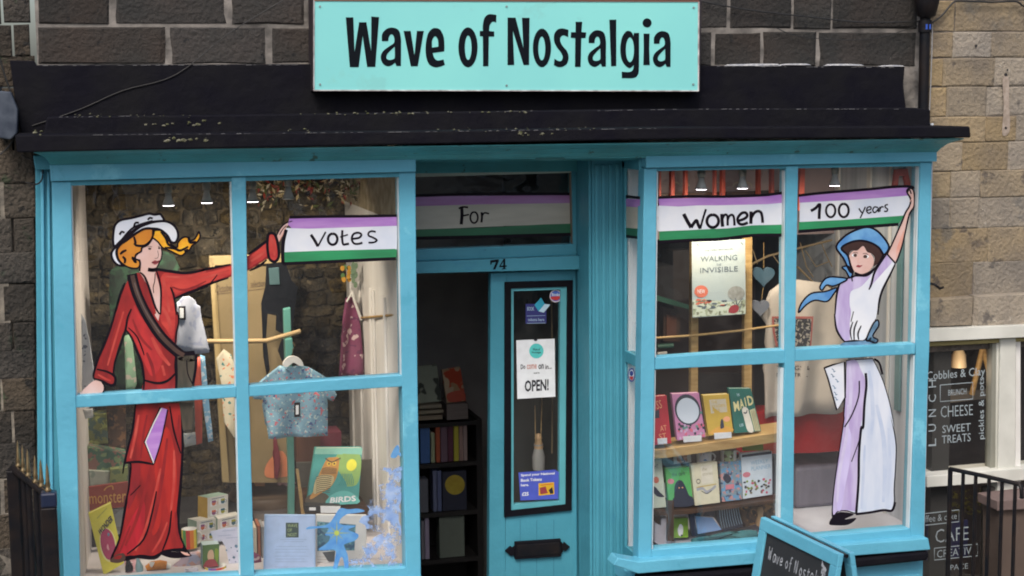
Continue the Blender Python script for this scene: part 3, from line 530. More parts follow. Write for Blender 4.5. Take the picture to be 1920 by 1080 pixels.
# hands, face
g = MB(); g.blob([(176, 714), (190, 712), (194, 722), (190, 737), (160, 742), (148, 741), (160, 727)], Y(1), pskin); g.ribbon([(191, 716), (197, 727), (192, 738)], 2, Y(2), pline)
g.blob(T6([(708, 250), (735, 200), (765, 165), (800, 135), (850, 118), (862, 130), (810, 160), (790, 190), (765, 245), (735, 300), (722, 310)]), Y(1), pskin); g.ribbon(T6([(712, 250), (750, 180), (800, 135), (855, 118)]), 1.8, Y(2), pline); g.ribbon(T6([(735, 300), (770, 235), (800, 170)]), 1.6, Y(2), pskinr); g.ribbon(T6([(740, 240), (770, 190), (800, 160)]), 1.2, Y(2.5), pline)
g.build('painted_hands', cb)
g = MB(); face = T1([(520, 300, 1), (570, 330), (600, 385), (612, 440), (603, 500), (592, 560), (560, 605), (545, 640), (575, 740), (600, 860), (598, 1000, 1)])+[(300, 585), (297, 602, 1), (290, 590)]+T1([(555, 1060), (520, 960), (470, 800), (420, 700), (388, 655), (388, 600), (398, 560), (365, 530), (350, 500), (390, 450), (410, 400), (470, 365)])
g.blob(face, Y(2), pskin)
for pts, wd in ((T1([(470, 395), (490, 388), (515, 395)]), 1.0), (T1([(572, 388), (590, 390)]), 1.0), (T1([(570, 430), (578, 480), (565, 508), (540, 508)]), .9), (T1([(605, 400), (614, 450), (603, 520), (560, 605)]), 1.8), (T1([(545, 660), (540, 740), (525, 800), (530, 860)]), 1.2), (T1([(385, 520), (395, 560), (388, 640)]), 2.2), (T1([(472, 622), (520, 628), (565, 620)]), 5.5)):
    g.ribbon(pts, wd, Y(4), pline if wd > 1.1 else pbrown)
for c in ((490, 412, 17, 11), (586, 406, 12, 11)): g.sheet(T1(ell(*c, 12)), Y(4), pbrown)
g.blob(T1([(508, 552), (525, 538), (545, 528), (565, 535), (590, 528), (578, 555), (545, 574), (525, 565)]), Y(4), mat('dark_pink_lips_paint', (.30, .05, .06), .5)); g.ribbon(T1([(510, 552), (545, 550), (585, 540)]), .8, Y(5), pline)
g.build('painted_face', cb)
g = MB(); hl = T1([(530, 222), (430, 215), (330, 275), (250, 335), (185, 375), (160, 430), (175, 520), (235, 580), (300, 608), (368, 608), (392, 570), (380, 530), (345, 515), (352, 470), (402, 440), (412, 402), (470, 372), (515, 310, 1)])
g.blob(hl, Y(3), phair); g.loop(hl, 2.6, Y(5), pline)
hr = T1([(520, 228, 1), (600, 225), (650, 260), (690, 340), (730, 392), (770, 395), (775, 355), (810, 310), (850, 293), (890, 305), (900, 330), (940, 318), (970, 275), (988, 240), (1000, 290), (970, 345), (920, 380), (895, 420), (860, 445), (810, 482), (750, 460), (690, 430), (620, 402), (575, 345), (520, 300, 1)])
g.blob(hr, Y(3), phairy); g.loop(hr, 2.4, Y(5), pline)
for pts in ([(330, 360), (360, 380), (440, 380), (500, 330), (520, 280)], [(190, 470), (215, 445), (255, 425)], [(215, 490), (240, 520), (235, 560)], [(340, 520), (315, 500), (330, 530), (350, 550), (340, 520)], [(600, 240), (650, 300), (680, 370), (740, 390)], [(640, 400), (740, 410), (800, 430), (880, 390)], [(880, 300), (900, 350), (960, 340)], [(840, 440), (880, 420)], [(330, 290), (345, 350), (330, 370)]):
    g.ribbon(T1(pts), 3.6, Y(5), pline, taper=True)
g.build('painted_hair', cb)
g = MB(); hc = T1([(128, 392, 1), (118, 330), (125, 230), (145, 165), (200, 122), (300, 103), (400, 78), (480, 58), (540, 68), (595, 62), (622, 95), (640, 130, 1), (560, 135), (470, 150), (380, 190), (280, 262), (200, 330), (150, 380, 1)])
g.blob(hc, Y(4), pwhite); g.loop(hc, 3.4, Y(6), pline)
hb = T1([(140, 400), (200, 348), (280, 280), (380, 200), (470, 160), (560, 138), (650, 135), (720, 165), (765, 220), (777, 290), (750, 348), (705, 340), (670, 280), (600, 222), (520, 208), (430, 212), (330, 270), (240, 332), (182, 380), (152, 440), (165, 510), (200, 560), (232, 582), (170, 578), (120, 532), (102, 460)])
g.blob(hb, Y(6), pwhite); g.loop(hb, 3.4, Y(8), pline)
for pts in ([(185, 270), (205, 240), (235, 250)], [(330, 190), (345, 150), (380, 150)], [(470, 120), (490, 100), (520, 105)], [(200, 330), (300, 215), (400, 165), (520, 130)]): g.ribbon(T1(pts), 2.8, Y(8), pline)
g.build('painted_hat', cb)
g = MB(); g.ribbon([(247, 514), (253, 540), (264, 568), (281, 600), (303, 632), (330, 658), (345, 668), (366, 667)], 15, Y(6), pline); g.ribbon([(248, 516), (254, 540), (265, 568), (282, 600), (304, 632), (330, 657), (345, 666)], 8, Y(7), pbrown); g.ribbon([(252, 530), (262, 560), (278, 592), (300, 625)], 1.6, Y(8), mat('grey_strap_highlight_paint', (.16, .12, .11), .5)); g.build('painted_strap', cb)
g = MB(); g.sheet([(331, 668), (368, 666), (365, 714), (357, 730), (357, 738), (331, 738)], Y(6), pbag); g.sheet([(336, 755), (362, 755), (360, 806), (343, 806)], Y(6), pbag); g.ribbon([(368, 664), (367, 690), (362, 720)], 4, Y(7), pline); g.ribbon([(350, 675), (352, 700), (362, 722)], 1.6, Y(7), pline); g.ribbon([(330, 668), (331, 700), (330, 735)], 3.5, Y(7), pline); g.build('painted_bag', cb)
# votes banner
def banner(parent, label, T, top, purple, whitep, green, bot, side, words, pm=ppurp, wm=pwhite, gm=pgreen, yb=None):
    yy = (lambda k: Y(k)) if yb is None else (lambda k: yb-.0004*k)
    g = MB(); g.sheet(T(smooth(whitep, 4) if len(whitep) > 9 else whitep), yy(1), wm); o = g.build('painted_banner', parent, label)
    g = MB(); g.sheet(T(purple), yy(2), pm); g.build('painted_purple_stripe', o)
    g = MB(); g.sheet(T(green), yy(2), gm); g.build('painted_green_stripe', o)
    g = MB()
    for q, wd in ((top, 4), (bot, 4.6))+((( side, 5),) if side else ()): g.ribbon(T(q), wd, yy(3), pline)
    g.build('painted_outline', o)
    g = MB()
    for q, wd in words: g.ribbon(T(q), wd, yy(4), pline, n=5)
    g.build('painted_word', o)
    return o
el = lambda cx, cy, rx, ry, a0=-90, a1=270: ell(cx, cy, rx, ry, 12, a0, a1-.01)
banner(lb, 'painted banner reading votes in the right half of the left window', T6, [(830, 84), (1100, 78), (1500, 74), (1795, 68)], [(830, 92), (1795, 76), (1797, 160), (1000, 186), (850, 182), (815, 150)], [(800, 180), (1000, 184), (1797, 158), (1797, 372), (1100, 387), (780, 402), (778, 300)], [(778, 398), (1100, 385), (1780, 368), (1796, 378), (1792, 450), (1400, 470), (1000, 490), (775, 500)], [(770, 502), (1000, 492), (1400, 473), (1790, 455)], [(800, 195), (775, 300), (768, 420), (772, 500)],
       [([(1022, 240), (1055, 290), (1085, 345)], 4.2), ([(1085, 345), (1120, 280), (1155, 215)], 2.4), (el(1218, 280, 42, 50), 3.6), ([(1305, 200), (1303, 270), (1312, 325), (1335, 326), (1365, 320)], 3.2), ([(1285, 262), (1320, 250), (1355, 240)], 2), ([(1392, 278), (1455, 268), (1476, 240), (1450, 222), (1405, 235), (1390, 280), (1410, 318), (1450, 322), (1486, 312)], 3), ([(1605, 215), (1570, 208), (1542, 222), (1542, 248), (1580, 265), (1615, 288), (1590, 308), (1540, 312)], 2.6)])
# blue figure, star and splashes at the bottom right pane
T3 = lambda p: Z(460, 820, 4.153, p); psplash = mat('pale_blue_window_paint', (.20, .34, .66), .5, (.36, .50, .76), scale=30, amt=1)
_n = psplash.node_tree; _a = _n.nodes.new('ShaderNodeTexNoise'); _a.inputs['Scale'].default_value = 17; _a.inputs['Detail'].default_value = 9; _a.inputs['Roughness'].default_value = .72
_g = _n.nodes.new('ShaderNodeNewGeometry'); _n.links.new(_g.outputs['Position'], _a.inputs['Vector']); _r = _n.nodes.new('ShaderNodeMapRange'); _r.inputs[1].default_value = .46; _r.inputs[2].default_value = .54; _r.inputs[4].default_value = .85
_n.links.new(_a.outputs[0], _r.inputs[0]); _n.links.new(_r.outputs[0], _n.nodes['Principled BSDF'].inputs['Alpha'])
g = MB(); fig = T3([(470, 715), (500, 695), (590, 690), (650, 670), (690, 620), (720, 570), (750, 550), (800, 560), (880, 555), (930, 575), (860, 590), (790, 600), (740, 640), (745, 680), (860, 690), (800, 720), (880, 755), (860, 800), (780, 830), (770, 850), (800, 930), (805, 1080, 1), (775, 1080, 1), (765, 960), (740, 940), (700, 1080, 1), (670, 1080, 1), (695, 960), (700, 880), (610, 880), (570, 870), (640, 820), (660, 770), (620, 760), (650, 710), (600, 705), (500, 715)])
g.blob(fig, Y(1), mat('mid_blue_window_paint', (.08, .25, .58), .5, (.13, .34, .62), scale=30, amt=1)); fg = g.build('painted_blue_figure', lb, 'blue leaping figure with a star on its chest painted on the lower right pane')
g = MB(); T_ = T3
for a in range(0, 360, 45): g.sheet(T3([(712+8*math.cos(rad(a+90)), 745+8*math.sin(rad(a+90))), (712+(75 if a % 90 else 110)*math.cos(rad(a)), 745+(75 if a % 90 else 100)*math.sin(rad(a))), (712-8*math.cos(rad(a+90)), 745-8*math.sin(rad(a+90)))]), Y(3), mat('olive_star_paint', (.30, .42, .30), .5))
g.sheet(T3(ell(712, 745, 18, 20, 12)), Y(4), mat('lime_star_centre_paint', (.5, .6, .12), .5)); g.build('painted_star', fg)
g = MB(); rs = random.Random(5)
def splash(cx, cy, rx, ry, n=12): return [(cx+rx*rs.uniform(.55, 1.15)*math.cos(6.283*i/n), cy+ry*rs.uniform(.55, 1.15)*math.sin(6.283*i/n)) for i in range(n)]
for i, (cx, cy, rx, ry) in enumerate(((1120, 430, 120, 120), (1050, 560, 150, 110), (1150, 580, 90, 120), (980, 660, 90, 70), (1170, 300, 60, 80), (1090, 850, 160, 110), (960, 930, 130, 80), (1170, 760, 70, 110), (1150, 1010, 90, 70), (880, 980, 90, 50), (1000, 1040, 120, 40), (1100, 700, 120, 80))):
    q = [(min(1216, max(790, x)), min(1082, y)) for x, y in splash(cx, cy, rx, ry, 16)]
    g.sheet(T3(q), Y(.2+.25*i), psplash)
g.blob(T3([(1040, 240), (1120, 232), (1214, 228), (1214, 262), (1120, 270), (1070, 258)]), Y(4), psplash)
for q in ([(1130, 150), (1160, 85), (1190, 60), (1200, 110), (1170, 160)], [(1185, 130), (1210, 118), (1212, 150)]): g.blob(T3(q), Y(2), pblue)
g.build('painted_blue_splashes', lb)

# ================================================================ RIGHT BAY WINDOW
fr = P(1350, 1034, .06); ZR = fr.z
rb = thing('bay_window', 'right blue bay window with a painted woman in lilac and white and two banners', 'shop window', (P(1480, 1060, .1).x, .1, ZR-.75))
member(rb, 'head_rail', [(1211, 286), (1757, 283), (1757, 303), (1212, 315)], -.022, .08)
g = MB(); g.prism([(1212, 315.5), (1748, 303.5), (1747, 311), (1212, 321)], .002, .085, blue_in); g.build('head_bead', rb)
member(rb, 'post', [(1208, 316), (1232, 315), (1228, 680), (1222, 1032), (1222, 1053), (1197, 1055), (1202, 680)], 0, .075)
member(rb, 'post', [(1726, 304), (1747, 304), (1743, 650), (1739, 740), (1733, 1010), (1707, 1012), (1716, 740), (1718, 650)], 0, .08)
member(rb, 'mullion', [(1474, 312), (1497, 311), (1491, 665), (1487, 1040), (1464, 1040), (1472, 665)], 0, .07)
member(rb, 'transom', [(1229, 670.5), (1350, 662), (1472, 656), (1472, 681), (1350, 687), (1228, 693)], .004, .07)
member(rb, 'transom', [(1491, 655), (1600, 649), (1717, 644), (1716, 664), (1600, 671), (1490, 678)], .004, .07)
g = MB()
for q in ([(1470.5, 320), (1474, 320), (1472, 656), (1468.5, 656)], [(1463, 690), (1470.5, 690), (1466, 1000), (1458, 1000)], [(1722, 312), (1726, 312), (1718, 643), (1713, 643)], [(1712.5, 666), (1716, 666), (1708, 990), (1703.5, 990)], [(1232, 322), (1234, 322), (1230, 670), (1228, 670)], [(1228, 694), (1229.5, 694), (1224, 1030), (1222, 1030)]): g.prism(q, .012, YG, bead)
g.build('glazing_bead', rb)
for q in ([(1225, 310), (1480, 308), (1478, 665), (1222, 680)], [(1485, 308), (1735, 306), (1727, 650), (1482, 668)], [(1222, 683), (1478, 668), (1474, 1040), (1216, 1040)], [(1482, 670), (1727, 652), (1718, 1012), (1478, 1030)]):
    g = MB(); g.sheet(q, YG, glass); g.build('pane', rb)
member(rb, 'bottom_rail', [(1222, 1031), (1465, 1012), (1707, 991), (1708, 1016), (1465, 1036), (1222, 1056)], .0, .075)
g = MB(); g.prism([(1158, 1046), (1197, 1053), (1470, 1031), (1741, 1009), (1745, 1031), (1470, 1053), (1197, 1076), (1150, 1060)], -.05, .04, blue)
sl0 = P(1745, 1020, -.05)
g.build('sill', rb, bevel=.005, fix=True)
g = MB(); g.prism([(1200, 1083), (1470, 1062), (1741, 1034), (1744, 1043), (1737, 1052), (1470, 1080), (1200, 1102)], -.052, .03, black); g.build('sill_moulding', rb, bevel=.012, fix=True)
a = P(1203, 1060, 0); b = P(1735, 1040, 0)
g = MB(); g.box(a.x, b.x, .02, .25, .1, ZR-.1, blue); g.build('stall_riser', rb)
for u0, u1 in ((1215, 1462), (1480, 1722)):
    g = MB(); p0 = P(u0, 1100, .02); p1 = P(u1, 1100, .02); zt_ = P(1730, 1066, .02).z-.02
    g.box(p0.x, p1.x, .005, .02, zt_-.05, zt_, blue); g.box(p0.x, p0.x+.05, .005, .02, .2, zt_-.05, blue); g.box(p1.x-.05, p1.x, .005, .02, .2, zt_-.05, blue); g.box(p0.x, p1.x, .005, .02, .15, .2, blue); g.build('riser_panel', rb, bevel=.004)
# glazed return on the left side of the bay
xr = P(1204, 680, 0).x; zt0 = P(1204, 320, 0).z; zm = P(1204, 682, 0).z
def retbox(name, y0, y1, z0, z1, m=blue_in, xa=0, xb=.04, bev=.003):
    g = MB(); g.box(xr+xa, xr+xb, y0, y1, z0, z1, m); return g.build(name, rb, bevel=bev)
g = MB(); g.box(xr+.013, xr+.10, .212, .222, ZR-.04, zt0+.05, mat('bright_white_lining', (.86, .84, .84), .6, (.74, .70, .72), scale=3, stretch=(4, 4, .5))); g.build('return_lining', rb)
retbox('return_stile', .225, .262, ZR-.06, zt0+.03, xb=.012); retbox('return_transom', .075, .225, zm-.028, zm+.022); retbox('return_head', .04, .262, zt0-.0, zt0+.06); retbox('return_bottom_rail', .075, .225, ZR-.07, ZR+.012)
g = MB(); g.box(xr-.035, xr+.02, .02, .27, ZR-.125, ZR-.065, blue); g.build('return_sill', rb, bevel=.005)
g = MB(); g.box(xr, xr+.03, .03, .25, .1, ZR-.13, black); g.build('return_riser', rb)
g = MB(); g.add([(xr+.008, .07, ZR), (xr+.008, .23, ZR), (xr+.008, .23, zt0), (xr+.008, .07, zt0)], [(0, 1, 2, 3)], glasss); g.build('pane', rb)
retp = lambda k: (lambda u, v: PX(u, v, xr+.0068-.0004*k))
g = MB(); g.sheet([(1160, 372), (1200, 378), (1200, 440), (1160, 442)], retp(0), pgrey); ob = g.build('painted_banner', rb, 'short piece of striped banner painted on the side pane of the right window')
g = MB(); g.sheet([(1160, 372), (1200, 374), (1200, 389), (1160, 386)], retp(1), ppurp); g.build('painted_purple_stripe', ob)
g = MB(); g.sheet([(1160, 426), (1200, 429), (1200, 444), (1160, 440)], retp(1), pgreend); g.ribbon([(1160, 367), (1200, 371)], 4, retp(2), pline); g.ribbon([(1160, 441), (1200, 446)], 4, retp(2), pline); g.build('painted_green_stripe', ob)
g = MB(); g.sheet(ell(1184, 703, 6.5, 13, 20), retp(1), flat('navy_sticker', (.03, .05, .3))); st = g.build('round_sticker', None, 'small round blue, white and red sticker on the side pane of the right window', 'sticker')
g = MB(); g.sheet(ell(1184, 703, 5, 10, 20), retp(2), paper); g.sheet([(1180, 706), (1188, 706), (1186, 712), (1182, 712)], retp(3), flat('red_print', (.6, .04, .04))); g.sheet(ell(1184, 700, 3.5, 5, 12), retp(3), flat('navy_sticker', (.03, .05, .3))); g.build('sticker_print', st)

# ---------------------------------------------------------------- paintings on the right bay glass
T4 = lambda p: Z(1220, 350, 6.857, p); T7 = lambda p: Z(1480, 330, 4.154, p); T8 = lambda p: Z(1480, 560, 4.154, p); T9 = lambda p: Z(1480, 740, 3.177, p)
banner(rb, 'painted banner reading Women in the right window', T4, [(95, 140), (500, 125), (900, 128), (1400, 112), (1600, 92), (1700, 80)], [(100, 155), (900, 138), (1400, 122), (1720, 95), (1722, 205), (1500, 225), (850, 240), (600, 240), (350, 255), (110, 243)], [(110, 240), (600, 238), (850, 238), (1712, 212), (1700, 485), (1300, 500), (1000, 535), (450, 565), (108, 580), (95, 400)], [(108, 575), (450, 560), (1000, 535), (1300, 497), (1690, 488), (1685, 610), (1300, 625), (900, 665), (110, 692)], [(100, 712), (500, 690), (900, 675), (1300, 628), (1690, 622)], None,
       [([(425, 350), (470, 440), (520, 525)], 5.2), ([(520, 525), (555, 470), (590, 435), (612, 490), (638, 540)], 4.6), ([(638, 540), (670, 420), (710, 290)], 3), (el(798, 442, 75, 82), 4.2), ([(915, 350), (918, 430), (925, 515)], 4.8), ([(920, 420), (945, 370), (970, 360), (988, 390), (990, 500)], 3.4), ([(990, 430), (1010, 380), (1045, 362), (1070, 395), (1078, 500)], 3.4), ([(1120, 440), (1200, 415), (1242, 375), (1220, 335), (1165, 345), (1118, 410), (1135, 470), (1185, 485), (1250, 462)], 4), ([(1290, 318), (1290, 400), (1288, 478)], 4.8), ([(1290, 410), (1330, 340), (1380, 315), (1420, 335), (1435, 400), (1440, 465)], 4)])
banner(rb, 'painted banner reading 100 years held up by the woman in the right window', T7, [(70, 152), (300, 128), (600, 105), (800, 85), (945, 82), (965, 100)], [(75, 158), (500, 118), (800, 92), (950, 88), (930, 152), (500, 185), (80, 208)], [(80, 205), (500, 182), (935, 150), (945, 190), (935, 240), (880, 315), (500, 345), (80, 362)], [(75, 358), (400, 343), (895, 308), (850, 372), (500, 400), (75, 425)], [(70, 432), (400, 408), (620, 393), (850, 376)], None,
       [([(168, 272), (205, 250), (237, 220), (234, 280), (232, 335)], 4.2), (el(322, 270, 36, 50), 3.2), (el(424, 268, 38, 52), 3.4), ([(542, 252), (560, 280), (575, 288)], 2), ([(592, 240), (570, 290), (552, 328)], 2), ([(605, 268), (635, 258), (632, 240), (610, 245), (602, 272), (618, 290), (640, 280)], 2), ([(690, 245), (662, 242), (650, 268), (665, 285), (690, 262), (692, 248), (695, 282)], 2), ([(705, 240), (706, 278)], 2), ([(706, 258), (718, 240), (735, 242)], 2), ([(768, 222), (748, 228), (748, 245), (765, 258), (758, 275), (738, 274)], 2)])
body = T7([(480, 785), (420, 810), (385, 860), (365, 950), (358, 1060)])+T8([(350, 130), (362, 220), (390, 280), (430, 335), (420, 372, 1), (690, 348, 1), (640, 325), (600, 300), (640, 230), (672, 160), (690, 60), (705, 0)])+T7([(700, 980), (730, 890), (785, 780), (830, 690), (828, 680, 1), (760, 605, 1), (700, 680), (650, 745), (580, 775)])
g = MB(); g.blob(body, Y(0), pline); wb = g.build('painted_woman', rb, 'woman painted on the glass in a lilac and white dress and blue bonnet, one arm raised to a banner')
g = MB(); g.blob(body, Y(1), pwhite)
g.blob(T7([(480, 790), (560, 785), (640, 765), (560, 860), (480, 900), (470, 1000)])+T8([(480, 100), (470, 200), (470, 330), (430, 330), (385, 262), (362, 180), (352, 100)])+T7([(370, 950), (400, 850)]), Y(2), plilac)
g.blob(T7([(765, 615), (800, 665), (740, 740), (660, 830), (620, 880), (640, 800), (700, 690)]), Y(2), plilac)
for pts, wd in ((T7([(760, 605), (700, 690), (660, 760), (640, 840), (620, 885)]), 3), (T7([(825, 685), (780, 780), (725, 890), (700, 980), (690, 1080)]), 3.2), (T7([(480, 785), (400, 830), (370, 920), (355, 1080)]), 3), (T8([(352, 120), (365, 230), (400, 300), (435, 338)]), 3), (T8([(495, 180), (475, 250), (485, 320)]), 2), (T8([(530, 170), (505, 240), (505, 325)]), 2.2), (T8([(560, 210), (535, 270), (540, 320)]), 2.2), (T8([(500, 100), (480, 180)]), 1.4), (T8([(430, 335), (500, 328), (590, 325), (640, 230), (675, 160)]), 3), (T7([(490, 790), (520, 775), (600, 775), (650, 745)]), 3), (T7([(485, 770), (490, 820)]), 2)):
    g.ribbon(pts, wd, Y(4), pline, taper=True)
g.build('painted_blouse', wb)
g = MB(); arm = T7([(762, 608, 1), (800, 530), (840, 440), (880, 350), (905, 285), (935, 235), (945, 180), (918, 130), (920, 105), (945, 95), (968, 115), (975, 180), (970, 240), (935, 300), (905, 430), (880, 540), (850, 630), (828, 682, 1)])
g.blob(arm, Y(3), pskin); g.blob(T7([(870, 470), (895, 420), (880, 520), (850, 610), (835, 640), (830, 590)]), Y(3.5), pskinr); g.loop(arm, 2.4, Y(4), pline); g.ribbon(T7([(918, 130), (935, 105), (950, 140)]), 2, Y(5), pline); g.ribbon(T7([(940, 200), (955, 170), (950, 140)]), 1.4, Y(5), pskinr); g.build('painted_arm', wb)
g = MB(); fc = T7([(478, 600), (520, 570), (570, 545), (620, 590), (655, 640), (655, 690), (625, 735), (570, 768), (510, 745), (475, 690), (465, 640)])
g.blob(fc, Y(5), pskin)
for c in ((508, 617, 22, 13), (598, 627, 22, 13)): g.sheet(T7(ell(*c, 12)), Y(6.5), paper)
for c in ((513, 617, 15, 13), (592, 627, 16, 13)): g.sheet(T7(ell(*c, 12)), Y(7), pbrown)
g.blob(T7([(520, 705), (535, 692), (548, 696), (570, 695), (548, 712)]), Y(7), mat('dark_pink_lips_paint', (.30, .05, .06), .5)); g.ribbon(T7([(540, 640), (533, 668), (552, 676)]), .9, Y(7), pskinr)
for q in ([(495, 602), (515, 594), (535, 602)], [(572, 606), (595, 602), (615, 615)]): g.ribbon(T7(q), 1.1, Y(7), pbrown)
g.build('painted_face', wb)
g = MB(); g.blob(T7([(400, 565), (480, 512), (560, 505), (650, 528), (740, 605), (705, 665), (655, 705), (665, 640), (640, 605), (605, 590), (575, 545), (530, 580), (490, 580), (468, 600), (462, 650), (430, 600)]), Y(6), mat('dark_hair_window_paint', (.035, .015, .012), .5, (.06, .025, .02), scale=40)); g.build('painted_hair', wb)
g = MB(); bon = T7([(365, 552), (430, 470), (520, 420), (610, 398), (680, 425), (740, 485), (775, 545), (765, 585), (735, 612), (700, 560), (640, 522), (560, 503), (480, 515), (405, 562), (455, 620), (475, 690), (495, 745), (470, 740), (420, 640)])
g.blob(bon, Y(7), pblue); g.loop(bon, 3, Y(8), pline); g.ribbon(T7([(735, 610), (700, 680), (650, 735), (570, 772), (510, 755)]), 3.4, Y(8), pline)
for q in ([(238, 862), (280, 800), (340, 785), (450, 800), (400, 835), (340, 858), (290, 850), (255, 890)], [(72, 1065), (95, 990), (170, 915), (280, 900), (370, 870), (345, 920), (292, 978), (200, 968), (130, 1005)], [(410, 712), (460, 703), (492, 760), (470, 792), (440, 740)]):
    g.blob(T7(q), Y(7), pblue); g.loop(T7(q), 2.4, Y(8), pline)
g.build('painted_bonnet', wb)
g = MB(); sk = T8([(440, 480, 1), (650, 462, 1), (700, 560), (745, 670), (790, 830), (820, 1000)])+T9([(610, 130), (638, 280), (638, 400), (628, 560), (630, 640), (615, 695), (560, 692), (480, 705), (400, 712), (340, 695), (290, 700), (255, 735), (255, 640), (270, 500), (300, 300), (322, 150)])+T8([(420, 900), (435, 700)])
g.blob(sk, Y(0), pline); s2 = T8([(446, 485, 1), (648, 470, 1), (694, 565), (738, 675), (783, 835), (812, 1000)])+T9([(603, 130), (631, 280), (631, 400), (621, 560), (622, 635), (608, 686), (560, 685), (480, 698), (400, 704), (340, 688), (290, 692), (262, 715), (262, 640), (277, 500), (307, 300), (329, 150)])+T8([(430, 900), (442, 700)])
g.blob(s2, Y(1), pwhitev); g.blob(T8([(448, 486, 1), (520, 480), (560, 560), (590, 640), (585, 800), (575, 1000)])+T9([(430, 150), (418, 300), (405, 500), (395, 695, 1), (340, 688), (290, 692), (262, 715), (262, 640), (277, 500), (307, 300), (329, 150)])+T8([(430, 900), (444, 700)]), Y(2), plilac)
g.blob(T9([(340, 200), (370, 250), (360, 400), (330, 560), (310, 680), (285, 680), (290, 560), (310, 400)]), Y(2.5), mat('pale_lilac_window_paint', (.58, .52, .78), .5, (.46, .38, .66), scale=9, amt=.9, stretch=(3, 1, .6)))
pl2 = mat('soft_lilac_brush', (.50, .44, .66), .5, (.60, .56, .74), scale=14, amt=.9); pb2 = mat('soft_blue_brush', (.44, .52, .68), .5, (.54, .60, .72), scale=14, amt=.9)
for pts, wd, mm in ((T8([(620, 560), (640, 700), (650, 900), (640, 1060)]), 7, pb2), (T9([(520, 60), (560, 250), (570, 450), (560, 640)]), 8, pb2), (T9([(450, 300), (440, 500), (430, 680)]), 5, pb2), (T8([(470, 520), (480, 700), (470, 900)]), 6, pl2), (T9([(350, 60), (340, 250), (300, 450), (285, 640)]), 6, pl2), (T9([(590, 200), (600, 400), (590, 600)]), 5, pb2)):
    g.ribbon(pts, wd, Y(3), mm, taper=True)
for pts, wd in ((T8([(595, 580), (600, 680), (585, 820), (575, 1000)])+T9([(428, 200), (415, 350), (412, 520), (398, 710)]), 3.6), (T8([(545, 640), (540, 760), (490, 900), (430, 1000)]), 2), (T9([(420, 260), (400, 320), (370, 400)]), 1.4), (T8([(660, 470), (700, 500), (725, 590)]), 3), (T9([(395, 712), (480, 702), (560, 688), (612, 690), (630, 640)]), 3.6)):
    g.ribbon(pts, wd, Y(4), pline, taper=False)
g.build('painted_skirt', wb)
g = MB(); g.blob(T8([(415, 345), (500, 335), (600, 325), (640, 300), (690, 345), (600, 352), (415, 372)]), Y(5), psteel); q = T8([(600, 320), (640, 220), (670, 175), (692, 170), (695, 215), (650, 290), (690, 320), (670, 345), (630, 330)]); g.blob(q, Y(5), psteel); g.loop(q, 2.4, Y(6), pline); g.build('painted_sash', wb)
g = MB(); q = T8([(272, 540), (340, 515), (430, 492), (435, 770), (370, 868), (300, 620)]); g.sheet(q, Y(5), pwhite); g.ribbon(q+q[:2], 2.4, Y(6), pline, sm=False)
for i, (a, b) in enumerate(((345, 560), (338, 600), (372, 640), (350, 690), (360, 740), (365, 780))): g.ribbon(T8([(a-14, b-14), (a, b-4), (a+2, b+10), (a+14, b+4)]), 1.6, Y(6), psteel)
g.build('painted_scroll', wb)
g = MB(); g.blob(T9([(237, 770), (252, 735), (300, 700), (385, 712), (330, 742), (400, 735), (350, 775), (262, 778)]), Y(6), pline); g.build('painted_shoe', wb)

# ================================================================ ENTRANCE: recess, fluted pilaster, door frame, fanlight, door leaf
YD = .46
ef = thing('door_frame', 'recessed blue door frame with fanlight, fluted pilaster and number 74', 'door frame', (P(950, 1080, YD).x, YD, .1))
pp = P(1110, 300, YW); pq = P(1165, 300, YW); zt1 = P(1100, 296, YW).z
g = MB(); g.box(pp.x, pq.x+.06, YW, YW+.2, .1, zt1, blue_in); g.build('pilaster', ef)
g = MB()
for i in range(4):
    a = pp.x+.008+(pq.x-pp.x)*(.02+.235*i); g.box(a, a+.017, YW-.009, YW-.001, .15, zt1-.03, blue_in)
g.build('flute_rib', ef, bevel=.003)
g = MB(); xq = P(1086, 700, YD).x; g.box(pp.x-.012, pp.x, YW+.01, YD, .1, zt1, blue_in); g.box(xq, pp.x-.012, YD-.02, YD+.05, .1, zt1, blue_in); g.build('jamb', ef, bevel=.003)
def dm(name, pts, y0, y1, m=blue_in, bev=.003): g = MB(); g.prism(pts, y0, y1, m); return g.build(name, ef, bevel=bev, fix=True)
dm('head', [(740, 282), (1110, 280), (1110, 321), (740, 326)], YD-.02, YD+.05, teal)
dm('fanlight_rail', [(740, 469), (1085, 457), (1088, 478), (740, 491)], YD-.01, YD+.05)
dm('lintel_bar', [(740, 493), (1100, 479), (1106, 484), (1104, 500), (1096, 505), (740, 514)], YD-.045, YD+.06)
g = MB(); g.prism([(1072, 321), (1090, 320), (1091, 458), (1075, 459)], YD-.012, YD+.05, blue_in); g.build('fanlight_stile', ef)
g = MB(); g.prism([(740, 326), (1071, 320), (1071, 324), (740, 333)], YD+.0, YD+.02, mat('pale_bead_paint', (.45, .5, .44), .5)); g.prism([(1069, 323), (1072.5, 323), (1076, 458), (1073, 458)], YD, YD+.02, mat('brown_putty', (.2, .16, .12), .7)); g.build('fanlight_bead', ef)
g = MB(); g.sheet([(740, 322), (1075, 320), (1077, 460), (740, 470)], YD+.022, glassd); g.build('pane', ef)
TF = lambda p: Z(760, 280, 2.7, p)
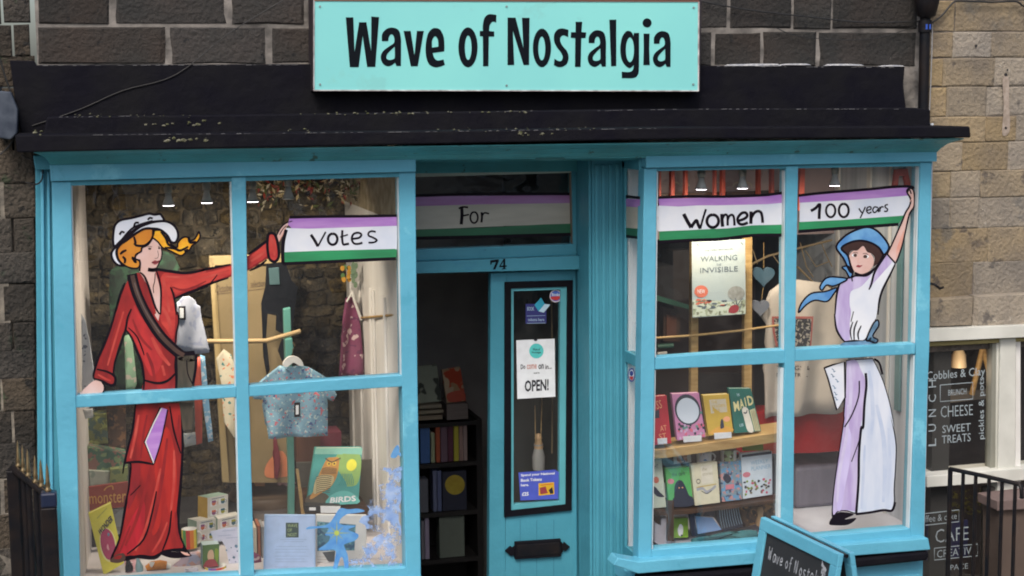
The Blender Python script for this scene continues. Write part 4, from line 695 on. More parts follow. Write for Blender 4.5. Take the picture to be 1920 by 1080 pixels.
fb = banner(ef, 'painted banner reading For in the fanlight over the door', TF, [(-60, 240), (55, 235), (400, 226), (840, 226)], [(-60, 244), (55, 238), (835, 232), (832, 272), (400, 278), (55, 288), (-60, 290)], [(-60, 290), (55, 286), (400, 278), (834, 272), (834, 378), (500, 388), (55, 408), (-60, 410)], [(-60, 408), (55, 406), (400, 396), (700, 380), (836, 376), (836, 424), (400, 440), (55, 446), (-60, 448)], [(-60, 452), (55, 450), (400, 442), (838, 430)], None,
       [([(285, 292), (287, 330), (283, 380)], 4.6), ([(270, 300), (290, 292), (318, 294)], 2.6), ([(286, 338), (322, 330)], 2.4), (el(348, 345, 19, 28), 2.6), ([(386, 318), (388, 345), (385, 370)], 3), ([(387, 340), (400, 322), (424, 326)], 2.4)], pm=ppurpd, wm=pgrey, gm=pgreend, yb=YD+.0205)
g = MB()
g.letters([Z(760, 280, 2.7, [(430, 562), (472, 556), (474, 566), (455, 608), (443, 609), (460, 570), (438, 574), (436, 584), (430, 584)])], YD-.047, ink); g.letters([Z(760, 280, 2.7, [(498, 554), (506, 553), (506, 588), (513, 587), (513, 594), (506, 595), (506, 602), (512, 606), (488, 608), (488, 604), (496, 602), (496, 596), (475, 597), (476, 590)]), Z(760, 280, 2.7, [(496, 568), (483, 589), (496, 588)])], YD-.047, ink); g.build('house_number', ef)
# door leaf
dl = thing('door_leaf', 'closed right half of the blue shop door with a tall glazed panel and letter plate', 'door', (P(1010, 1080, YD+.03).x, YD+.03, .1))
ym = YD+.02
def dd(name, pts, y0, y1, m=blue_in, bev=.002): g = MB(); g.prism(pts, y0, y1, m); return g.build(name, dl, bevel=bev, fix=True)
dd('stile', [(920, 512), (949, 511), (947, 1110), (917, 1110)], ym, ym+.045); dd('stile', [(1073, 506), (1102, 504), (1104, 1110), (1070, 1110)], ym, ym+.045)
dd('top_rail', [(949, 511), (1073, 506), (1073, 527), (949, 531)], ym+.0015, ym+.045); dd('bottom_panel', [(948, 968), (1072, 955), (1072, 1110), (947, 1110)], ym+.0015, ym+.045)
g = MB()
for u in (975, 1006, 1038): g.prism([(u, 975), (u+.9, 975), (u+.6, 1110), (u-.3, 1110)], ym+.0005, ym+.002, mat('groove_dark_teal', (.03, .18, .26), .6))
g.build('board_groove', dl)
bo = [(947, 529), (1074.5, 525.5), (1072, 957), (946, 970)]; bi = [(958.5, 541), (1063.5, 537.5), (1061, 946), (958.5, 957.5)]; ti = [(963, 546), (1051, 543), (1049, 940), (963, 946)]
def ringframe(name, a, b, y0, y1, m):
    g = MB()
    for i in range(4): j = (i+1) % 4; g.prism([a[i], a[j], b[j], b[i]], y0, y1, m)
    return g.build(name, dl, fix=True)
ringframe('black_moulding', bo, bi, ym-.012, ym+.02, black); ringframe('glazing_frame', bi, ti, ym-.004, ym+.03, mat('pale_teal_bead', (.11, .40, .46), .4))
g = MB(); g.sheet(ti, ym+.012, glassd); g.build('pane', dl)
TD = lambda p: Z(930, 780, 3.6, p)
g = MB(); g.prism(TD([(130, 852), (440, 832), (442, 950), (130, 970)]), ym-.018, ym+.001, black); g.prism(TD([(62, 912), (100, 878), (112, 890), (128, 876), (128, 955), (118, 940), (100, 948)]), ym-.012, ym+.001, black); g.prism(TD([(502, 885), (462, 850), (455, 865), (442, 850), (442, 935), (455, 905), (468, 915)]), ym-.012, ym+.001, black); g.build('letter_plate', dl, bevel=.003, fix=True)
g = MB(); g.prism(TD([(145, 872), (428, 853), (428, 930), (145, 950)]), ym-.021, ym-.017, blackr); g.build('letter_flap', dl, bevel=.002, fix=True)
# things stuck to the door glass
ys = ym+.009
def sticker(name, label, cat, base, m, extra):
    g = MB(); g.sheet(base, ys, m); o = g.build(name, None, label, cat)
    g = MB(); extra(g); g.build('print', o); return o
T10 = lambda p: Z(930, 510, 4, p); navy = flat('navy_print', (.03, .03, .17)); redp = flat('red_print', (.6, .04, .04)); cyan = flat('cyan_print', (.03, .35, .5)); sk_ = flat('sky_print', (.5, .68, .8)); inkt = flat('black_print', (.012, .012, .018))
def ex(g):
    g.sheet(T10(ell(448, 180, 38, 40, 22)), ys-.0005, flat('royal_blue_print', (.06, .14, .5))); g.sheet(T10([(410, 185), (486, 180), (482, 200), (414, 206)]), ys-.001, redp); g.sheet(T10(ell(448, 203, 22, 10, 12)), ys-.0012, redp); g.text('Books', T10(rect(420, 158, 478, 180)), ys-.0014, paper, .02)
sticker('round_sticker', 'round blue, white and red sticker in the top corner of the door glass', 'sticker', T10(ell(448, 180, 46, 48, 22)), flat('pink_white_print', (.7, .6, .64)), ex)
def ex(g):
    g.sheet(T10([(288, 248), (338, 192), (366, 240), (320, 295)]), ys-.0006, cyan); g.sheet(T10([(320, 295), (366, 240), (408, 244), (358, 305)]), ys-.0008, sk_); g.text('BOOK', T10(rect(235, 262, 285, 290)), ys-.0008, sk_); g.text('tokens here', T10(rect(240, 345, 362, 368)), ys-.0008, sk_)
    g.ribbon(T10([(232, 330), (370, 326)]), .6, ys-.0008, sk_); g.ribbon(T10([(232, 385), (370, 382)]), .6, ys-.0008, sk_)
sticker('book_sticker', 'navy sticker with a small open blue book at the top of the door glass', 'sticker', T10([(222, 240), (378, 236), (378, 385), (222, 388)]), navy, ex)
def ex(g):
    g.sheet(T10(ell(303, 592, 54, 56, 24)), ys-.0006, flat('aqua_print', (.10, .58, .55))); g.text('Wave of', T10(rect(275, 570, 330, 590)), ys-.001, inkt, .02); g.text('Nostalgia', T10(rect(268, 595, 338, 614)), ys-.001, inkt, .02)
    for s_, a, b, m in (('Do', 185, 220, inkt), ('come', 232, 305, flat('faded_red_print', (.55, .25, .2))), ('on', 318, 358, inkt), ('in...', 370, 418, inkt)): g.text(s_, T10([(a, 694), (b, 690), (b, 726), (a, 730)]), ys-.001, m, .02)
    g.text("we're", T10([(282, 750), (326, 747), (326, 762), (282, 765)]), ys-.001, inkt, .02)
    g.text('OPEN!', T10([(215, 812), (395, 800), (395, 888), (215, 900)]), ys-.001, inkt, .03)
osn = sticker('open_sign', 'white card reading OPEN hanging inside the door glass', 'sign', T10([(152, 512), (440, 500), (445, 935), (160, 952)]), paper, ex)
g = MB(); g.sheet(T10(ell(297, 508, 14, 10, 12)), ys-.002, inkt); g.build('hook', osn)
def ex(g):
    for s_, q in (('Spend your National', (168, 392, 396, 412)), ('Book Tokens', (168, 425, 310, 445)), ('here.', (168, 458, 222, 476)), ('£25', (175, 515, 220, 540))): g.text(s_, TD([(q[0], q[1]), (q[2], q[1]-14*(q[2]-q[0])/230), (q[2], q[3]-14*(q[2]-q[0])/230), (q[0], q[3])]), ys-.0012, paper, .03)
    g.sheet(TD([(287, 455), (392, 446), (394, 528), (288, 538)]), ys-.0008, flat('yellow_print', (.7, .4, .02))); g.sheet(TD([(295, 485), (335, 475), (350, 520), (300, 528)]), ys-.0012, flat('dark_red_print', (.3, .04, .05))); g.sheet(TD([(355, 500), (380, 480), (388, 522), (365, 525)]), ys-.0012, inkt); g.ribbon(TD([(300, 468), (385, 458)]), 1, ys-.0012, redp)
sticker('token_sticker', 'blue book token sticker with a yellow card at the foot of the door glass', 'sticker', TD([(152, 382), (400, 362), (425, 380), (420, 560), (165, 570)]), flat('blue_print', (.07, .10, .50)), ex)
# threshold
g = MB(); a = P(760, 1080, YD); b = P(1165, 1080, YD); g.box(a.x, b.x, .26, .7, .1, .2, mat('worn_stone_step', (.3, .27, .22), .8, bump=.4)); g.build('door_step', kind='structure')

# ================================================================ INSIDE OF THE SHOP
def S(name, m, x0, x1, y0, y1, z0, z1): g = MB(); g.box(x0, x1, y0, y1, z0, z1, m); return g.build(name, kind='structure')
XL, XR = P(70, 700, .3).x, P(1741, 700, .3).x
Xa, Xb = P(747, 600, .09).x, P(1208, 700, .12).x+.03     # partitions beside the entrance
zc = P(960, 296, .2).z+.02
S('interior_floor', mat('dark_floor', (.05, .04, .035), .6), XL, XR, .7, 4.0, .05, .12)
S('interior_ceiling', mat('interior_ceiling', (.30, .27, .24), .9), XL-.2, XR, .3, 4.0, zc+.12, zc+.2)
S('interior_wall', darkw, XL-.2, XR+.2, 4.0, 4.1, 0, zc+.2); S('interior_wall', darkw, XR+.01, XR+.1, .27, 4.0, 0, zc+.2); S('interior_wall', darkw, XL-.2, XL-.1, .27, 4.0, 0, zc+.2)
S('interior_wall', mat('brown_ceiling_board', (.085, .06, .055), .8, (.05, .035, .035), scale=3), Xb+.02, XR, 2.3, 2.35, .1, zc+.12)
# left display: rubble wall, lining, partition, floor
YB = 1.45
bw = thing('rubble_wall', 'dark brown rubble stone wall behind the left window display', 'wall', P(400, 1000, YB))
a = P(90, 300, YB); b = P(700, 1100, YB); g = MB(); g.box(a.x, b.x, YB+.02, YB+.1, b.z, a.z, rmort); g.build('mortar', bw)
v = 318; rnd = random.Random(11)
while v < 960:
    h = rnd.uniform(16, 34); u = 150+rnd.uniform(-30, 0)
    while u < 672:
        wd = rnd.uniform(26, 62) if rnd.random() < .8 else rnd.uniform(14, 26)
        if v+h > 0:
            p = P(u+1.2, v+1.2, YB); q = P(min(u+wd, 690)-1.2, v+h-1.2, YB); random.seed(int(u*7+v))
            o = stone(bw, p.x, q.x, YB+rnd.uniform(-.03, .01), YB+.05, q.z-rnd.uniform(-.002, .006), p.z+rnd.uniform(-.002, .006), rubble, src=RUB); o.rotation_euler.y = rnd.uniform(-.12, .12)
        u += wd
    v += h
S('display_floor', mat('display_floor_cloth', (.55, .52, .53), .8, (.4, .36, .36), scale=5), P(125, 900, .1).x, Xa+.01, .075, YB+.02, ZL-.06, ZL)
l0 = P(134, 700, .075); l1 = P(174, 700, 1.2)
g = MB(); g.add([(l0.x, .078, ZL), (l1.x, 1.2, ZL), (l1.x, 1.2, zc+.1), (l0.x, .078, zc+.1)], [(0, 1, 2, 3)], offw); g.build('window_lining', kind='structure')
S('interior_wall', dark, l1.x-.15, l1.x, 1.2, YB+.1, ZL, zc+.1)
pw = mat('white_partition_paint', (.80, .78, .75), .6, (.66, .64, .61), scale=3, amt=.9, stretch=(1, 3, .6))
zq = P(745, 408, .3).z
S('partition_wall', pw, Xa, Xa+.03, .09, 1.42, ZL-.05, zq)
S('partition_wall', mat('beige_wallpaper', (.42, .36, .25), .8, (.24, .19, .11), scale=18, amt=1), Xa, Xa+.03, .09, 1.42, zq, zc+.1)
g = MB()
for y in (.35, .62, .70, 1.0, 1.25): g.box(Xa-.012, Xa-.001, y, y+.03, ZL, P(745, 560, .3).z, pw)
g.build('partition_panel_strip', kind='structure', bevel=.003)
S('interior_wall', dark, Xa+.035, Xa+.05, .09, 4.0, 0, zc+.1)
def lamp(u, v, y, label, watt, lit=True, zaim=None, group=None):
    c = P(u, v, y); t = thing('spotlight', label, 'spotlight', c, group)
    g = MB(); g.lathe(c, [(.0, .05), (.012, .05), (.014, .03), (.017, .022), (.025, .0)], mat('lamp_glass_white', (.75, .73, .7), .25)); g.build('reflector', t)
    g = MB(); g.lathe(c, [(.026, -.002), (.027, .004), (.022, .006)], mat('lamp_rim', (.6, .58, .55), .3, metal=.6)); g.build('rim', t)
    g = MB(); g.lathe((c.x, c.y, c.z), [(.0, -.003), (.022, -.004), (.024, .003)], mat('lit_lamp_face', (.9, .9, .9), .4, emit=(1, .93, .98, 9)) if lit else mat('unlit_lamp_face', (.8, .78, .74), .4)); g.build('bulb', t)
    g = MB(); g.tube([(c.x, c.y, c.z+.05), (c.x, c.y, c.z+.20)], .006, mat('lamp_stem', (.55, .5, .42), .4, metal=.5)); g.lathe((c.x, c.y, c.z), [(.016, .05), (.018, .075), (.010, .085)], mat('lamp_stem', (.5,)*3)); g.build('stem', t)
    if lit:
        ld = bpy.data.lights.new('lamp_light', 'SPOT'); ld.energy = watt; ld.spot_size = rad(125); ld.spot_blend = .8; ld.shadow_soft_size = .025; ld.color = (1, .86, .68)
        lo = bpy.data.objects.new('lamp_light', ld); col.objects.link(lo); lo.location = (0, 0, -.012); lo.parent = t
        d = Vector((0, .35, -1)) if zaim is None else Vector(zaim); lo.rotation_euler = (-d).to_track_quat('Z', 'Y').to_euler()
gl = 'spotlights hanging in the left window'
lamp(316, 384, .34, 'lit white spotlight above the red lady, leftmost in the left window', 25, zaim=(-.1, .9, -1), group=gl)
lamp(388, 379, .34, 'lit white spotlight second from the left, over the lady\'s stretched arm', 20, zaim=(.1, .7, -1), group=gl)
lamp(474, 377, .34, 'lit white spotlight just right of the middle bar of the left window', 25, zaim=(.3, .9, -1), group=gl)
lamp(541, 372, .3, 'white spotlight above the votes banner, rightmost in the left window', 0, lit=False, group=gl)

def one(name, label, cat, fn, group=None, bevel=0, solid=0, fix=False):
    g = MB(); fn(g); return g.build(name, None, label, cat, group, bevel=bevel, solid=solid, fix=fix)
def pattern(name, c, cols, scale=40, thr=.62, rough=.85):
    """printed cloth or paper: coloured blotches over a ground colour"""
    if name in MAT: return MAT[name]
    m = mat(name, c, rough, scale=12); n = m.node_tree; L = n.links.new; b = n.nodes['Principled BSDF']; src = b.inputs['Base Color'].links[0].from_socket
    tc = n.nodes.new('ShaderNodeNewGeometry')
    for i, cc in enumerate(cols):
        vo = n.nodes.new('ShaderNodeTexNoise'); vo.inputs['Scale'].default_value = scale*(1+.3*i); vo.inputs['Detail'].default_value = 1.5
        ad = n.nodes.new('ShaderNodeVectorMath'); ad.inputs[1].default_value = (3.1*i, 1.7*i, 5.3*i); L(tc.outputs['Position'], ad.inputs[0]); L(ad.outputs[0], vo.inputs['Vector'])
        mr = n.nodes.new('ShaderNodeMapRange'); mr.inputs[1].default_value = thr; mr.inputs[2].default_value = thr+.03; L(vo.outputs[0], mr.inputs[0])
        mx = n.nodes.new('ShaderNodeMix'); mx.data_type = 'RGBA'; mx.inputs[7].default_value = (*cc, 1); L(mr.outputs[0], mx.inputs[0]); L(src, mx.inputs[6]); src = mx.outputs[2]
    L(src, b.inputs['Base Color']); return m
# kraft board
T11 = lambda p: Z(320, 560, 3, p)
kb = thing('display_board', 'tall wooden framed kraft paper board with faint script in the left window', 'board', P(470, 905, 1.0))
g = MB(); g.prism([(398, 487), (530, 480), (545, 905), (425, 905)], .96, .99, card); g.build('panel', kb, fix=True)
g = MB()
for q in ([(392, 483), (402, 483), (428, 905), (417, 905)], [(392, 480), (533, 476), (533, 494), (392, 498)], [(398, 500), (403, 500), (430, 905), (426, 905)]): g.prism(q, .93, .965, mat('gilt_pale_wood', (.42, .32, .16), .45, (.34, .24, .1), scale=9))
g.build('frame', kb, bevel=.003, fix=True)
g = MB(); g.text('October', [(405, 535), (437, 531), (437, 545), (405, 550)], .958, pbrown); g.text('selection', [(470, 526), (497, 524), (497, 537), (470, 540)], .958, pbrown)
g.ribbon([(404, 552), (500, 541)], 1, .958, pbrown); g.blob([(500, 870), (525, 845), (540, 862), (545, 890), (500, 895)], .958, flat('coral_print', (.65, .22, .10))); g.build('print', kb)
one('garment', 'crumpled cream cloth covered in colour hanging over the board edge', 'garment', lambda g: g.cloth([(405, 672), (420, 655), (434, 665), (445, 700), (449, 830), (438, 820), (420, 790), (415, 720)], .85, pattern('cream_floral_cloth', (.6, .55, .42), [(.05, .2, .2), (.6, .2, .1)], 45, .64)), solid=.004)
# clothes rail
cr = thing('clothes_rail', 'wooden clothes rail on turquoise posts in the left window', 'clothes rail', (P(545, 1000, .62).x, .62, ZL))
g = MB(); g.tube([P(345, 640, .6), P(430, 640, .6), P(500, 639, .6), P(563, 621, .62)], .0105, mat('dull_pine_rail', (.36, .25, .12), .55, (.26, .17, .07), scale=9), 10); g.build('rail', cr)
turq = mat('turquoise_post_paint', (.09, .27, .23), .5, (.06, .2, .18), scale=8)
g = MB(); g.prism([(532, 580), (545, 577), (553, 900), (552, 1040), (540, 1040), (541, 900)], .64, .68, turq); g.build('post', cr, bevel=.003, fix=True)
g = MB(); g.prism([(535, 636), (548, 634), (551, 655), (545, 672), (536, 672)], .585, .64, turq); g.build('bracket', cr, bevel=.004, fix=True)
one('apron', 'pale blue sleeveless top with a black framed tag hanging behind the red lady', 'garment', lambda g: g.cloth(T2([(755, 30), (800, -15), (850, -22), (890, 10), (905, 42), (935, 60), (950, 160), (985, 300), (1003, 395), (1000, 415), (900, 430), (800, 402), (745, 370), (760, 200)]), .45, pattern('pale_blue_cloth', (.38, .41, .50), [(.28, .31, .42)], 30, .6)), solid=.005)
tg = thing('swing_tag', 'white tag in a black border on the pale blue top behind the lady', 'tag', P(342, 600, .43))
g = MB(); g.prism(T2([(768, 60), (822, 58), (824, 165), (772, 162)]), .425, .43, pline); g.build('border', tg); g = MB(); g.prism(T2([(776, 75), (808, 74), (808, 150), (778, 150)]), .422, .4255, paper); g.build('card', tg)
one('garment', 'dark green leafy jacket hanging behind the lady in red', 'garment', lambda g: g.cloth([(206, 510), (240, 485), (300, 468), (326, 478), (336, 500), (338, 560), (320, 640), (300, 735), (222, 735), (210, 640), (204, 560)], .75, pattern('green_leaf_cloth', (.007, .022, .012), [(.014, .045, .022), (.005, .012, .007)], 25, .55), .02), solid=.006)
one('garment', 'pale green scarf strip hanging beside the lady\'s waist', 'garment', lambda g: g.cloth([(233, 630), (246, 625), (256, 720), (250, 735), (236, 735)], .6, pattern('pale_green_cloth', (.22, .36, .24), [(.4, .35, .3)], 30, .58)), solid=.004)
for lab, q, m, y in (('coral red scarf hanging under the pale blue top', [(366, 672), (376, 668), (380, 730), (379, 830), (369, 835), (364, 760)], flat('coral_cloth', (.55, .08, .05)), .56), ('light blue striped scarf hanging under the pale blue top', [(375, 665), (384, 668), (390, 735), (399, 826), (390, 828), (381, 760)], pattern('striped_blue_cloth', (.2, .42, .62), [(.5, .58, .66)], 60, .55), .54), ('grey brown patterned skirt hanging beside the lady\'s bag', [(340, 740), (364, 740), (366, 800), (360, 812), (345, 812), (340, 790)], pattern('grey_brown_cloth', (.10, .09, .07), [(.3, .28, .24)], 50, .62), .5), ('pale grey patterned cloth at the very foot of the scarf rack', [(343, 812), (366, 810), (368, 834), (346, 838)], pattern('pale_grey_cloth', (.42, .44, .44), [(.2, .25, .3)], 60, .62), .55)):
    one('scarf', lab, 'scarf', lambda g: g.cloth(q, y, m, .008), solid=.004)
one('garment', 'white fabric with dark buttons hanging at the left edge of the left window', 'garment', lambda g: g.cloth([(152, 588), (160, 600), (170, 650), (177, 700), (175, 735), (155, 738)], .40, pattern('white_blue_cloth', (.62, .64, .68), [(.15, .17, .22)], 40, .66)), solid=.005)
one('garment', 'pale cloth hem below the crossbar at the left edge of the left window', 'garment', lambda g: g.cloth([(155, 768), (174, 766), (175, 782), (160, 786)], .40, flat('pale_hem', (.55, .54, .52)), .004), solid=.004)
# black dress with cut outs
bd_ = thing('garment', 'black garment with cut out shapes hanging by the stone wall', 'garment', P(520, 700, .8))
T12 = lambda p: Z(430, 320, 2.572, p)
g = MB(); g.prism(T12([(180, 450), (270, 440), (300, 530), (330, 560), (320, 640), (305, 760), (300, 900), (255, 920), (235, 870), (262, 790), (225, 770), (228, 700), (185, 690), (178, 800), (195, 960), (182, 990), (165, 900), (155, 640), (175, 560)]), .80, .815, mat('black_cloth', (.006, .007, .010), .9, spec=.1)); g.build('body', bd_, fix=True)
g = MB(); g.prism(T12([(190, 470), (240, 465), (245, 550), (195, 552)]), .79, .801, mat('dark_teal_cloth', (.04, .09, .10), .8)); g.build('bib', bd_, bevel=.004, fix=True)
# blue floral blouse on hanger
bl = thing('blouse', 'light blue floral short sleeved blouse on a white hanger', 'garment', P(560, 822, .5))
q = T11([(505, 462), (560, 420), (615, 375), (660, 385), (720, 375), (780, 385), (840, 420), (885, 450), (935, 540), (915, 575), (880, 560), (885, 770), (720, 778), (550, 785), (545, 700), (535, 590), (520, 570), (460, 560), (465, 500)])
g = MB(); g.cloth(q, .48, pattern('blue_floral_cloth', (.20, .36, .46), [(.06, .10, .25), (.55, .12, .14), (.5, .58, .55)], 55, .63), .012, 45); g.build('cloth', bl, solid=.006)
g = MB(); g.prism(smooth(T11([(630, 372), (650, 335), (690, 322), (730, 340), (748, 378), (720, 375), (690, 362), (655, 385)])), .455, .465, white); g.build('hanger', bl, bevel=.003, fix=True); g = MB(); g.tube([P(549, 668, .46), P(549, 655, .46), P(553, 648, .46), P(549, 642, .46)], .003, brass, 6); g.build('hanger_hook', bl)
g = MB(); g.prism(T11([(695, 585), (728, 583), (728, 665), (695, 668)]), .458, .46, pline); g.prism(T11([(704, 600), (720, 599), (720, 650), (704, 652)]), .4565, .4585, paper); g.build('tag', bl)
# plum floral dress
pd = thing('dress', 'plum dress with pale flowers hanging against the white partition', 'garment', P(656, 705, .9))
g = MB(); g.cloth(T12([(560, 615), (585, 608), (600, 620), (622, 640), (635, 780), (645, 985), (525, 990), (535, 800), (545, 700)]), .95, pattern('plum_floral_cloth', (.20, .05, .11), [(.55, .42, .42), (.12, .03, .08)], 28, .60), .018, 60); g.build('cloth', pd, solid=.006)
g = MB(); g.tube([P(660, 545, .94), P(664, 562, .94), P(674, 590, .94), P(678, 600, .94)], .007, white, 6); g.tube([P(660, 548, .94), P(650, 566, .94)], .005, white, 6); g.build('hanger', pd)
one('hook_rail', 'thin pale rail fixed along the white partition', 'rail', lambda g: g.tube([P(677, 596, .95), P(700, 594, .6), P(746, 590, .14)], .006, wood, 6))
one('dried_flowers', 'small orange and green dried flower bunch hung above the plum dress', 'flowers', lambda g: [g.blob(ell(648+rnd.uniform(-7, 7), 512+rnd.uniform(-14, 14), 4, 5, 7), .93-.002*i, flat('orange_flower', (.55, .28, .03)) if i % 3 else flat('leaf_green', (.1, .2, .06))) for i in range(12)]+[g.blob(ell(664+rnd.uniform(-4, 4), 515+rnd.uniform(-20, 20), 3.5, 6, 7), .91-.002*i, flat('sage_leaf', (.16, .24, .15))) for i in range(12)])

# books
def book(label, q, yt, yb, m, extra=None, th=.022, group=None, name='book', cat='book', pm=None):
    mp = quadmap(q, yt, yb); off = lambda k: (lambda s, t: mp(s, t)+Vector((0, k, 0)))
    t = thing(name, label, cat, mp(.5, 1), group)
    g = MB(); g.prism(rect(0, 0, 1, 1), 0, .004, m, pl=mp); g.prism(rect(0, 0, 1, 1), 0, .004, m, pl=off(th)); g.prism([(0, 0), (.03, 0), (.03, 1), (0, 1)], 0, th, m, pl=off(.002)); g.build('cover', t, bevel=.0015, fix=True)
    g = MB(); g.prism(rect(.035, .012, .985, .985), 0, th-.004, pm or mat('book_pages', (.66, .6, .48), .8), pl=off(.004)); g.build('pages', t)
    if extra: g = MB(); extra(g, lambda k: off(-.0006*k)); g.build('cover_print', t)
    return t
T13 = lambda p: Z(460, 820, 4.153, p)
tealc = flat('teal_cover', (.05, .30, .28))
def ex(g, o):
    g.sheet([(0, 0), (1, 0), (1, .12), (0, .1)], o(1), flat('mint_print', (.22, .5, .42))); g.blob([(.5, .1), (.95, .1), (.97, .6), (.75, .68), (.55, .6), (.48, .3)], o(1), flat('lime_green_print', (.25, .42, .12))); g.sheet(ell(.80, .3, .105, .105, 24), o(3), flat('sun_yellow_print', (.75, .72, .06)))
    ow = flat('owl_orange_print', (.50, .24, .05)); od = flat('owl_dark_print', (.08, .06, .03)); oc = flat('owl_cream_print', (.55, .45, .22))
    g.blob([(.28, .18), (.38, .16), (.52, .17), (.54, .3), (.52, .5), (.42, .68), (.25, .78), (.08, .88), (.04, .85), (.1, .72), (.14, .5), (.2, .34)], o(3), ow); g.blob([(.12, .5), (.3, .46), (.46, .5), (.44, .64), (.28, .74), (.1, .78)], o(4), oc)
    for i in range(9): y = .48+i*.035; g.ribbon([(.1+.006*i, y+.02), (.25, y-.01), (.42, y+.015)], .011, o(5), od)
    for cx in (.33, .44): g.sheet(ell(cx, .27, .045, .04, 12), o(5), flat('owl_eye_print', (.7, .45, .05))); g.sheet(ell(cx, .27, .02, .018, 10), o(6), od)
    g.ribbon([(.24, .17), (.32, .22), (.39, .24), (.47, .21), (.56, .17)], .02, o(6), od)
    for i in range(5): g.ribbon([(.2, .36+i*.02), (.3, .34+i*.025), (.5, .36+i*.02)], .008, o(5), od)
    for i in range(8): g.ribbon([(.6+.03*i, .45), (.62+.035*i, .58), (.58+.04*i, .66)], .012, o(2), flat('teal_reed_print', (.03, .22, .2)))
    g.blob([(0, .82), (.3, .78), (.45, .9), (.4, 1), (0, 1)], o(2), od); g.blob([(.4, .98), (.42, .85), (.6, .76), (.8, .77), (.97, .88), (.98, .98)], o(5), flat('pale_teal_print', (.12, .45, .42)))
    g.text('BIRDS', [(.45, .86), (.93, .84), (.95, .94), (.44, .96)], o(7), paper, .03)
book('large teal children\'s book BIRDS with an orange owl on the cover', T13([(545, 85), (912, 82), (880, 520), (475, 535)]), .62, .52, tealc, ex, .03)
one('price_card', 'small white card leaning at the foot of the owl book', 'card', lambda g: g.prism(T13([(585, 535), (740, 538), (738, 590), (588, 588)]), .44, .443, paper))
one('book_stand', 'dark wooden book stand under the owl book', 'stand', lambda g: (g.prism([(566, 935), (640, 938), (690, 950), (690, 972), (560, 972)], .53, .75, woodd), g.prism([(555, 880), (560, 880), (573, 970), (566, 970)], .52, .54, wood)), fix=True, bevel=.003)
# framed notices
T14 = T13
nt1 = thing('notice', 'pale blue framed notice with a small dark picture, standing in the left window', 'notice', P(545, 1085, .14))
g = MB(); g.prism(T13([(150, 603), (548, 605), (548, 1100), (140, 1100)]), .14, .155, mat('pale_blue_frame', (.42, .56, .80), .4)); g.build('frame', nt1, bevel=.003, fix=True)
g = MB(); g.sheet(T13([(165, 616), (534, 618), (534, 1100), (156, 1100)]), .1395, bpaper); g.build('sheet', nt1)
g = MB(); g.sheet(T13(rect(315, 665, 415, 780)), .139, flat('dark_green_print', (.06, .09, .08))); g.text('WAVE\nOF\nNOST', T13(rect(328, 675, 405, 770)), .1385, flat('lime_lettering', (.45, .55, .25)))
for y, x0, x1 in ((796, 275, 480), (812, 300, 455), (850, 240, 480), (872, 230, 490), (894, 235, 470), (925, 230, 490), (947, 235, 460), (969, 230, 485), (1010, 230, 480), (1032, 236, 440)): g.ribbon(T13([(x0, y), (x1, y)]), .6, .139, flat('faint_grey_print', (.30, .38, .56)))
g.build('print', nt1)
nt2 = thing('notice', 'white framed picture with a blue and green scene behind the painted blue figure', 'notice', P(640, 1085, .2))
g = MB(); g.prism(T13([(552, 600), (945, 605), (940, 1100), (550, 1100)]), .2, .215, white); g.build('frame', nt2, bevel=.003, fix=True)
g = MB(); g.sheet(T13([(560, 655), (860, 680), (850, 880), (560, 885)]), .1995, pattern('sea_picture', (.10, .25, .33), [(.2, .4, .4), (.05, .12, .2)], 40, .55)); g.sheet(T13([(600, 895), (700, 885), (690, 1000), (640, 960)]), .199, flat('dark_grey_print', (.08, .09, .1)))
for y in (930, 950, 975, 1040): g.ribbon(T13([(560, y), (700, y+3)]), .6, .1992, flat('faint_brown_print', (.4, .32, .25)))
g.build('print', nt2)
# round table with things on it
rt = thing('round_table', 'round dark wooden table with a grey cloth round it behind the blue notice', 'table', (P(500, 960, 1.1).x, 1.1, ZL))
tc_ = P(500, 925, 1.1)
g = MB(); g.lathe((tc_.x, 1.1, tc_.z), [(0, .012), (.17, .012), (.178, .004), (.178, -.03), (.16, -.045)], mat('worn_brown_table', (.10, .065, .04), .5, (.2, .14, .09), scale=10), 28); g.build('top', rt)
g = MB(); g.lathe((tc_.x, 1.1, ZL), [(.17, 0), (.165, tc_.z-ZL-.04)], mat('grey_felt', (.20, .17, .15), .95), 28); g.build('skirt', rt)
one('cushion', 'crumpled pale pink cloth lying on the round table', 'cloth', lambda g: g.cloth([(520, 893), (528, 884), (548, 890), (553, 905), (546, 912), (520, 910)], 1.0, flat('pale_pink_cloth', (.62, .42, .44)), .02, 60), solid=.012)
one('ribbon', 'dark red ribbon hanging down to the pink cloth', 'ribbon', lambda g: g.cloth([(512, 818), (518, 818), (526, 860), (524, 880), (520, 900), (514, 895), (520, 870)], .93, flat('dark_red_ribbon', (.16, .02, .03)), .004), solid=.004)
one('leather_box', 'small tan box on the round table next to the middle bar', 'box', lambda g: g.prism([(478, 896), (498, 896), (497, 912), (478, 912)], .98, 1.04, mat('tan_leather', (.25, .11, .03), .5)), bevel=.004, fix=True)
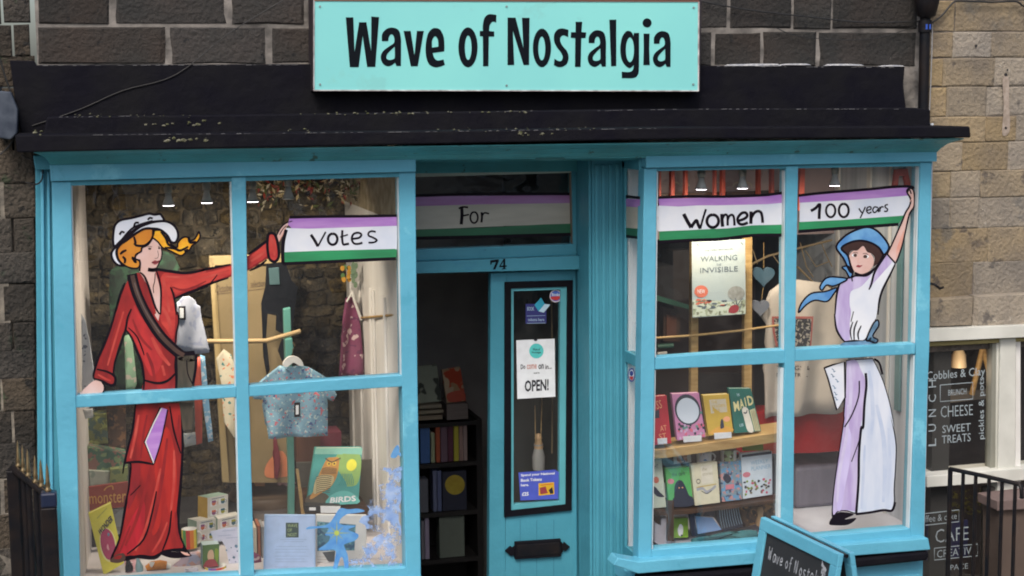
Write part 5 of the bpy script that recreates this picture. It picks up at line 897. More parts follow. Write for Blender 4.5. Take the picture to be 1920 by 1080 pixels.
# boxes and mugs, left corner
def cbox(name, label, cat, fl, fr, blk, y, yr, dy, mats, extra=None, group=None):
    A0, A1 = P(fl[0], fl[2], y), P(fl[0], fl[1], y); B0, B1 = P(fr[0], fr[2], yr), P(fr[0], fr[1], yr); C0, C1 = P(blk[0], blk[2], y+dy), P(blk[0], blk[1], y+dy)
    zb = (A0.z+B0.z)/2; zt = (A1.z+B1.z)/2
    for q in (A0, B0, C0): q.z = zb
    for q in (A1, B1, C1): q.z = zt
    D0 = B0+C0-A0; D1 = B1+C1-A1; t = thing(name, label, cat, (A0+B0)/2, group)
    g = MB(); g.add([A0, B0, D0, C0, A1, B1, D1, C1], [(0, 1, 5, 4)], mats[0]); g.add([A0, C0, C1, A1], [(0, 1, 2, 3)], mats[1]); g.add([A1, B1, D1, C1], [(0, 1, 2, 3)], mats[2]); g.add([B0, D0, D1, B1, C0, C1], [(0, 1, 2, 3), (4, 1, 2, 5)], mats[0]); g.build('carton', t)
    if extra:
        g = MB(); n = (B0-A0).cross(Vector((0, 0, 1))).normalized()
        extra(g, lambda k: (lambda s, tt: A1*(1-s)*(1-tt)+B1*s*(1-tt)+B0*s*tt+A0*(1-s)*tt+n*.0006*k)); g.build('print', t)
    return t
cream_c = flat('cream_card', (.68, .66, .60)); yel = flat('mustard_card', (.50, .32, .06)); sage = flat('sage_card', (.30, .42, .34))
def mugs(g, o):
    cols = [flat('coral_print2', (.6, .16, .08)), flat('navy_teal_print', (.05, .14, .2)), flat('plum_print', (.25, .08, .2)), flat('olive_print', (.35, .35, .05))]
    for i, (x, y) in enumerate(((.3, .32), (.74, .3), (.3, .78), (.74, .78))):
        g.sheet(rect(x-.17, y-.16, x+.15, y+.13), o(1), paper); g.sheet(ell(x, y, .10, .11, 12), o(2), cols[i]); g.sheet(rect(x-.1, y-.14, x+.1, y-.04), o(3), cols[(i+2) % 4]); g.loop(ell(x+.13, y, .05, .06, 8), .02, o(3), cols[i])
    g.ribbon([(.2, .1), (.8, .08)], .03, o(3), cols[1])
cbox('mug_box', 'mug gift box with a yellow side, sitting on top of two other boxes', 'box', (389, 932, 970), (427.5, 928, 967), (371, 927, 966), .62, .66, .05, (cream_c, yel, sage), mugs, 'mug gift boxes')
cbox('mug_box', 'mug gift box at the lower left of the stack, beside the rainbow mug', 'box', (369, 977, 1018), (405, 972, 1014), (352, 968, 1010), .58, .61, .06, (cream_c, sage, cream_c), mugs, 'mug gift boxes')
cbox('mug_box', 'mug gift box at the lower right of the stack, next to the middle bar', 'box', (408, 972, 1013), (448, 966, 1008), (402, 965, 1007), .58, .62, .06, (cream_c, sage, cream_c), mugs, 'mug gift boxes')
def mug(label, u, v0, v1, y, stripes, r, ex=None, group='mugs in the left window'):
    c = P(u, v1, y); h = P(u, v0, y).z-c.z; t = thing('mug', label, 'mug', c, group)
    g = MB(); n = 24; vs = []
    for z in (0, h):
        for k in range(n): a = 2*math.pi*k/n; vs.append(c+Vector((r*math.cos(a), r*math.sin(a), z)))
    for k in range(n): g.add([vs[k], vs[(k+1) % n], vs[n+(k+1) % n], vs[n+k]], [(0, 1, 2, 3)], stripes[int(k/n*len(stripes)*3) % len(stripes)], True)
    g.lathe(c, [(r, h), (r*.92, h), (r*.9, h*.1), (0, h*.1)], white, n); g.build('cup', t)
    g = MB(); g.tube([c+Vector((r*.98+r*.6*math.sin(a), 0, h*(.5+.32*math.cos(a)))) for a in [math.pi*i/8 for i in range(9)]], r*.12, white, 6); g.build('handle', t)
    if ex: g = MB(); ex(g, c, h, r); g.build('print', t)
sr, so_, sy, sg_, sb_, sp_ = [flat('stripe_'+n, c) for n, c in (('red', (.55, .03, .03)), ('orange', (.7, .2, .02)), ('yellow', (.7, .55, .05)), ('green', (.06, .28, .07)), ('blue', (.04, .15, .5)), ('purple', (.2, .05, .3)))]
mug('rainbow striped mug at the lady\'s skirt hem', 356, 991, 1026, .55, [sr, so_, sy, sg_], .033)
mug('rainbow striped mug in the bottom corner by the middle bar', 405, 1060, 1098, .26, [sp_, sr, so_, sy, sb_], .045)
cbox('picture_box', 'box with a green portrait picture standing on the bottom rainbow mug', 'box', (380, 1023, 1062), (411, 1019, 1063), (376, 1020, 1060), .25, .25, .06, (flat('green_picture', (.09, .17, .05)), flat('teal_side', (.2, .32, .35)), flat('pale_teal_top', (.4, .5, .5))), lambda g, o: (g.blob([(.35, .3), (.6, .25), (.68, .6), (.5, .8), (.3, .6)], o(1), flat('face_print', (.6, .40, .25))), g.blob([(.1, .85), (.3, .68), (.7, .68), (.9, .9), (.9, 1), (.1, 1)], o(2), flat('dark_red_print', (.3, .04, .05))), g.blob([(.75, .2), (.95, .3), (.9, .8), (.75, .6)], o(1), flat('leaf_print', (.2, .3, .03)))))
lf = thing('leaflet', 'white leaflet with small drawings propped against the middle bar', 'leaflet', P(430, 1070, .3)); T15 = lambda p: Z(330, 900, 6, p)
g = MB(); g.prism(T15([(385, 580), (560, 540), (720, 525), (725, 980), (610, 1005), (560, 760), (520, 690), (430, 690)]), .30, .302, flat('lilac_white_paper', (.68, .68, .82))); g.build('sheet', lf)
g = MB()
for x, y in ((520, 575), (470, 630), (560, 655)): g.ribbon(T15([(x, y), (x+150, y-12)]), .7, .2985, flat('faint_grey_print', (.3, .38, .56)))
for x, y, r in ((680, 745, 26), (650, 870, 20), (570, 790, 14), (620, 760, 10), (690, 800, 12), (600, 900, 10), (670, 920, 9)): g.blob(T15(splash(x, y, r*.8, r, 9)), .2985, psteel)
g.build('print', lf)
def ex(g, o):
    g.blob(ell(.50, .60, .36, .27, 20), o(1), flat('pale_yellow_print', (.8, .75, .3))); g.blob(ell(.50, .59, .31, .25, 20), o(2), flat('magenta_oval_print', (.42, .02, .10))); g.sheet(ell(.62, .45, .05, .03, 10), o(3), psteel); g.sheet(ell(.68, .86, .09, .05, 12), o(3), inkt); g.blob([(.42, .62), (.5, .58), (.5, .68), (.44, .66)], o(3), flat('pale_pink_print', (.7, .3, .35)))
    g.text('WONDER', [(.22, .31), (.92, .17), (.95, .28), (.24, .41)], o(3), inkt, .04); g.ribbon([(.3, .13), (.8, .05)], .012, o(2), flat('olive_print', (.35, .35, .05)))
book('tall yellow book with a magenta oval, leaning at the lady\'s feet', [(165.7, 963), (207.4, 943), (232.4, 1056), (194.4, 1079)], .36, .30, flat('lemon_cover', (.70, .62, .05)), ex, .02)
ms = thing('small_sign', 'dark red board with gold script in the left corner of the window', 'sign', P(200, 955, .6))
g = MB(); g.prism([(166, 913), (240, 903), (243, 950), (168, 958)], .6, .615, flat('rust_red_board', (.26, .035, .02))); g.build('board', ms, fix=True, bevel=.002)
g = MB(); g.text('monster', [(167, 928), (236, 922), (236, 942), (168, 945)], .5985, flat('gold_script', (.62, .30, .06))); g.ribbon([(195, 920), (200, 914), (210, 911), (212, 918)], 2, .5985, flat('gold_script', (.62, .30, .06))); g.build('lettering', ms)
for lab, q, y, cc, cs in (('olive patterned gift bag in the left corner of the left window', [(160, 778), (200, 775), (203, 832), (163, 836)], .8, (.10, .11, .03), [(.2, .22, .06), (.03, .06, .05)]), ('rust and brown patterned gift bag beside the skirt', [(200, 770), (236, 765), (236, 840), (204, 838)], .85, (.12, .06, .03), [(.25, .12, .05), (.05, .03, .02)]), ('dark green landscape box in the left corner', [(164, 838), (236, 850), (238, 884), (166, 884)], .7, (.05, .12, .08), [(.15, .22, .1), (.2, .1, .08)]), ('pale speckled box above the red board', [(166, 882), (206, 884), (206, 908), (168, 911)], .68, (.34, .36, .30), [(.2, .24, .2)]), ('olive green box above the red board, by the skirt', [(206, 880), (240, 876), (240, 905), (206, 908)], .66, (.17, .20, .06), [(.08, .12, .05)]), ('grey carton behind the yellow book', [(205, 955), (232, 953), (230, 1000), (214, 1005)], .62, (.3, .32, .32), [(.2, .2, .2)])):
    one('gift_box', lab, 'box', lambda g: g.prism(q, y, y+.09, pattern('box_paper_%d' % int(q[0][0]*7+q[0][1]), cc, cs, 30, .54)), bevel=.003, fix=True)
one('display_plinth', 'dark plinth carrying the boxes along the back of the left window', 'plinth', lambda g: g.box(P(165, 950, .9).x, P(470, 950, .9).x, .72, 1.2, ZL, P(300, 985, .72).z, dark))
one('knitted_toy', 'orange knitted roll with white ends under the lady\'s shoes', 'toy', lambda g: (g.tube([P(274, 1066, .3), P(285, 1061, .3), (P(300, 1059, .3)), P(312, 1060, .3)], [.012, .020, .021, .018], mat('orange_knit', (.55, .20, .03), .9, (.35, .12, .02), scale=60, bump=.6)), g.tube([P(311, 1060, .3), P(319, 1063, .3)], .013, white), g.blob([(280, 1055), (290, 1054), (284, 1064)], .275, white)))
for lab, u, c in (('black bottle with a pointed top beneath the skirt', 243, pline), ('grey and teal tube under the skirt hem', 262, flat('teal_side', (.2, .32, .35)))):
    one('bottle', lab, 'bottle', lambda g: (g.tube([P(u, 1092, .3), P(u-1, 1062, .3), P(u-3, 1052, .3), P(u-4, 1046, .3)], [.016, .016, .008, .006], c)))
one('folded_cloth', 'pale pink and lilac folded cloth on the window floor', 'cloth', lambda g: g.cloth([(312, 1078), (340, 1046), (352, 1034), (372, 1030), (380, 1050), (382, 1092), (320, 1096)], .36, pattern('pink_lilac_cloth', (.62, .48, .54), [(.45, .45, .58), (.6, .35, .3)], 18, .56), .02, 30), solid=.03)
one('folded_cloth', 'dark patterned cloth at the foot of the middle bar', 'cloth', lambda g: g.cloth([(470, 1030), (486, 1040), (492, 1090), (466, 1095)], .3, pattern('plum_floral_cloth', (.2, .05, .11), [(.5, .4, .4)], 28), .01), solid=.02)

# leaves standing in for reflected branches along the top, backing panel, more stock below
rg = random.Random(21); gc = [flat('reflected_leaf_%d' % i, c) for i, c in enumerate(((.30, .05, .03), (.42, .34, .2), (.12, .09, .03), (.5, .46, .36), (.10, .12, .04)))]
def gfn(g):
    for i in range(230):
        u = rg.uniform(478, 690); v = 338+abs(rg.gauss(0, 22)); y = rg.uniform(.9, 1.2)
        if v > 402: continue
        a = rg.uniform(0, 3.1); l = rg.uniform(3, 9); dx, dy = l*math.cos(a), l*math.sin(a); p = P(u, v, y); 
        q = [P(u-dx, v-dy, y), P(u+dy*.35, v-dx*.35, y-.012), P(u+dx, v+dy, y+.01), P(u-dy*.35, v+dx*.35, y)]
        g.add(q, [(0, 1, 2), (0, 2, 3)], gc[i % 5])
    for k in range(5): g.tube([P(478+50*k, 336, 1.05), P(500+50*k, 352+rg.uniform(-6, 6), 1.05), P(528+50*k, 338, 1.05)], .003, gc[2], 5)
one('reflected_branches', 'red and cream leaf shapes standing in for reflected branches above the votes banner', 'reflected_branches', gfn)
one('backing_panel', 'grey brown felt panel behind the owl book', 'panel', lambda g: g.prism([(556, 868), (700, 862), (698, 958), (566, 962)], .78, .80, mat('grey_brown_felt', (.13, .12, .10), .95)), fix=True)
one('wooden_crate', 'dark reddish wooden crate on the back shelf between the turquoise post and the owl book', 'crate', lambda g: (g.prism([(556, 820), (600, 818), (600, 868), (558, 870)], .9, 1.1, mat('dark_red_wood', (.12, .045, .02), .6)), g.prism([(600, 812), (640, 810), (640, 840), (600, 842)], .95, 1.1, mat('maroon_cloth', (.16, .02, .04), .8))), fix=True)
for lab, q, y, cc in (('slim cream book standing behind the blue notice, left one', [(474, 990), (481, 990), (482, 1050), (475, 1050)], .34, (.5, .44, .34)), ('slim rust book standing behind the blue notice, middle one', [(483, 986), (488, 986), (489, 1050), (484, 1050)], .34, (.3, .10, .05)), ('slim grey book standing behind the blue notice, right one', [(490, 988), (495, 988), (495, 1050), (491, 1050)], .34, (.25, .25, .25))):
    one('book', lab, 'book', lambda g: g.prism(q, y, y+.12, flat('slim_%d' % int(q[0][0]), cc)), fix=True)
one('book', 'dark book lying flat under the owl book with a pale stripe', 'book', lambda g: (g.prism([(572, 948), (640, 950), (640, 962), (572, 960)], .46, .52, flat('near_black_cover', (.02, .022, .024))), g.prism([(580, 952), (592, 952), (592, 957), (580, 957)], .455, .4605, paper)), fix=True)
for i, (u, v, w_, h_, c, lab) in enumerate(((232, 1048, 30, 22, (.55, .30, .34), 'pink greetings card lying by the tall yellow book'), (300, 1078, 34, 16, (.62, .55, .40), 'cream greetings card lying below the knitted toy'), (345, 1066, 26, 22, (.5, .5, .62), 'lilac greetings card beside the folded cloth'))):
    one('greetings_card', lab, 'card', lambda g: g.add([PZ(u, v, ZL+.004), PZ(u+w_, v-4, ZL+.004), PZ(u+w_+4, v+h_, ZL+.004), PZ(u+5, v+h_+4, ZL+.004)], [(0, 1, 2, 3)], pattern('card_print_%d' % i, c, [tuple(x*.4 for x in c), (.6, .6, .6)], 40, .58)))

# ================================================================ RIGHT DISPLAY
Xc = P(1733, 700, .1).x
S('display_floor', mat('white_display_ledge', (.66, .68, .76), .6, (.5, .5, .58), scale=6), Xb-.01, Xc, .075, 1.3, ZR-.05, ZR)
S('partition_wall', mat('grey_white_side_lining', (.66, .70, .76), .6, (.42, .47, .53), scale=2.2, amt=.9, stretch=(3, 9, .3)), Xc, Xc+.01, .085, 1.5, ZR-.05, zc+.1)
g = MB()
for y, wd, m in ((.16, .05, pw), (.30, .05, mat('teal_grey_reflection_strip', (.12, .26, .28), .3, (.25, .36, .38), scale=4)), (.42, .02, pw), (.62, .04, pw), (.95, .03, pw)): g.box(Xc-.014, Xc-.002, y, y+wd, P(1700, 780, .2).z if wd == .05 and y > .2 else ZR, zc+.05, m)  # the teal-grey strip stands in for a reflection on the pane
g.build('panel_and_reflection_strip', kind='structure', bevel=.003)
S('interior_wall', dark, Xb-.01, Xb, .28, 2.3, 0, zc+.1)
# red bars at the top with lamps
rk = thing('red_bars', 'row of upright red bars behind the top of the right window', 'rack', P(1400, 380, 1.0))
redb = mat('brick_red_paint', (.75, .14, .09), .55, (.6, .09, .06), scale=10)
for u, wd in ((1238, 4), (1262, 7), (1287, 6), (1342, 4), (1357, 7), (1424, 6), (1449, 6), (1506, 9)):
    g = MB(); g.prism([(u-wd/2, 300), (u+wd/2, 300), (u+wd/2-(3 if u > 1500 else 0), 395), (u-wd/2-(5 if u > 1500 else 0), 395)], .62, .65, redb); g.build('bar', rk, bevel=.002, fix=True)
g = MB(); g.prism([(1225, 364), (1480, 356), (1480, 372), (1225, 382)], .655, .67, woodd); g.build('cross_bar', rk, fix=True)
S('interior_wall', mat('purple_brown_board', (.42, .32, .32), .8, (.28, .2, .2), scale=3), Xb+.02, Xc, 1.02, 1.05, P(1500, 420, 1.6).z, zc+.1)
gr_ = 'spotlights in the right window'
lamp(1315, 354, .17, 'pale spotlight with a pink rim among the red bars', 16, zaim=(.2, .8, -1), group=gr_)
lamp(1392, 352, .17, 'cream spotlight above the n of the Women banner', 18, zaim=(-.1, .5, -1), group=gr_)
lamp(1565, 347, .17, 'white spotlight above the 100 years banner', 15, zaim=(.4, .7, -1), group=gr_)
for u, lab in ((1276, 'looped cream fairy wires hanging left of the pink spotlight'), (1393, 'looped cream fairy wires under the cream spotlight'), (1345, 'single curved cream wire between the red bars')):
    one('wire_loop', lab, 'wire', lambda g: [g.tube([P(u+dx+9*math.sin(a), 352-10*math.cos(a), .82) for a in [2.6*i/8-1.3 for i in range(9)]], .0022, mat('cream_wire', (.6, .5, .32), .5), 5) for dx in ((-10, 8) if u != 1345 else (0,))])
one('ornament', 'red and white ornament hanging in the top right corner of the right window', 'ornament', lambda g: (g.prism([(1672, 372), (1680, 318), (1702, 316), (1712, 372), (1704, 372), (1696, 330), (1686, 330), (1680, 372)], .12, .14, mat('coral_red_paint', (.6, .10, .07), .5)), g.prism([(1686, 332), (1696, 332), (1699, 372), (1684, 372)], .15, .155, white)), fix=True)
# shelving uprights, thin rail
lad = thing('shelf_frame', 'pale pine shelf frame with two uprights in the right window', 'shelves', P(1350, 845, .42))
for q in ([(1297, 440), (1311, 440), (1310, 590), (1309, 745), (1295, 745), (1296, 590)], [(1396, 440), (1411, 440), (1410, 745), (1395, 745)]):
    g = MB(); g.prism(q, .44, .47, wood); g.build('upright', lad, bevel=.003, fix=True)
g = MB(); g.tube([P(1226, 634, .40), P(1300, 629, .40), P(1395, 619, .41), P(1480, 607, .44)], .0055, wood, 8); g.build('thin_rail', lad)
shz = [P(1350, 829, .16), P(1350, 829, .3)]
g = MB(); g.prism([(1205, 846), (1250, 842), (1467, 810), (1490, 807), (1490, 826), (1467, 828), (1250, 859), (1205, 862)], .17, .36, wood); g.build('book_shelf', lad, bevel=.003, fix=True)
g = MB(); g.prism([(1205, 962), (1300, 955), (1392, 945), (1470, 935), (1470, 942), (1300, 963), (1205, 970)], .17, .40, woodd); g.build('lower_shelf', lad, bevel=.002, fix=True)
g = MB(); g.prism([(1310, 700), (1395, 700), (1395, 760), (1310, 760)], .9, .92, dark); g.build('back_board', lad)
# poster
po = thing('poster', 'pale poster for the book Walking Invisible with trees, hung on the shelf frame', 'poster', P(1350, 598, .33)); T16 = lambda p: Z(1120, 270, 2.634, p)
g = MB(); g.prism(T16([(466, 482), (730, 470), (733, 840), (470, 858)]), .33, .333, mat('pale_poster_paper', (.40, .45, .43), .6, (.32, .40, .43), scale=2.2, amt=1)); g.build('sheet', po)
g = MB(); dk = flat('slate_lettering', (.10, .13, .16)); yp = .3288
g.text('THE TIMES BESTSELLER', T16([(528, 523), (670, 514), (670, 521), (528, 530)]), yp, dk); g.text('WALKING', T16([(510, 556), (690, 547), (690, 573), (510, 582)]), yp, dk); g.text('THE', T16([(588, 592), (612, 590), (612, 600), (588, 602)]), yp, dk); g.text('INVISIBLE', T16([(508, 612), (694, 602), (694, 628), (508, 638)]), yp, dk)
g.blob(T16(ell(513, 728, 34, 30, 16)), yp, flat('coral_disc', (.60, .16, .10))); g.text('NEW', T16(rect(495, 718, 532, 738)), yp-.0006, paper); g.blob(T16(ell(686, 738, 42, 36, 16)), yp, mat('grey_tree_print', (.22, .22, .2), .6, (.4, .42, .4), scale=60))
for q in ([(685, 830), (690, 790), (680, 760)], [(690, 800), (710, 770), (722, 765)], [(690, 805), (668, 780)], [(700, 830), (712, 790)]): g.ribbon(T16(q), 1.6, yp-.0006, dk)
g.sheet(T16([(470, 772), (520, 764), (560, 770), (650, 780), (731, 768), (732, 838), (471, 855)]), yp-.0003, pattern('meadow_print', (.5, .56, .46), [(.16, .17, .12), (.3, .34, .24)], 45, .55)); g.blob(T16([(648, 830), (660, 800), (690, 795), (700, 815), (680, 835)]), yp-.001, flat('dark_red_print', (.3, .04, .05)))
for i in range(22): g.blob(T16(splash(rs.uniform(495, 640), rs.uniform(768, 812), rs.uniform(5, 20), 5, 7)), yp-.0009, dk if i % 3 else flat('coral_disc', (.6, .16, .1)))
for q in ((490, 490), (708, 485)): g.ribbon(T16([q, (q[0]+12, q[1]+12)]), 1.4, yp-.0006, dk)
g.build('print', po)
# things in the dark left part
one('storage_box', 'dark box stack behind the left part of the right window', 'box', lambda g: (g.prism([(1231, 500), (1262, 498), (1264, 640), (1231, 645)], 1.1, 1.4, dark), g.prism([(1262, 470), (1292, 468), (1292, 560), (1262, 565)], 1.15, 1.3, mat('brown_black', (.03, .022, .02), .7))), fix=True)
one('green_shelf', 'dark green shelf top in the dim left part of the right window', 'shelf', lambda g: g.prism([(1225, 552), (1292, 572), (1292, 580), (1225, 562)], .95, 1.2, mat('bottle_green_paint', (.03, .10, .07), .4)), fix=True)
one('cupboard', 'dark brown wooden cupboard below the green shelf', 'cupboard', lambda g: (g.prism([(1244, 576), (1275, 582), (1275, 640), (1244, 640)], 1.05, 1.3, woodd), g.prism([(1250, 590), (1268, 592), (1268, 632), (1250, 632)], 1.04, 1.05, mat('reddish_wood', (.14, .05, .025), .5))), fix=True)
one('green_dish', 'green and cream dishes low in the dim corner above the crossbar', 'dish', lambda g: (g.tube([P(1232, 650, .8), P(1262, 648, .8)], .012, mat('bottle_green_paint', (.03, .1, .07), .4)), g.tube([P(1232, 664, .7), P(1250, 662, .7)], .009, cream_c)))
heart = lambda cx, cy, r: [(cx+r*(.95*math.sin(t)**3), cy-r*(.78*math.cos(t)-.3*math.cos(2*t)-.12*math.cos(3*t)-.06*math.cos(4*t))) for t in [2*math.pi*i/28 for i in range(28)]]
he = mat('grey_blue_heart', (.045, .10, .14), .5, (.09, .12, .15), scale=20)
ht = thing('hanging_heart', 'larger grey blue heart hanging right of the poster', 'ornament', P(1432, 540, .5), 'hearts hanging in the right window'); g = MB(); g.prism(heart(1432, 517, 22), .50, .52, he); g.build('heart', ht, bevel=.004, fix=True); g = MB(); g.tube([P(1432, 502, .51), P(1432, 455, .51)], .0015, wood, 5); g.build('string', ht)
ht = thing('hanging_heart', 'smaller pale grey heart hanging below the blue one', 'ornament', P(1426, 600, .5), 'hearts hanging in the right window'); g = MB(); g.prism(heart(1426, 576, 18), .50, .52, mat('pale_grey_heart', (.16, .18, .22), .5, (.24, .25, .28), scale=20)); g.build('heart', ht, bevel=.004, fix=True); g = MB(); g.tube([P(1428, 562, .51), P(1431, 536, .51)], .0015, wood, 5); g.build('string', ht)
one('branch', 'bare twisted branch hung behind the hearts with fine twigs', 'branch', lambda g: [g.tube([P(a, b, .95) for a, b in q], .006 if i < 2 else .003, mat('twig_brown', (.30, .22, .12), .8)) for i, q in enumerate(([(1400, 500), (1440, 480), (1500, 465), (1560, 450)], [(1495, 500), (1525, 530), (1560, 540)], [(1510, 470), (1530, 500), (1555, 490)], [(1500, 455), (1512, 500), (1525, 520)], [(1450, 480), (1465, 500), (1480, 540)], [(1420, 495), (1412, 470), (1400, 455)], [(1540, 455), (1550, 480), (1560, 500)]))])
# cream tee shirt with print
ts = thing('tee_shirt', 'cream tee shirt with a red bordered print behind the right window\'s middle bar', 'garment', P(1500, 785, .55))
g = MB(); g.cloth([(1440, 545), (1470, 522), (1500, 525), (1540, 530), (1575, 550), (1592, 600), (1590, 700), (1580, 772), (1500, 778), (1433, 784), (1430, 700), (1436, 610), (1424, 590)], .55, mat('cream_jersey', (.56, .50, .43), .9, (.46, .41, .36), scale=5), .02, 34); g.build('cloth', ts, solid=.008)
T17 = lambda p: Z(1400, 560, 6.75, p)
g = MB(); yt_ = .515
g.sheet(T17([(318, 225), (845, 225), (840, 300), (815, 620), (370, 600), (330, 420)]), yt_, flat('faded_red_ink', (.42, .12, .10))); g.sheet(T17([(345, 250), (822, 255), (800, 640), (400, 620), (360, 430)]), yt_-.0008, pattern('black_scroll_print', (.40, .36, .30), [(.03, .03, .03), (.04, .04, .05)], 55, .5))
g.text('THINGS &', T17([(380, 850), (800, 850), (800, 905), (380, 905)]), yt_, inkt); g.text('MAGISTRAL', T17([(380, 940), (775, 940), (775, 990), (380, 990)]), yt_, inkt); g.build('print', ts)
one('red_case', 'long red lacquered case behind the books on the right', 'case', lambda g: (g.prism([(1380, 776), (1450, 770), (1590, 765), (1592, 845), (1530, 850), (1380, 852)], .60, .75, mat('red_lacquer', (.45, .012, .015), .3, (.3, .01, .01), scale=4))), bevel=.006, fix=True)
one('brick_toy', 'orange red block beneath the end of the pine shelf', 'block', lambda g: g.prism([(1428, 830), (1460, 824), (1460, 850), (1430, 852)], .38, .45, mat('orange_red_block', (.6, .08, .03), .5)), bevel=.003, fix=True)
one('reflection_block', 'low grey lilac block behind the lilac skirt, added in place of a reflection', 'plinth', lambda g: g.box(P(1478, 900, .7).x, Xc-.02, .62, 1.2, ZR, P(1550, 872, .62).z, mat('grey_lilac_reflection', (.22, .205, .26), .85, (.13, .125, .16), scale=6, stretch=(3, 1, .4))), bevel=.02)  # added block, its grey lilac imitates a blurred reflection in the glass
# books on the shelf
TS = lambda p: Z(1220, 700, 6.354, p); TU = lambda p: Z(1220, 830, 5.142, p); cgr = 'books facing out in the right window'
pinkp = flat('pink_lilac_print', (.5, .2, .38)); goldp = flat('gold_cover', (.50, .34, .04)); red_c = flat('crimson_cover', (.42, .012, .03)); dkc = flat('blue_black_print', (.02, .025, .05)); peach = flat('peach_lettering', (.75, .35, .18))
book('crimson book cut off by the left post on the pine shelf', TS([(-80, 285), (190, 262), (250, 832), (-40, 870)]), .24, .19, red_c, lambda g, o: (g.text('SS', [(.5, .1), (.72, .08), (.76, .25), (.52, .27)], o(1), peach), g.sheet([(.3, .3), (.62, .28), (.6, .45), (.3, .45)], o(1), dkc), g.text('AT', [(.58, .62), (.85, .61), (.86, .72), (.59, .73)], o(1), peach), g.text('ST', [(.5, .78), (.8, .77), (.82, .88), (.52, .89)], o(1), peach)), group=cgr)
def ex(g, o):
    g.sheet(ell(.5, .36, .46, .34, 28), o(1), dkc); g.sheet(ell(.5, .38, .40, .28, 32), o(2), mat('pale_moon_print', (.50, .60, .74), .5, (.62, .66, .72), scale=4)); r2 = random.Random(2)
    for i in range(46):
        x, y = r2.uniform(.03, .97), r2.choice([r2.uniform(.7, .97), r2.uniform(.02, .97)])
        if ((x-.5)/.47)**2+((y-.37)/.33)**2 < 1: continue
        g.sheet([(x+.05*math.cos(k), y+.035*math.sin(k)) for k in (0, 1.2, 2.4, 3.7, 5)], o(2+i % 3), [flat('rose_print', (.6, .12, .2)), flat('lilac_flower', (.5, .35, .55)), flat('leaf_teal', (.1, .25, .22)), dkc][i % 4])
book('floral pink and lilac book with a big pale disc on its cover', TS([(250, 245), (575, 230), (655, 760), (320, 800)]), .24, .19, pinkp, ex, group=cgr)
def ex(g, o):
    g.sheet(rect(.22, .12, .86, .46), o(1), flat('greyish_cream_print', (.52, .48, .38))); g.text('THE\nGOLDEN\nRULE', [(.28, .15), (.8, .15), (.8, .42), (.28, .43)], o(2), goldp); g.sheet(ell(.80, .64, .14, .07, 16), o(2), peach); g.blob([(.5, .85), (.56, .66), (.64, .64), (.66, .82), (.6, .86)], o(3), dkc); g.blob([(.1, .9), (.5, .8), (.9, .86), (.97, .97), (.1, .97)], o(1), flat('light_orange_print', (.6, .32, .05)))
book('gold yellow book with a cream title panel on the pine shelf', TS([(620, 262), (930, 245), (985, 700), (690, 745)]), .24, .19, goldp, ex, group=cgr)
def ex(g, o):
    cr2 = flat('cream_lettering', (.72, .66, .35)); g.text('THE', [(.3, .12), (.42, .11), (.42, .17), (.3, .18)], o(1), sk_)
    for ch, q in (('M', (.10, .30, .33, .50)), ('A', (.36, .25, .54, .45)), ('I', (.60, .22, .64, .40)), ('D', (.72, .18, .97, .38))): g.text(ch, [(q[0], q[1]), (q[2], q[1]-.02), (q[2], q[3]), (q[0], q[3]+.02)], o(1), cr2, .03)
    g.blob([(.42, .48), (.55, .42), (.66, .46), (.68, .56), (.72, .97), (.5, .97), (.44, .66)], o(2), cream_c); g.ribbon([(.46, .55), (.56, .56), (.62, .5)], .03, o(3), dkc); g.sheet([(.72, .50), (.96, .46), (.97, .98), (.76, .98)], o(2), flat('greenish_cream', (.5, .5, .32)))
    for x in (.8, .86, .92): g.ribbon([(x, .52), (x+.01, .96)], .02, o(3), flat('brown_lines', (.2, .17, .1)))
    g.text('LEE', [(.22, .80), (.38, .79), (.38, .85), (.22, .86)], o(2), sk_)
book('dark green book titled MAID with pale letters', TS([(935, 180), (1200, 180), (1300, 190), (1300, 700)][0:1]+[(1195, 178), (1318, 690), (1000, 715)]), .25, .20, flat('deep_teal_cover', (.012, .13, .11)), ex, group=cgr)
for lab, q in (('small white price card below the crimson book', [(80, 778), (195, 770), (197, 835), (86, 848)]), ('small white price card below the floral book', [(385, 755), (605, 738), (608, 808), (395, 822)]), ('small white price card below the gold book', [(755, 712), (962, 700), (965, 768), (762, 785)])):
    one('price_card', lab, 'card', lambda g: g.prism(TS(q), .155, .157, paper), 'price cards on the pine shelf')
# row below
def ex(g, o): g.sheet(ell(.62, .42, .14, .07, 14), o(1), flat('coral_disc', (.6, .16, .1))); g.blob([(.35, .62), (.5, .55), (.75, .68), (.95, .78), (.6, .76)], o(1), dkc); g.text('NIGHT', [(.3, .1), (.8, .1), (.8, .18), (.3, .18)], o(1), dk)
cream2 = flat('cream_cover', (.66, .62, .45)); cg2 = 'books facing out below the pine shelf'
book('pale cream book with a dark feather shape, cut off by the left post', TU([(-80, 175), (105, 158), (152, 622), (-40, 640)]), .26, .2, flat('pale_mint_cover', (.60, .66, .54)), ex, group=cg2)
def ex(g, o):
    g.blob([(.3, .98), (.28, .55), (.42, .35), (.62, .34), (.75, .5), (.85, .72), (1.0, .80), (1.0, .99)], o(2), dkc); g.blob([(.12, .98), (.2, .78), (.5, .7), (.5, .99)], o(2), dkc)
    for x in (.48, .62): g.sheet(ell(x, .52, .03, .02, 8), o(3), peach)
    g.sheet(ell(.17, .34, .14, .07, 14), o(2), flat('pink_disc', (.6, .2, .25))); g.text('the dark', [(.25, .12), (.8, .1), (.8, .2), (.25, .22)], o(1), dkc)
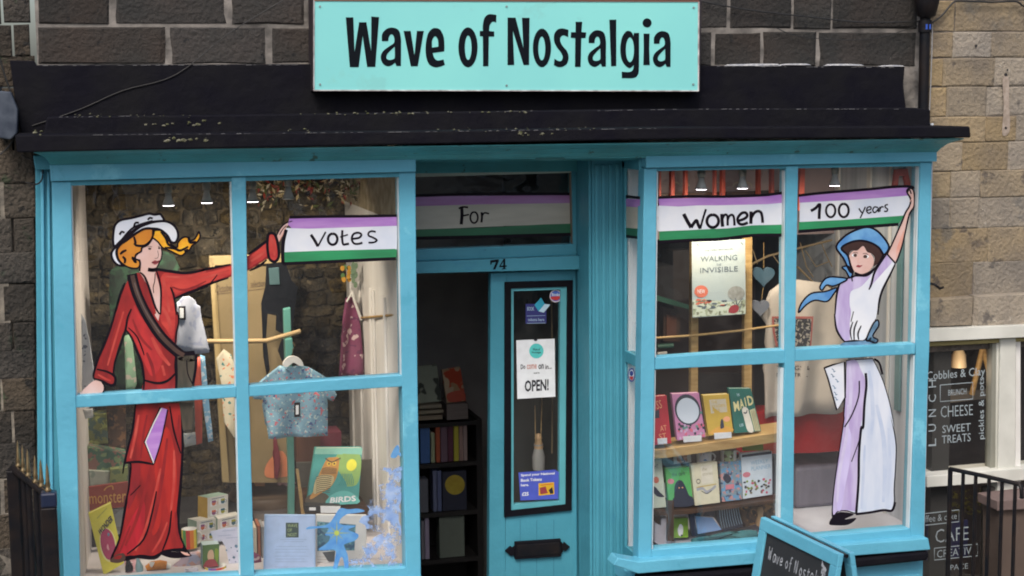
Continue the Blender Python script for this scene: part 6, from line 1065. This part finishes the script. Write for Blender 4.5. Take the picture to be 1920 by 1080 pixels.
book('bright green book with a hooded dark shape and two pink eyes', TU([(140, 250), (372, 232), (415, 605), (180, 620)]), .25, .2, flat('bright_green_cover', (.10, .42, .12)), ex, group=cg2)
def ex(g, o): g.loop(ell(.22, .42, .07, .05, 12), .02, o(1), dkc); g.sheet(rect(.35, .06, .8, .5), o(.5), flat('paler_cream', (.7, .66, .55))); g.text('the\nstories', [(.4, .1), (.8, .1), (.8, .3), (.4, .3)], o(1), flat('tan_lettering', (.4, .35, .22))); g.ribbon([(.12, .62), (.35, .6), (.5, .7), (.7, .66), (.88, .58)], .07, o(1), flat('grey_shell_print', (.35, .36, .4))); g.ribbon([(.3, .66), (.5, .74), (.7, .68)], .02, o(2), dkc); g.ribbon([(.12, .56), (.9, .54)], .02, o(2), goldp)
book('cream book with a grey curved drawing, middle of the lower row', TU([(388, 215), (640, 180), (670, 578), (430, 608)]), .24, .19, cream2, ex, group=cg2)
book('blue grey patterned book between the cream book and the white calendar', TU([(668, 190), (870, 170), (885, 548), (690, 572)]), .26, .21, pattern('blue_grey_scene', (.22, .30, .36), [(.05, .08, .16), (.5, .25, .25), (.12, .3, .5)], 38, .56), lambda g, o: (g.blob([(.1, .4), (.3, .3), (.5, .45), (.3, .55)], o(1), dkc), g.sheet(rect(.2, .58, .62, .7), o(1), flat('pink_disc', (.6, .2, .25)))), group=cg2)
def ex(g, o):
    g.sheet([(.02, .02), (.98, 0), (.98, .06), (.02, .08)], o(1), dkc); g.text('WEEKLY\nPLANNER', [(.3, .18), (.95, .16), (.95, .38), (.3, .4)], o(1), flat('light_blue_lettering', (.25, .45, .65))); g.sheet(ell(.15, .47, .13, .06, 14), o(2), flat('pink_disc', (.6, .2, .25)))
    for i in range(34): g.sheet(splash(rs.uniform(.06, .95), rs.uniform(.62, .94), .05, .035, 6), o(2+i % 3), [dkc, flat('rose_print', (.6, .12, .2)), flat('leaf_print', (.2, .3, .03)), flat('brown_lines', (.2, .17, .1))][i % 4])
book('white book with blue lettering and a flowery lower half', TU([(870, 108), (1170, 82), (1175, 500), (892, 545)]), .27, .22, flat('white_blue_cover', (.62, .70, .78)), ex, group=cg2)
# row of small things behind the lower books
def card_(label, q, m, y=.30, ex=None):
    t = thing('greetings_card', label, 'card', P((q[2][0]+q[3][0])/2, q[2][1], y), 'cards standing under the pine shelf'); g = MB(); g.prism(q, y, y+.003, m); g.build('card', t)
    if ex: g = MB(); ex(g, y-.0008); g.build('print', t)
card_('small card with a brown picture in a pale frame, furthest left', TU([(215, 105), (385, 92), (392, 190), (225, 205)]), flat('pale_card', (.5, .52, .48)), .3, lambda g, y: g.sheet(TU([(250, 125), (350, 115), (355, 190), (255, 200)]), y, pattern('brown_picture', (.4, .2, .12), [(.1, .06, .05), (.6, .4, .3)], 50, .55)))
mugp = lambda lab, u, v0, v1, r, m: mug(lab, u, v0, v1, .30, [m, white, m], r, group='mugs under the pine shelf')
mugp('white mug with a blue and pink picture and a dark handle', 1320, 846, 872, .034, pattern('mug_picture', (.6, .6, .65), [(.1, .2, .35), (.5, .2, .15)], 40, .6))
mugp('pale green mug right behind the patterned blue book', 1366, 842, 868, .036, pattern('green_mug_picture', (.35, .42, .22), [(.15, .12, .08), (.6, .6, .5)], 40, .58))
card_('lime green card just under the end of the pine shelf', TU([(885, 15), (1085, 10), (1085, 75), (885, 80)]), flat('lime_card', (.28, .42, .05)), .34)
one('basket', 'dark brown woven basket at the right end of the lower row', 'basket', lambda g: g.prism(TU([(850, 590), (1200, 560), (1210, 740), (900, 820)]), .30, .36, pattern('woven_basket', (.10, .06, .035), [(.3, .16, .06), (.03, .02, .02)], 30, .53)), bevel=.006, fix=True)
one('figurine', 'small tan figurine in front of the dark basket', 'figurine', lambda g: (g.lathe(P(1425, 985, .26), [(.018, 0), (.02, .02), (.012, .05), (.016, .065), (.010, .085), (0, .09)], mat('tan_clay', (.45, .28, .14), .6), 14)))
one('easel', 'small dark brown easel with splayed legs in the bottom left of the right window', 'easel', lambda g: (g.prism(TU([(40, 650), (400, 640), (410, 690), (40, 700)]), .18, .21, woodd), g.prism(TU([(165, 560), (225, 560), (225, 950), (160, 950)]), .165, .18, woodd), g.prism(TU([(40, 650), (100, 690), (85, 800), (40, 760)]), .2, .22, woodd), g.prism(TU([(370, 660), (420, 660), (450, 900), (400, 905)]), .2, .22, dkc)), bevel=.002, fix=True)
book('small lime green book with a white animal shape, behind the easel', TU([(215, 730), (362, 725), (362, 915), (218, 920)]), .26, .25, flat('lime_cover', (.22, .42, .03)), lambda g, o: (g.blob([(.4, .9), (.3, .6), (.45, .3), (.65, .45), (.62, .85)], o(1), paper), g.sheet(ell(.56, .88, .08, .05, 8), o(2), dkc)), group=cg2)
one('carton', 'pale grey box beside the small lime green book', 'box', lambda g: g.prism(TU([(40, 770), (100, 800), (105, 730), (165, 728), (200, 985), (105, 1000), (40, 960)]), .2, .25, flat('lilac_grey_card', (.50, .47, .52))), fix=True)
one('envelope', 'light blue paper lying at an angle beside the easel', 'paper', lambda g: g.prism(TU([(430, 710), (600, 725), (685, 840), (455, 880)]), .24, .245, flat('sky_blue_paper', (.26, .42, .72))))
dp_ = thing('striped_bag', 'dark bag with white scribbled stripes at the bottom of the right window', 'bag', P(1370, 1000, .27))
g = MB(); g.prism(TU([(650, 620), (740, 595), (830, 610), (900, 810), (720, 860), (640, 740)]), .27, .31, flat('blue_black_cloth', (.03, .035, .06))); g.build('cloth', dp_, bevel=.006, fix=True)
g = MB()
for i in range(9): g.ribbon(TU([(665+22*i, 640-3*i), (670+24*i, 720), (690+24*i, 830-6*i)]), .9, .264, sk_, taper=True)
g.build('stripe', dp_)
one('cloth', 'dark blue folded cloths behind the light blue paper', 'cloth', lambda g: g.prism(TU([(425, 640), (650, 610), (660, 740), (600, 720), (430, 710)]), .31, .36, pattern('navy_cloth', (.05, .06, .10), [(.25, .18, .15)], 40, .6)), bevel=.005, fix=True)
one('runner', 'deep teal cloth spread on the floor of the right window', 'cloth', lambda g: g.cloth(TU([(380, 940), (520, 900), (760, 860), (1000, 850), (1010, 900), (700, 960), (400, 985)]), .16, mat('deep_teal_cloth', (.03, .14, .16), .8), .02, 25), solid=.02)

# ================================================================ DOORWAY INTERIOR: bookcase
bc = thing('bookcase', 'black bookcase in the dark shop interior, seen through the open half of the door', 'bookcase', P(840, 1080, 1.6)); YS = 1.5
bk = mat('black_shelf', (.012, .011, .012), .6)
xl_, xr_ = P(770, 800, YS).x, P(893, 800, YS).x
g = MB(); g.box(xr_, xr_+.03, YS, YS+.28, .12, P(850, 789, YS).z, bk); g.build('side', bc)
g = MB(); g.box(xl_-.3, xr_, YS+.27, YS+.29, .12, P(850, 789, YS).z, bk); g.build('back', bc)
for v in (792, 868, 960, 1048, 1130):
    g = MB(); z = P(840, v, YS).z; g.box(xl_-.3, xr_, YS, YS+.27, z-.022, z, bk); g.build('shelf', bc)
cols = [((.06, .16, .42), 790, 808), ((.38, .42, .26), 810, 817), ((.45, .10, .04), 819, 827), ((.16, .10, .14), 828, 841), ((.11, .03, .06), 842, 852), ((.48, .45, .05), 853, 862), ((.36, .24, .22), 863, 870), ((.34, .26, .25), 871, 878)]
nm = ['blue', 'sage green', 'rust', 'dark plum', 'maroon', 'mustard yellow', 'dusty pink', 'greyish pink']
for (c, u0, u1), n in zip(cols, nm):
    vt = 792 if n != 'sage green' else 806
    t = thing('book', n+' book spine on the upper shelf of the dark bookcase', 'book', P((u0+u1)/2, 866, YS), 'books in the dark bookcase')
    z0 = P(840, 868, YS).z; z1 = P(u0, vt+(8 if u0 < 840 else 2), YS).z
    g = MB(); g.box(P(u0, 850, YS).x, P(u1, 850, YS).x, YS+.02, YS+.16, z0+.001, z1, flat('spine_'+n.replace(' ', '_'), c)); g.build('cover', t, bevel=.002)
    g = MB(); g.box(P(u0, 850, YS).x+.003, P(u1, 850, YS).x-.003, YS+.025, YS+.158, z1-.002, z1+.001, mat('book_pages', (.66, .6, .48), .8)); g.build('pages', t)
for i, (u0, u1, v0, v1, c, lab) in enumerate(((786, 804, 900, 958, (.12, .13, .16), 'grey book at the left of the middle shelf'), (814, 820, 884, 942, (.14, .17, .30), 'slim slate blue book on the middle shelf, left one'), (822, 829, 884, 942, (.10, .13, .26), 'slim slate blue book on the middle shelf, right one'), (792, 797, 978, 1040, (.2, .2, .24), 'thin grey book on the lower shelf'), (799, 806, 972, 1042, (.34, .30, .42), 'pale lilac book on the lower shelf'), (826, 872, 968, 1036, (.13, .16, .14), 'grey green book facing out on the lower shelf'))):
    g = MB(); a = P(u0, v1, YS); b = P(u1, v0, YS); g.box(a.x, b.x, YS+.02, YS+.10, P(840, 960 if v1 < 960 else 1048, YS).z+.001, b.z, flat('dim_cover_%d' % i, c)); g.build('book', None, lab, 'book', 'books in the dark bookcase', bevel=.002)
pl = thing('book', 'dark book with a round mustard disc facing out on the middle shelf', 'book', P(853, 955, YS), 'books in the dark bookcase')
g = MB(); a = P(832, 960, YS); b = P(876, 884, YS); g.box(a.x, b.x, YS+.02, YS+.04, P(840, 960, YS).z+.001, b.z, dkc); g.build('cover', pl); g = MB(); g.sheet(ell(853, 909, 18.5, 18.5, 28), YS+.0185, mat('mustard_disc', (.42, .34, .04), .6, (.28, .2, .02), scale=30)); g.build('disc', pl)
# stack on top
for i, (u0, u1, v0, v1, c, lab) in enumerate(((784, 830, 778, 789, (.30, .25, .18), 'bottom cream book of the stack on the bookcase'), (785, 831, 768, 777, (.34, .30, .22), 'second cream book of the stack on the bookcase'), (786, 828, 758, 767, (.36, .32, .24), 'top cream book of the stack on the bookcase'), (838, 878, 756, 788, (.22, .19, .18), 'grey brown box book on the right of the bookcase top'))):
    a = P(u0, v1, YS-.02); b = P(u1, v0, YS-.02); g = MB(); g.box(a.x, b.x, YS-.02, YS+.18, a.z, b.z, mat('pages_band_%d' % i, c, .8, tuple(x*.4 for x in c), scale=90, stretch=(.1, .1, 4))); t = g.build('book', None, lab, 'book', 'books in the dark bookcase', bevel=.002)
book('pale green grey book leaning on top of the stack by the door', [(770, 690), (819, 683), (828, 752), (780, 757)], YS+.05, YS, pattern('green_grey_scene', (.34, .38, .30), [(.06, .07, .06)], 14, .56), None, group='books in the dark bookcase')
book('orange and cream picture book leaning on top of the bookcase', [(829, 694), (863, 688), (874, 752), (838, 756)], YS+.05, YS, pattern('orange_scene', (.45, .28, .15), [(.5, .07, .03), (.55, .42, .28)], 14, .52), lambda g, o: (g.blob([(.1, .72), (.9, .68), (.95, .95), (.15, .97)], o(1), flat('orange_red_print', (.5, .07, .03)))), group='books in the dark bookcase')
S('interior_wall', mat('dim_grey_wall', (.40, .385, .38), .9), Xa+.06, Xb-.02, 1.9, 1.95, 0, zc+.1)
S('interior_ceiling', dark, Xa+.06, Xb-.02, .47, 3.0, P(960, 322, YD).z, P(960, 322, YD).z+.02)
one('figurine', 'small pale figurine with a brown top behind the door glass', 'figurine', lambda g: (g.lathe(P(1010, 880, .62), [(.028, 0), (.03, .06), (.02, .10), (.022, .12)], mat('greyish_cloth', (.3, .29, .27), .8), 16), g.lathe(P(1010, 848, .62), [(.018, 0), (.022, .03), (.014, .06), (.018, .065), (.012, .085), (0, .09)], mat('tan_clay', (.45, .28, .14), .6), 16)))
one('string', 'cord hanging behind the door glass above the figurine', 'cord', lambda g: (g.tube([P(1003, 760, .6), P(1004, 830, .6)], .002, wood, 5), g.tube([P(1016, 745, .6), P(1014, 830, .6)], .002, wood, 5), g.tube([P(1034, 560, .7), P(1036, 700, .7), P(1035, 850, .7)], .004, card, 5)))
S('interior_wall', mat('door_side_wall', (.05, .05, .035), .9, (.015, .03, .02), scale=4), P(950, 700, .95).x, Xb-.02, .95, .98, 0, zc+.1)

# ================================================================ NEIGHBOUR: cafe window at the right
cw = thing('cafe_window', 'white framed cafe window with white menu lettering on dark glass', 'shop window', P(1830, 1080, YW)); YC = .24
def cm(name, q, y0, y1, m=creamw, bev=.003): g = MB(); g.prism(q, y0, y1, m); return g.build(name, cw, bevel=bev, fix=True)
cm('head', [(1738, 617), (2000, 606), (2000, 629), (1738, 641)], YC-.06, YC+.1)
cm('head_bead', [(1738, 642), (2000, 630), (2000, 636), (1738, 650)], YC-.01, YC+.06, mat('ochre_bead', (.36, .30, .12), .6))
cm('sill', [(1738, 893), (1890, 880), (2010, 872), (2010, 893), (1890, 903), (1738, 914)], YC-.05, YC+.1)
cm('mullion', [(1876, 636), (1905, 634), (1903, 940), (1870, 945)], YC-.02, YC+.06)
cm('mullion_bead', [(1905, 634), (1914, 634), (1914, 940), (1903, 940)], YC+.0, YC+.05, white)
cm('stile_bead', [(1861, 644), (1869, 643), (1867, 886), (1857, 887)], YC+.0, YC+.05, mat('olive_grey_bead', (.24, .24, .2), .5))
cm('inner_stile', [(1869, 643), (1876, 643), (1873, 886), (1867, 886)], YC-.005, YC+.05, creamw)
cm('lower_mullion', [(1850, 915), (1872, 913), (1870, 1110), (1848, 1110)], YC+.0, YC+.05, mat('dim_grey_bead', (.10, .09, .08), .6))
for q in ([(1730, 640), (1868, 640), (1865, 890), (1728, 900)], [(1905, 630), (2010, 620), (2010, 880), (1903, 890)], [(1728, 905), (1855, 900), (1853, 1110), (1726, 1110)]):
    g = MB(); g.sheet(q, YC+.03, MAT.setdefault('cafe_glass', None) or MAT.update(cafe_glass=glassmat('cafe_glass', (.88, .88, .86), .045, .003)) or MAT['cafe_glass']); g.build('pane', cw)
wl = flat('white_vinyl_lettering', (.36, .42, .45)); g = MB(); yv = YC+.028
g.text('Cobbles & Clay', [(1738, 697), (1847, 688), (1847, 708), (1738, 718)], yv, wl)
g.ribbon([(1763, 722), (1824, 717), (1824, 748), (1763, 753), (1763, 722)], 1.4, yv, wl, sm=False); g.text('BRUNCH', [(1778, 731), (1812, 728), (1812, 739), (1778, 742)], yv, wl)
g.text('CHEESE', [(1764, 762), (1824, 758), (1824, 778), (1764, 783)], yv, wl, -.012); g.text('SWEET', [(1767, 798), (1820, 793), (1820, 808), (1767, 812)], yv, wl, -.005); g.text('TREATS', [(1766, 817), (1820, 812), (1820, 827), (1766, 832)], yv, wl, -.005)
for i, ch in enumerate('LUNCH'): v = 837-27.5*i; g.text(ch, [(1741, v), (1741, v-14), (1755, v-15), (1755, v-1)], yv, wl)
g.text('pickles & pots', [(1835, 824), (1835, 708), (1848, 707), (1848, 823)], yv, wl)
g.ribbon([(1735, 963), (1798, 956), (1798, 978), (1735, 985)], 1.6, yv, wl, sm=False); g.text('coffee & cake', [(1722, 968), (1794, 961), (1794, 973), (1722, 981)], yv, wl, -.005)
g.text('CAFE', [(1754, 993), (1816, 987), (1816, 1012), (1754, 1018)], yv, wl, -.01); g.ribbon([(1752, 1028), (1833, 1020), (1833, 1042), (1752, 1050), (1752, 1028)], 1.6, yv, wl, sm=False); g.text('CREATIVE', [(1757, 1032), (1829, 1024), (1829, 1038), (1757, 1046)], yv, wl, -.005); g.text('SPACE', [(1775, 1060), (1815, 1056), (1815, 1066), (1775, 1070)], yv, wl, -.005)
g.build('lettering', cw)
# inside and behind the cafe window
cx0 = P(1738, 700, YC+.1).x; cx1 = cx0+2.2
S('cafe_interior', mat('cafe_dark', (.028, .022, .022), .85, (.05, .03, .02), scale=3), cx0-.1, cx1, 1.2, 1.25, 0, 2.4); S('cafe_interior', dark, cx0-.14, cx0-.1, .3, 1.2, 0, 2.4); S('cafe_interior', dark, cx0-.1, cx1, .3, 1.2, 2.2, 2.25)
one('bottle_light', 'pale hanging lamp shades in the cafe window', 'lamp', lambda g: (g.lathe(P(1797, 688, .6), [(.04, 0), (.035, .06), (.016, .10), (.016, .16)], mat('cream_shade', (.6, .5, .35), .4), 16)))
cl = bpy.data.lights.new('cafe_fill_light', 'POINT'); cl.energy = 1.2; cl.color = (1, .75, .5); cl.shadow_soft_size = .05; clo = bpy.data.objects.new('cafe_fill_light', cl); col.objects.link(clo); clo.location = P(1810, 700, .45)  # added warm fill light that brightens the otherwise unlit cafe interior
one('easel', 'pale wooden easel legs crossing inside the cafe window', 'easel', lambda g: [g.tube([P(*a, .6), P(*b, .62)], .014, wood, 8) for a, b in (((1845, 642), (1822, 740)), ((1840, 642), (1868, 745)), ((1775, 642), (1758, 720)))])
one('counter', 'pale counter edge dimly seen in the cafe window', 'counter', lambda g: g.prism([(1760, 738), (1868, 728), (1868, 745), (1760, 758)], .8, 1.0, mat('dim_counter', (.25, .22, .18), .6)), fix=True)
one('menu_board', 'red brown board at the top left inside the cafe window', 'board', lambda g: g.prism([(1740, 650), (1772, 648), (1770, 712), (1740, 716)], .55, .57, flat('dull_red_board', (.22, .02, .02))), fix=True)
one('blue_sign', 'navy panel behind the word CAFE low in the cafe window', 'panel', lambda g: g.prism([(1738, 982), (1815, 975), (1814, 1045), (1738, 1052)], YC+.05, YC+.06, flat('navy_panel', (.02, .022, .075))), fix=True)
one('plant_reflection', 'olive leaf shapes behind the lower cafe glass, standing in for reflected plants', 'plants', lambda g: [g.sheet([ (u+rs.uniform(-5, 5), v+rs.uniform(-4, 4)) for _ in range(4)], .5+rs.uniform(0, .2), mat('olive_leaf', (.13, .11, .02), .7, (.06, .05, .012), scale=20)) for u, v in [(rs.uniform(1738, 1848), rs.uniform(918, 965)) for _ in range(260)]])  # leaves set behind the pane to imitate plants reflected in it
one('planter', 'pinkish brown planter box at the bottom right corner', 'planter', lambda g: (g.prism([(1873, 955), (1975, 950), (1975, 1110), (1873, 1110)], .06, .2, mat('pink_brown_render', (.10, .070, .055), .8)), g.prism([(1870, 940), (1980, 928), (1980, 952), (1870, 958)], .03, .2, mat('dusty_pink_edge', (.17, .12, .11), .8))), fix=True, bevel=.004)

# ================================================================ RAILINGS
rl = thing('railing', 'black iron railing with plain upright bars at the bottom right', 'railing', P(1840, 1080, -.1))
hz = P(1782, 880, -.02).z
A = PZ(1781, 879, hz); B = PZ(1912, 908, hz)
ends = [PZ(1838, 879, hz), B]
g = MB(); g.tube([A, A+(B-A)*.5+Vector((0, 0, .002)), B, B+(B-A)*.03+Vector((0, 0, -.02)), B+(B-A)*.035+Vector((0, 0, -.06))], .010, blackr, 8); g.build('top_rail', rl)
for i, u in enumerate((1782, 1807, 1831, 1856, 1880, 1904)):
    k = (u-1781)/131; q = A+(B-A)*k; g = MB(); g.tube([(q.x, q.y, q.z-.004), (q.x, q.y, .1)], .011 if i in (0,) else .0085, blackr, 8); g.build('bar', rl)
gt = thing('railing', 'black iron railing topped with small brass spikes at the bottom left', 'railing', P(60, 1080, -.2))
hz = P(80, 915, -.42).z
pts = [(35, 875), (44, 884), (53.5, 893), (67, 905), (78, 913), (90, 921)]
Q = [PZ(u, v, hz) for u, v in pts]
for q in Q:
    g = MB(); g.lathe(q, [(.011, 0), (.013, .006), (.008, .012), (.010, .02), (.0075, .035), (.004, .085), (.0, .105)], brass, 12); g.build('finial', gt)
for q in Q[:-1]:
    g = MB(); g.tube([(q.x, q.y, hz), (q.x, q.y, .0)], .011, blackr, 10); g.build('bar', gt)
g = MB(); a = Q[0]; b = Q[-1]; g.tube([(a.x-.02, a.y+.02, hz-.012), (b.x, b.y, hz-.012)], .016, blackr, 8); g.build('top_rail', gt)
g = MB(); g.box(b.x-.028, b.x+.028, b.y-.028, b.y+.028, 0, hz-.055, blackr); g.build('gate_post', gt, bevel=.006)
g = MB(); g.box(b.x-.026, b.x+.03, b.y-.03, b.y+.026, hz-.055, hz, mat('navy_cap', (.012, .02, .05), .3)); g.build('post_cap', gt, bevel=.008)
g = MB(); q = Q[0]; g.box(q.x-.045, q.x-.0, q.y-.02, q.y+.03, 0, hz-.01, blackr); g.build('hinge_post', gt, bevel=.005)

# ================================================================ CHALKBOARD
cbd = thing('chalkboard', 'blue framed A-board with chalk lettering on its black face in front of the right window', 'sign', P(1500, 1080, -.3))
hb = 1.02
TL = PZ(1440, 968, hb); TR = PZ(1588, 1038, hb); ax = (TR-TL).normalized(); nrm = ax.cross(Vector((0, 0, 1))).normalized()
if nrm.x > 0: nrm = -nrm
W_ = (TR-TL).length; lean = .17
def ab(side):
    sgn = 1 if side == 0 else -1; dn = (Vector((0, 0, -1))+nrm*lean*sgn).normalized(); out = nrm*sgn
    def m(s, d, o=0): return TL+ax*s*W_+dn*d+out*(.012+o)
    return m
H_ = .98
for side in (0, 1):
    m = ab(side); pn = MB() ; th = .022
    def slab(g, s0, s1, d0, d1, mt, o0=0, o1=.022):
        v = [m(s, d, o) for o in (o0, o1) for s, d in ((s0, d0), (s1, d0), (s1, d1), (s0, d1))]
        g.add(v, [(0, 1, 2, 3), (7, 6, 5, 4), (0, 4, 5, 1), (1, 5, 6, 2), (2, 6, 7, 3), (3, 7, 4, 0)], mt)
    fw = .05/W_
    for nme, a in (('frame_rail', (0, 1, 0, .05)), ('frame_rail', (0, 1, H_-.09, H_-.04)), ('frame_stile', (0, fw, .05, H_)), ('frame_stile', (1-fw, 1, .05, H_))):
        g = MB(); slab(g, *a, blue); g.build(nme, cbd, bevel=.003, fix=True)
    g = MB(); slab(g, fw, 1-fw, .05, H_-.09, mat('chalkboard_black', (.014, .015, .018), .7, (.03, .032, .036), scale=5), .004, .012); g.build('board_face', cbd, fix=True)
m = ab(0); ck = mat('chalk', (.52, .54, .58), .95, (.25, .27, .3), scale=80, amt=1)
def chalk(s, d): return m(s, d, .0128)
side_left = (m(0, .2)-m(1, .2)).dot(Rv) < 0
g = MB()
LET = {'W': [[(0, 0), (.2, 1), (.5, .3), (.75, 1), (1, 0)]], 'a': [[(.9, .5), (.4, .4), (.1, .7), (.3, 1), (.7, .9), (.9, .5), (.95, 1)]], 'v': [[(.1, .45), (.45, 1), (.85, .4)]], 'e': [[(.15, .72), (.8, .65), (.6, .4), (.15, .6), (.25, .95), (.85, .9)]], 'o': [[(.5, .42), (.12, .7), (.45, 1), (.85, .7), (.5, .42)]], 'f': [[(.9, .05), (.5, .1), (.4, 1.1)], [(.15, .5), (.75, .45)]], 'N': [[(.1, 1), (.15, .05), (.8, 1), (.9, 0)]], 's': [[(.8, .45), (.3, .45), (.35, .7), (.75, .8), (.2, 1)]], 't': [[(.5, .15), (.45, .9), (.8, 1)], [(.15, .45), (.85, .4)]], 'l': [[(.5, 0), (.45, 1)]], 'g': [[(.85, .45), (.3, .45), (.2, .85), (.75, .85), (.85, .45), (.8, 1.3), (.2, 1.35)]], 'i': [[(.5, .45), (.5, 1)], [(.5, .2), (.52, .24)]], 'S': [[(.9, .1), (.3, .05), (.2, .4), (.8, .6), (.7, 1), (.1, .95)]], 'u': [[(.1, .45), (.15, .95), (.7, .95), (.8, .45), (.9, 1)]], 'p': [[(.2, .45), (.2, 1.4)], [(.2, .55), (.8, .5), (.75, .95), (.2, .9)]], 'r': [[(.2, .45), (.25, 1)], [(.25, .65), (.8, .45)]]}
def hand(g, word, s0, d0, cw_, h, wd):
    s = s0
    for ch in word:
        if ch != ' ':
            for st in LET[ch]: g.ribbon([(s+p[0]*cw_*.8, d0+p[1]*h) for p in st], wd, chalk, ck)
        s += cw_*(.55 if ch in 'il ' else (1.35 if ch in 'WN' else 1))
hand(g, 'Wave of Nostalgia', .15, .10, .046, .052, .006); g.build('chalk_lettering', cbd, kind='stuff')
g = MB(); hand(g, 'Support your', .14, .26, .05, .05, .008) if False else hand(g, 'Support', .15, .26, .06, .055, .009); g.build('chalk_lettering', cbd, kind='stuff'); g = MB()
for i in range(5): g.ribbon([(.80+.012*i, .07+.018*i), (.86-.002*i, .085+.018*i), (.81+.012*i, .10+.018*i)], .012, chalk, ck)
g.ribbon([(.80, .055), (.86, .11), (.885, .17)], .008, chalk, ck, sm=False); g.build('chalk_drawing', cbd)
g = MB(); g.tube([TL+Vector((0, 0, -.01)), TR+Vector((0, 0, -.01))], .008, blackr, 8); g.build('hinge', cbd)

for o in list(bpy.data.objects):
    if o.type == 'MESH' and 'label' not in o and o.parent is None and o.get('kind') is None: print('UNTAGGED', o.name)
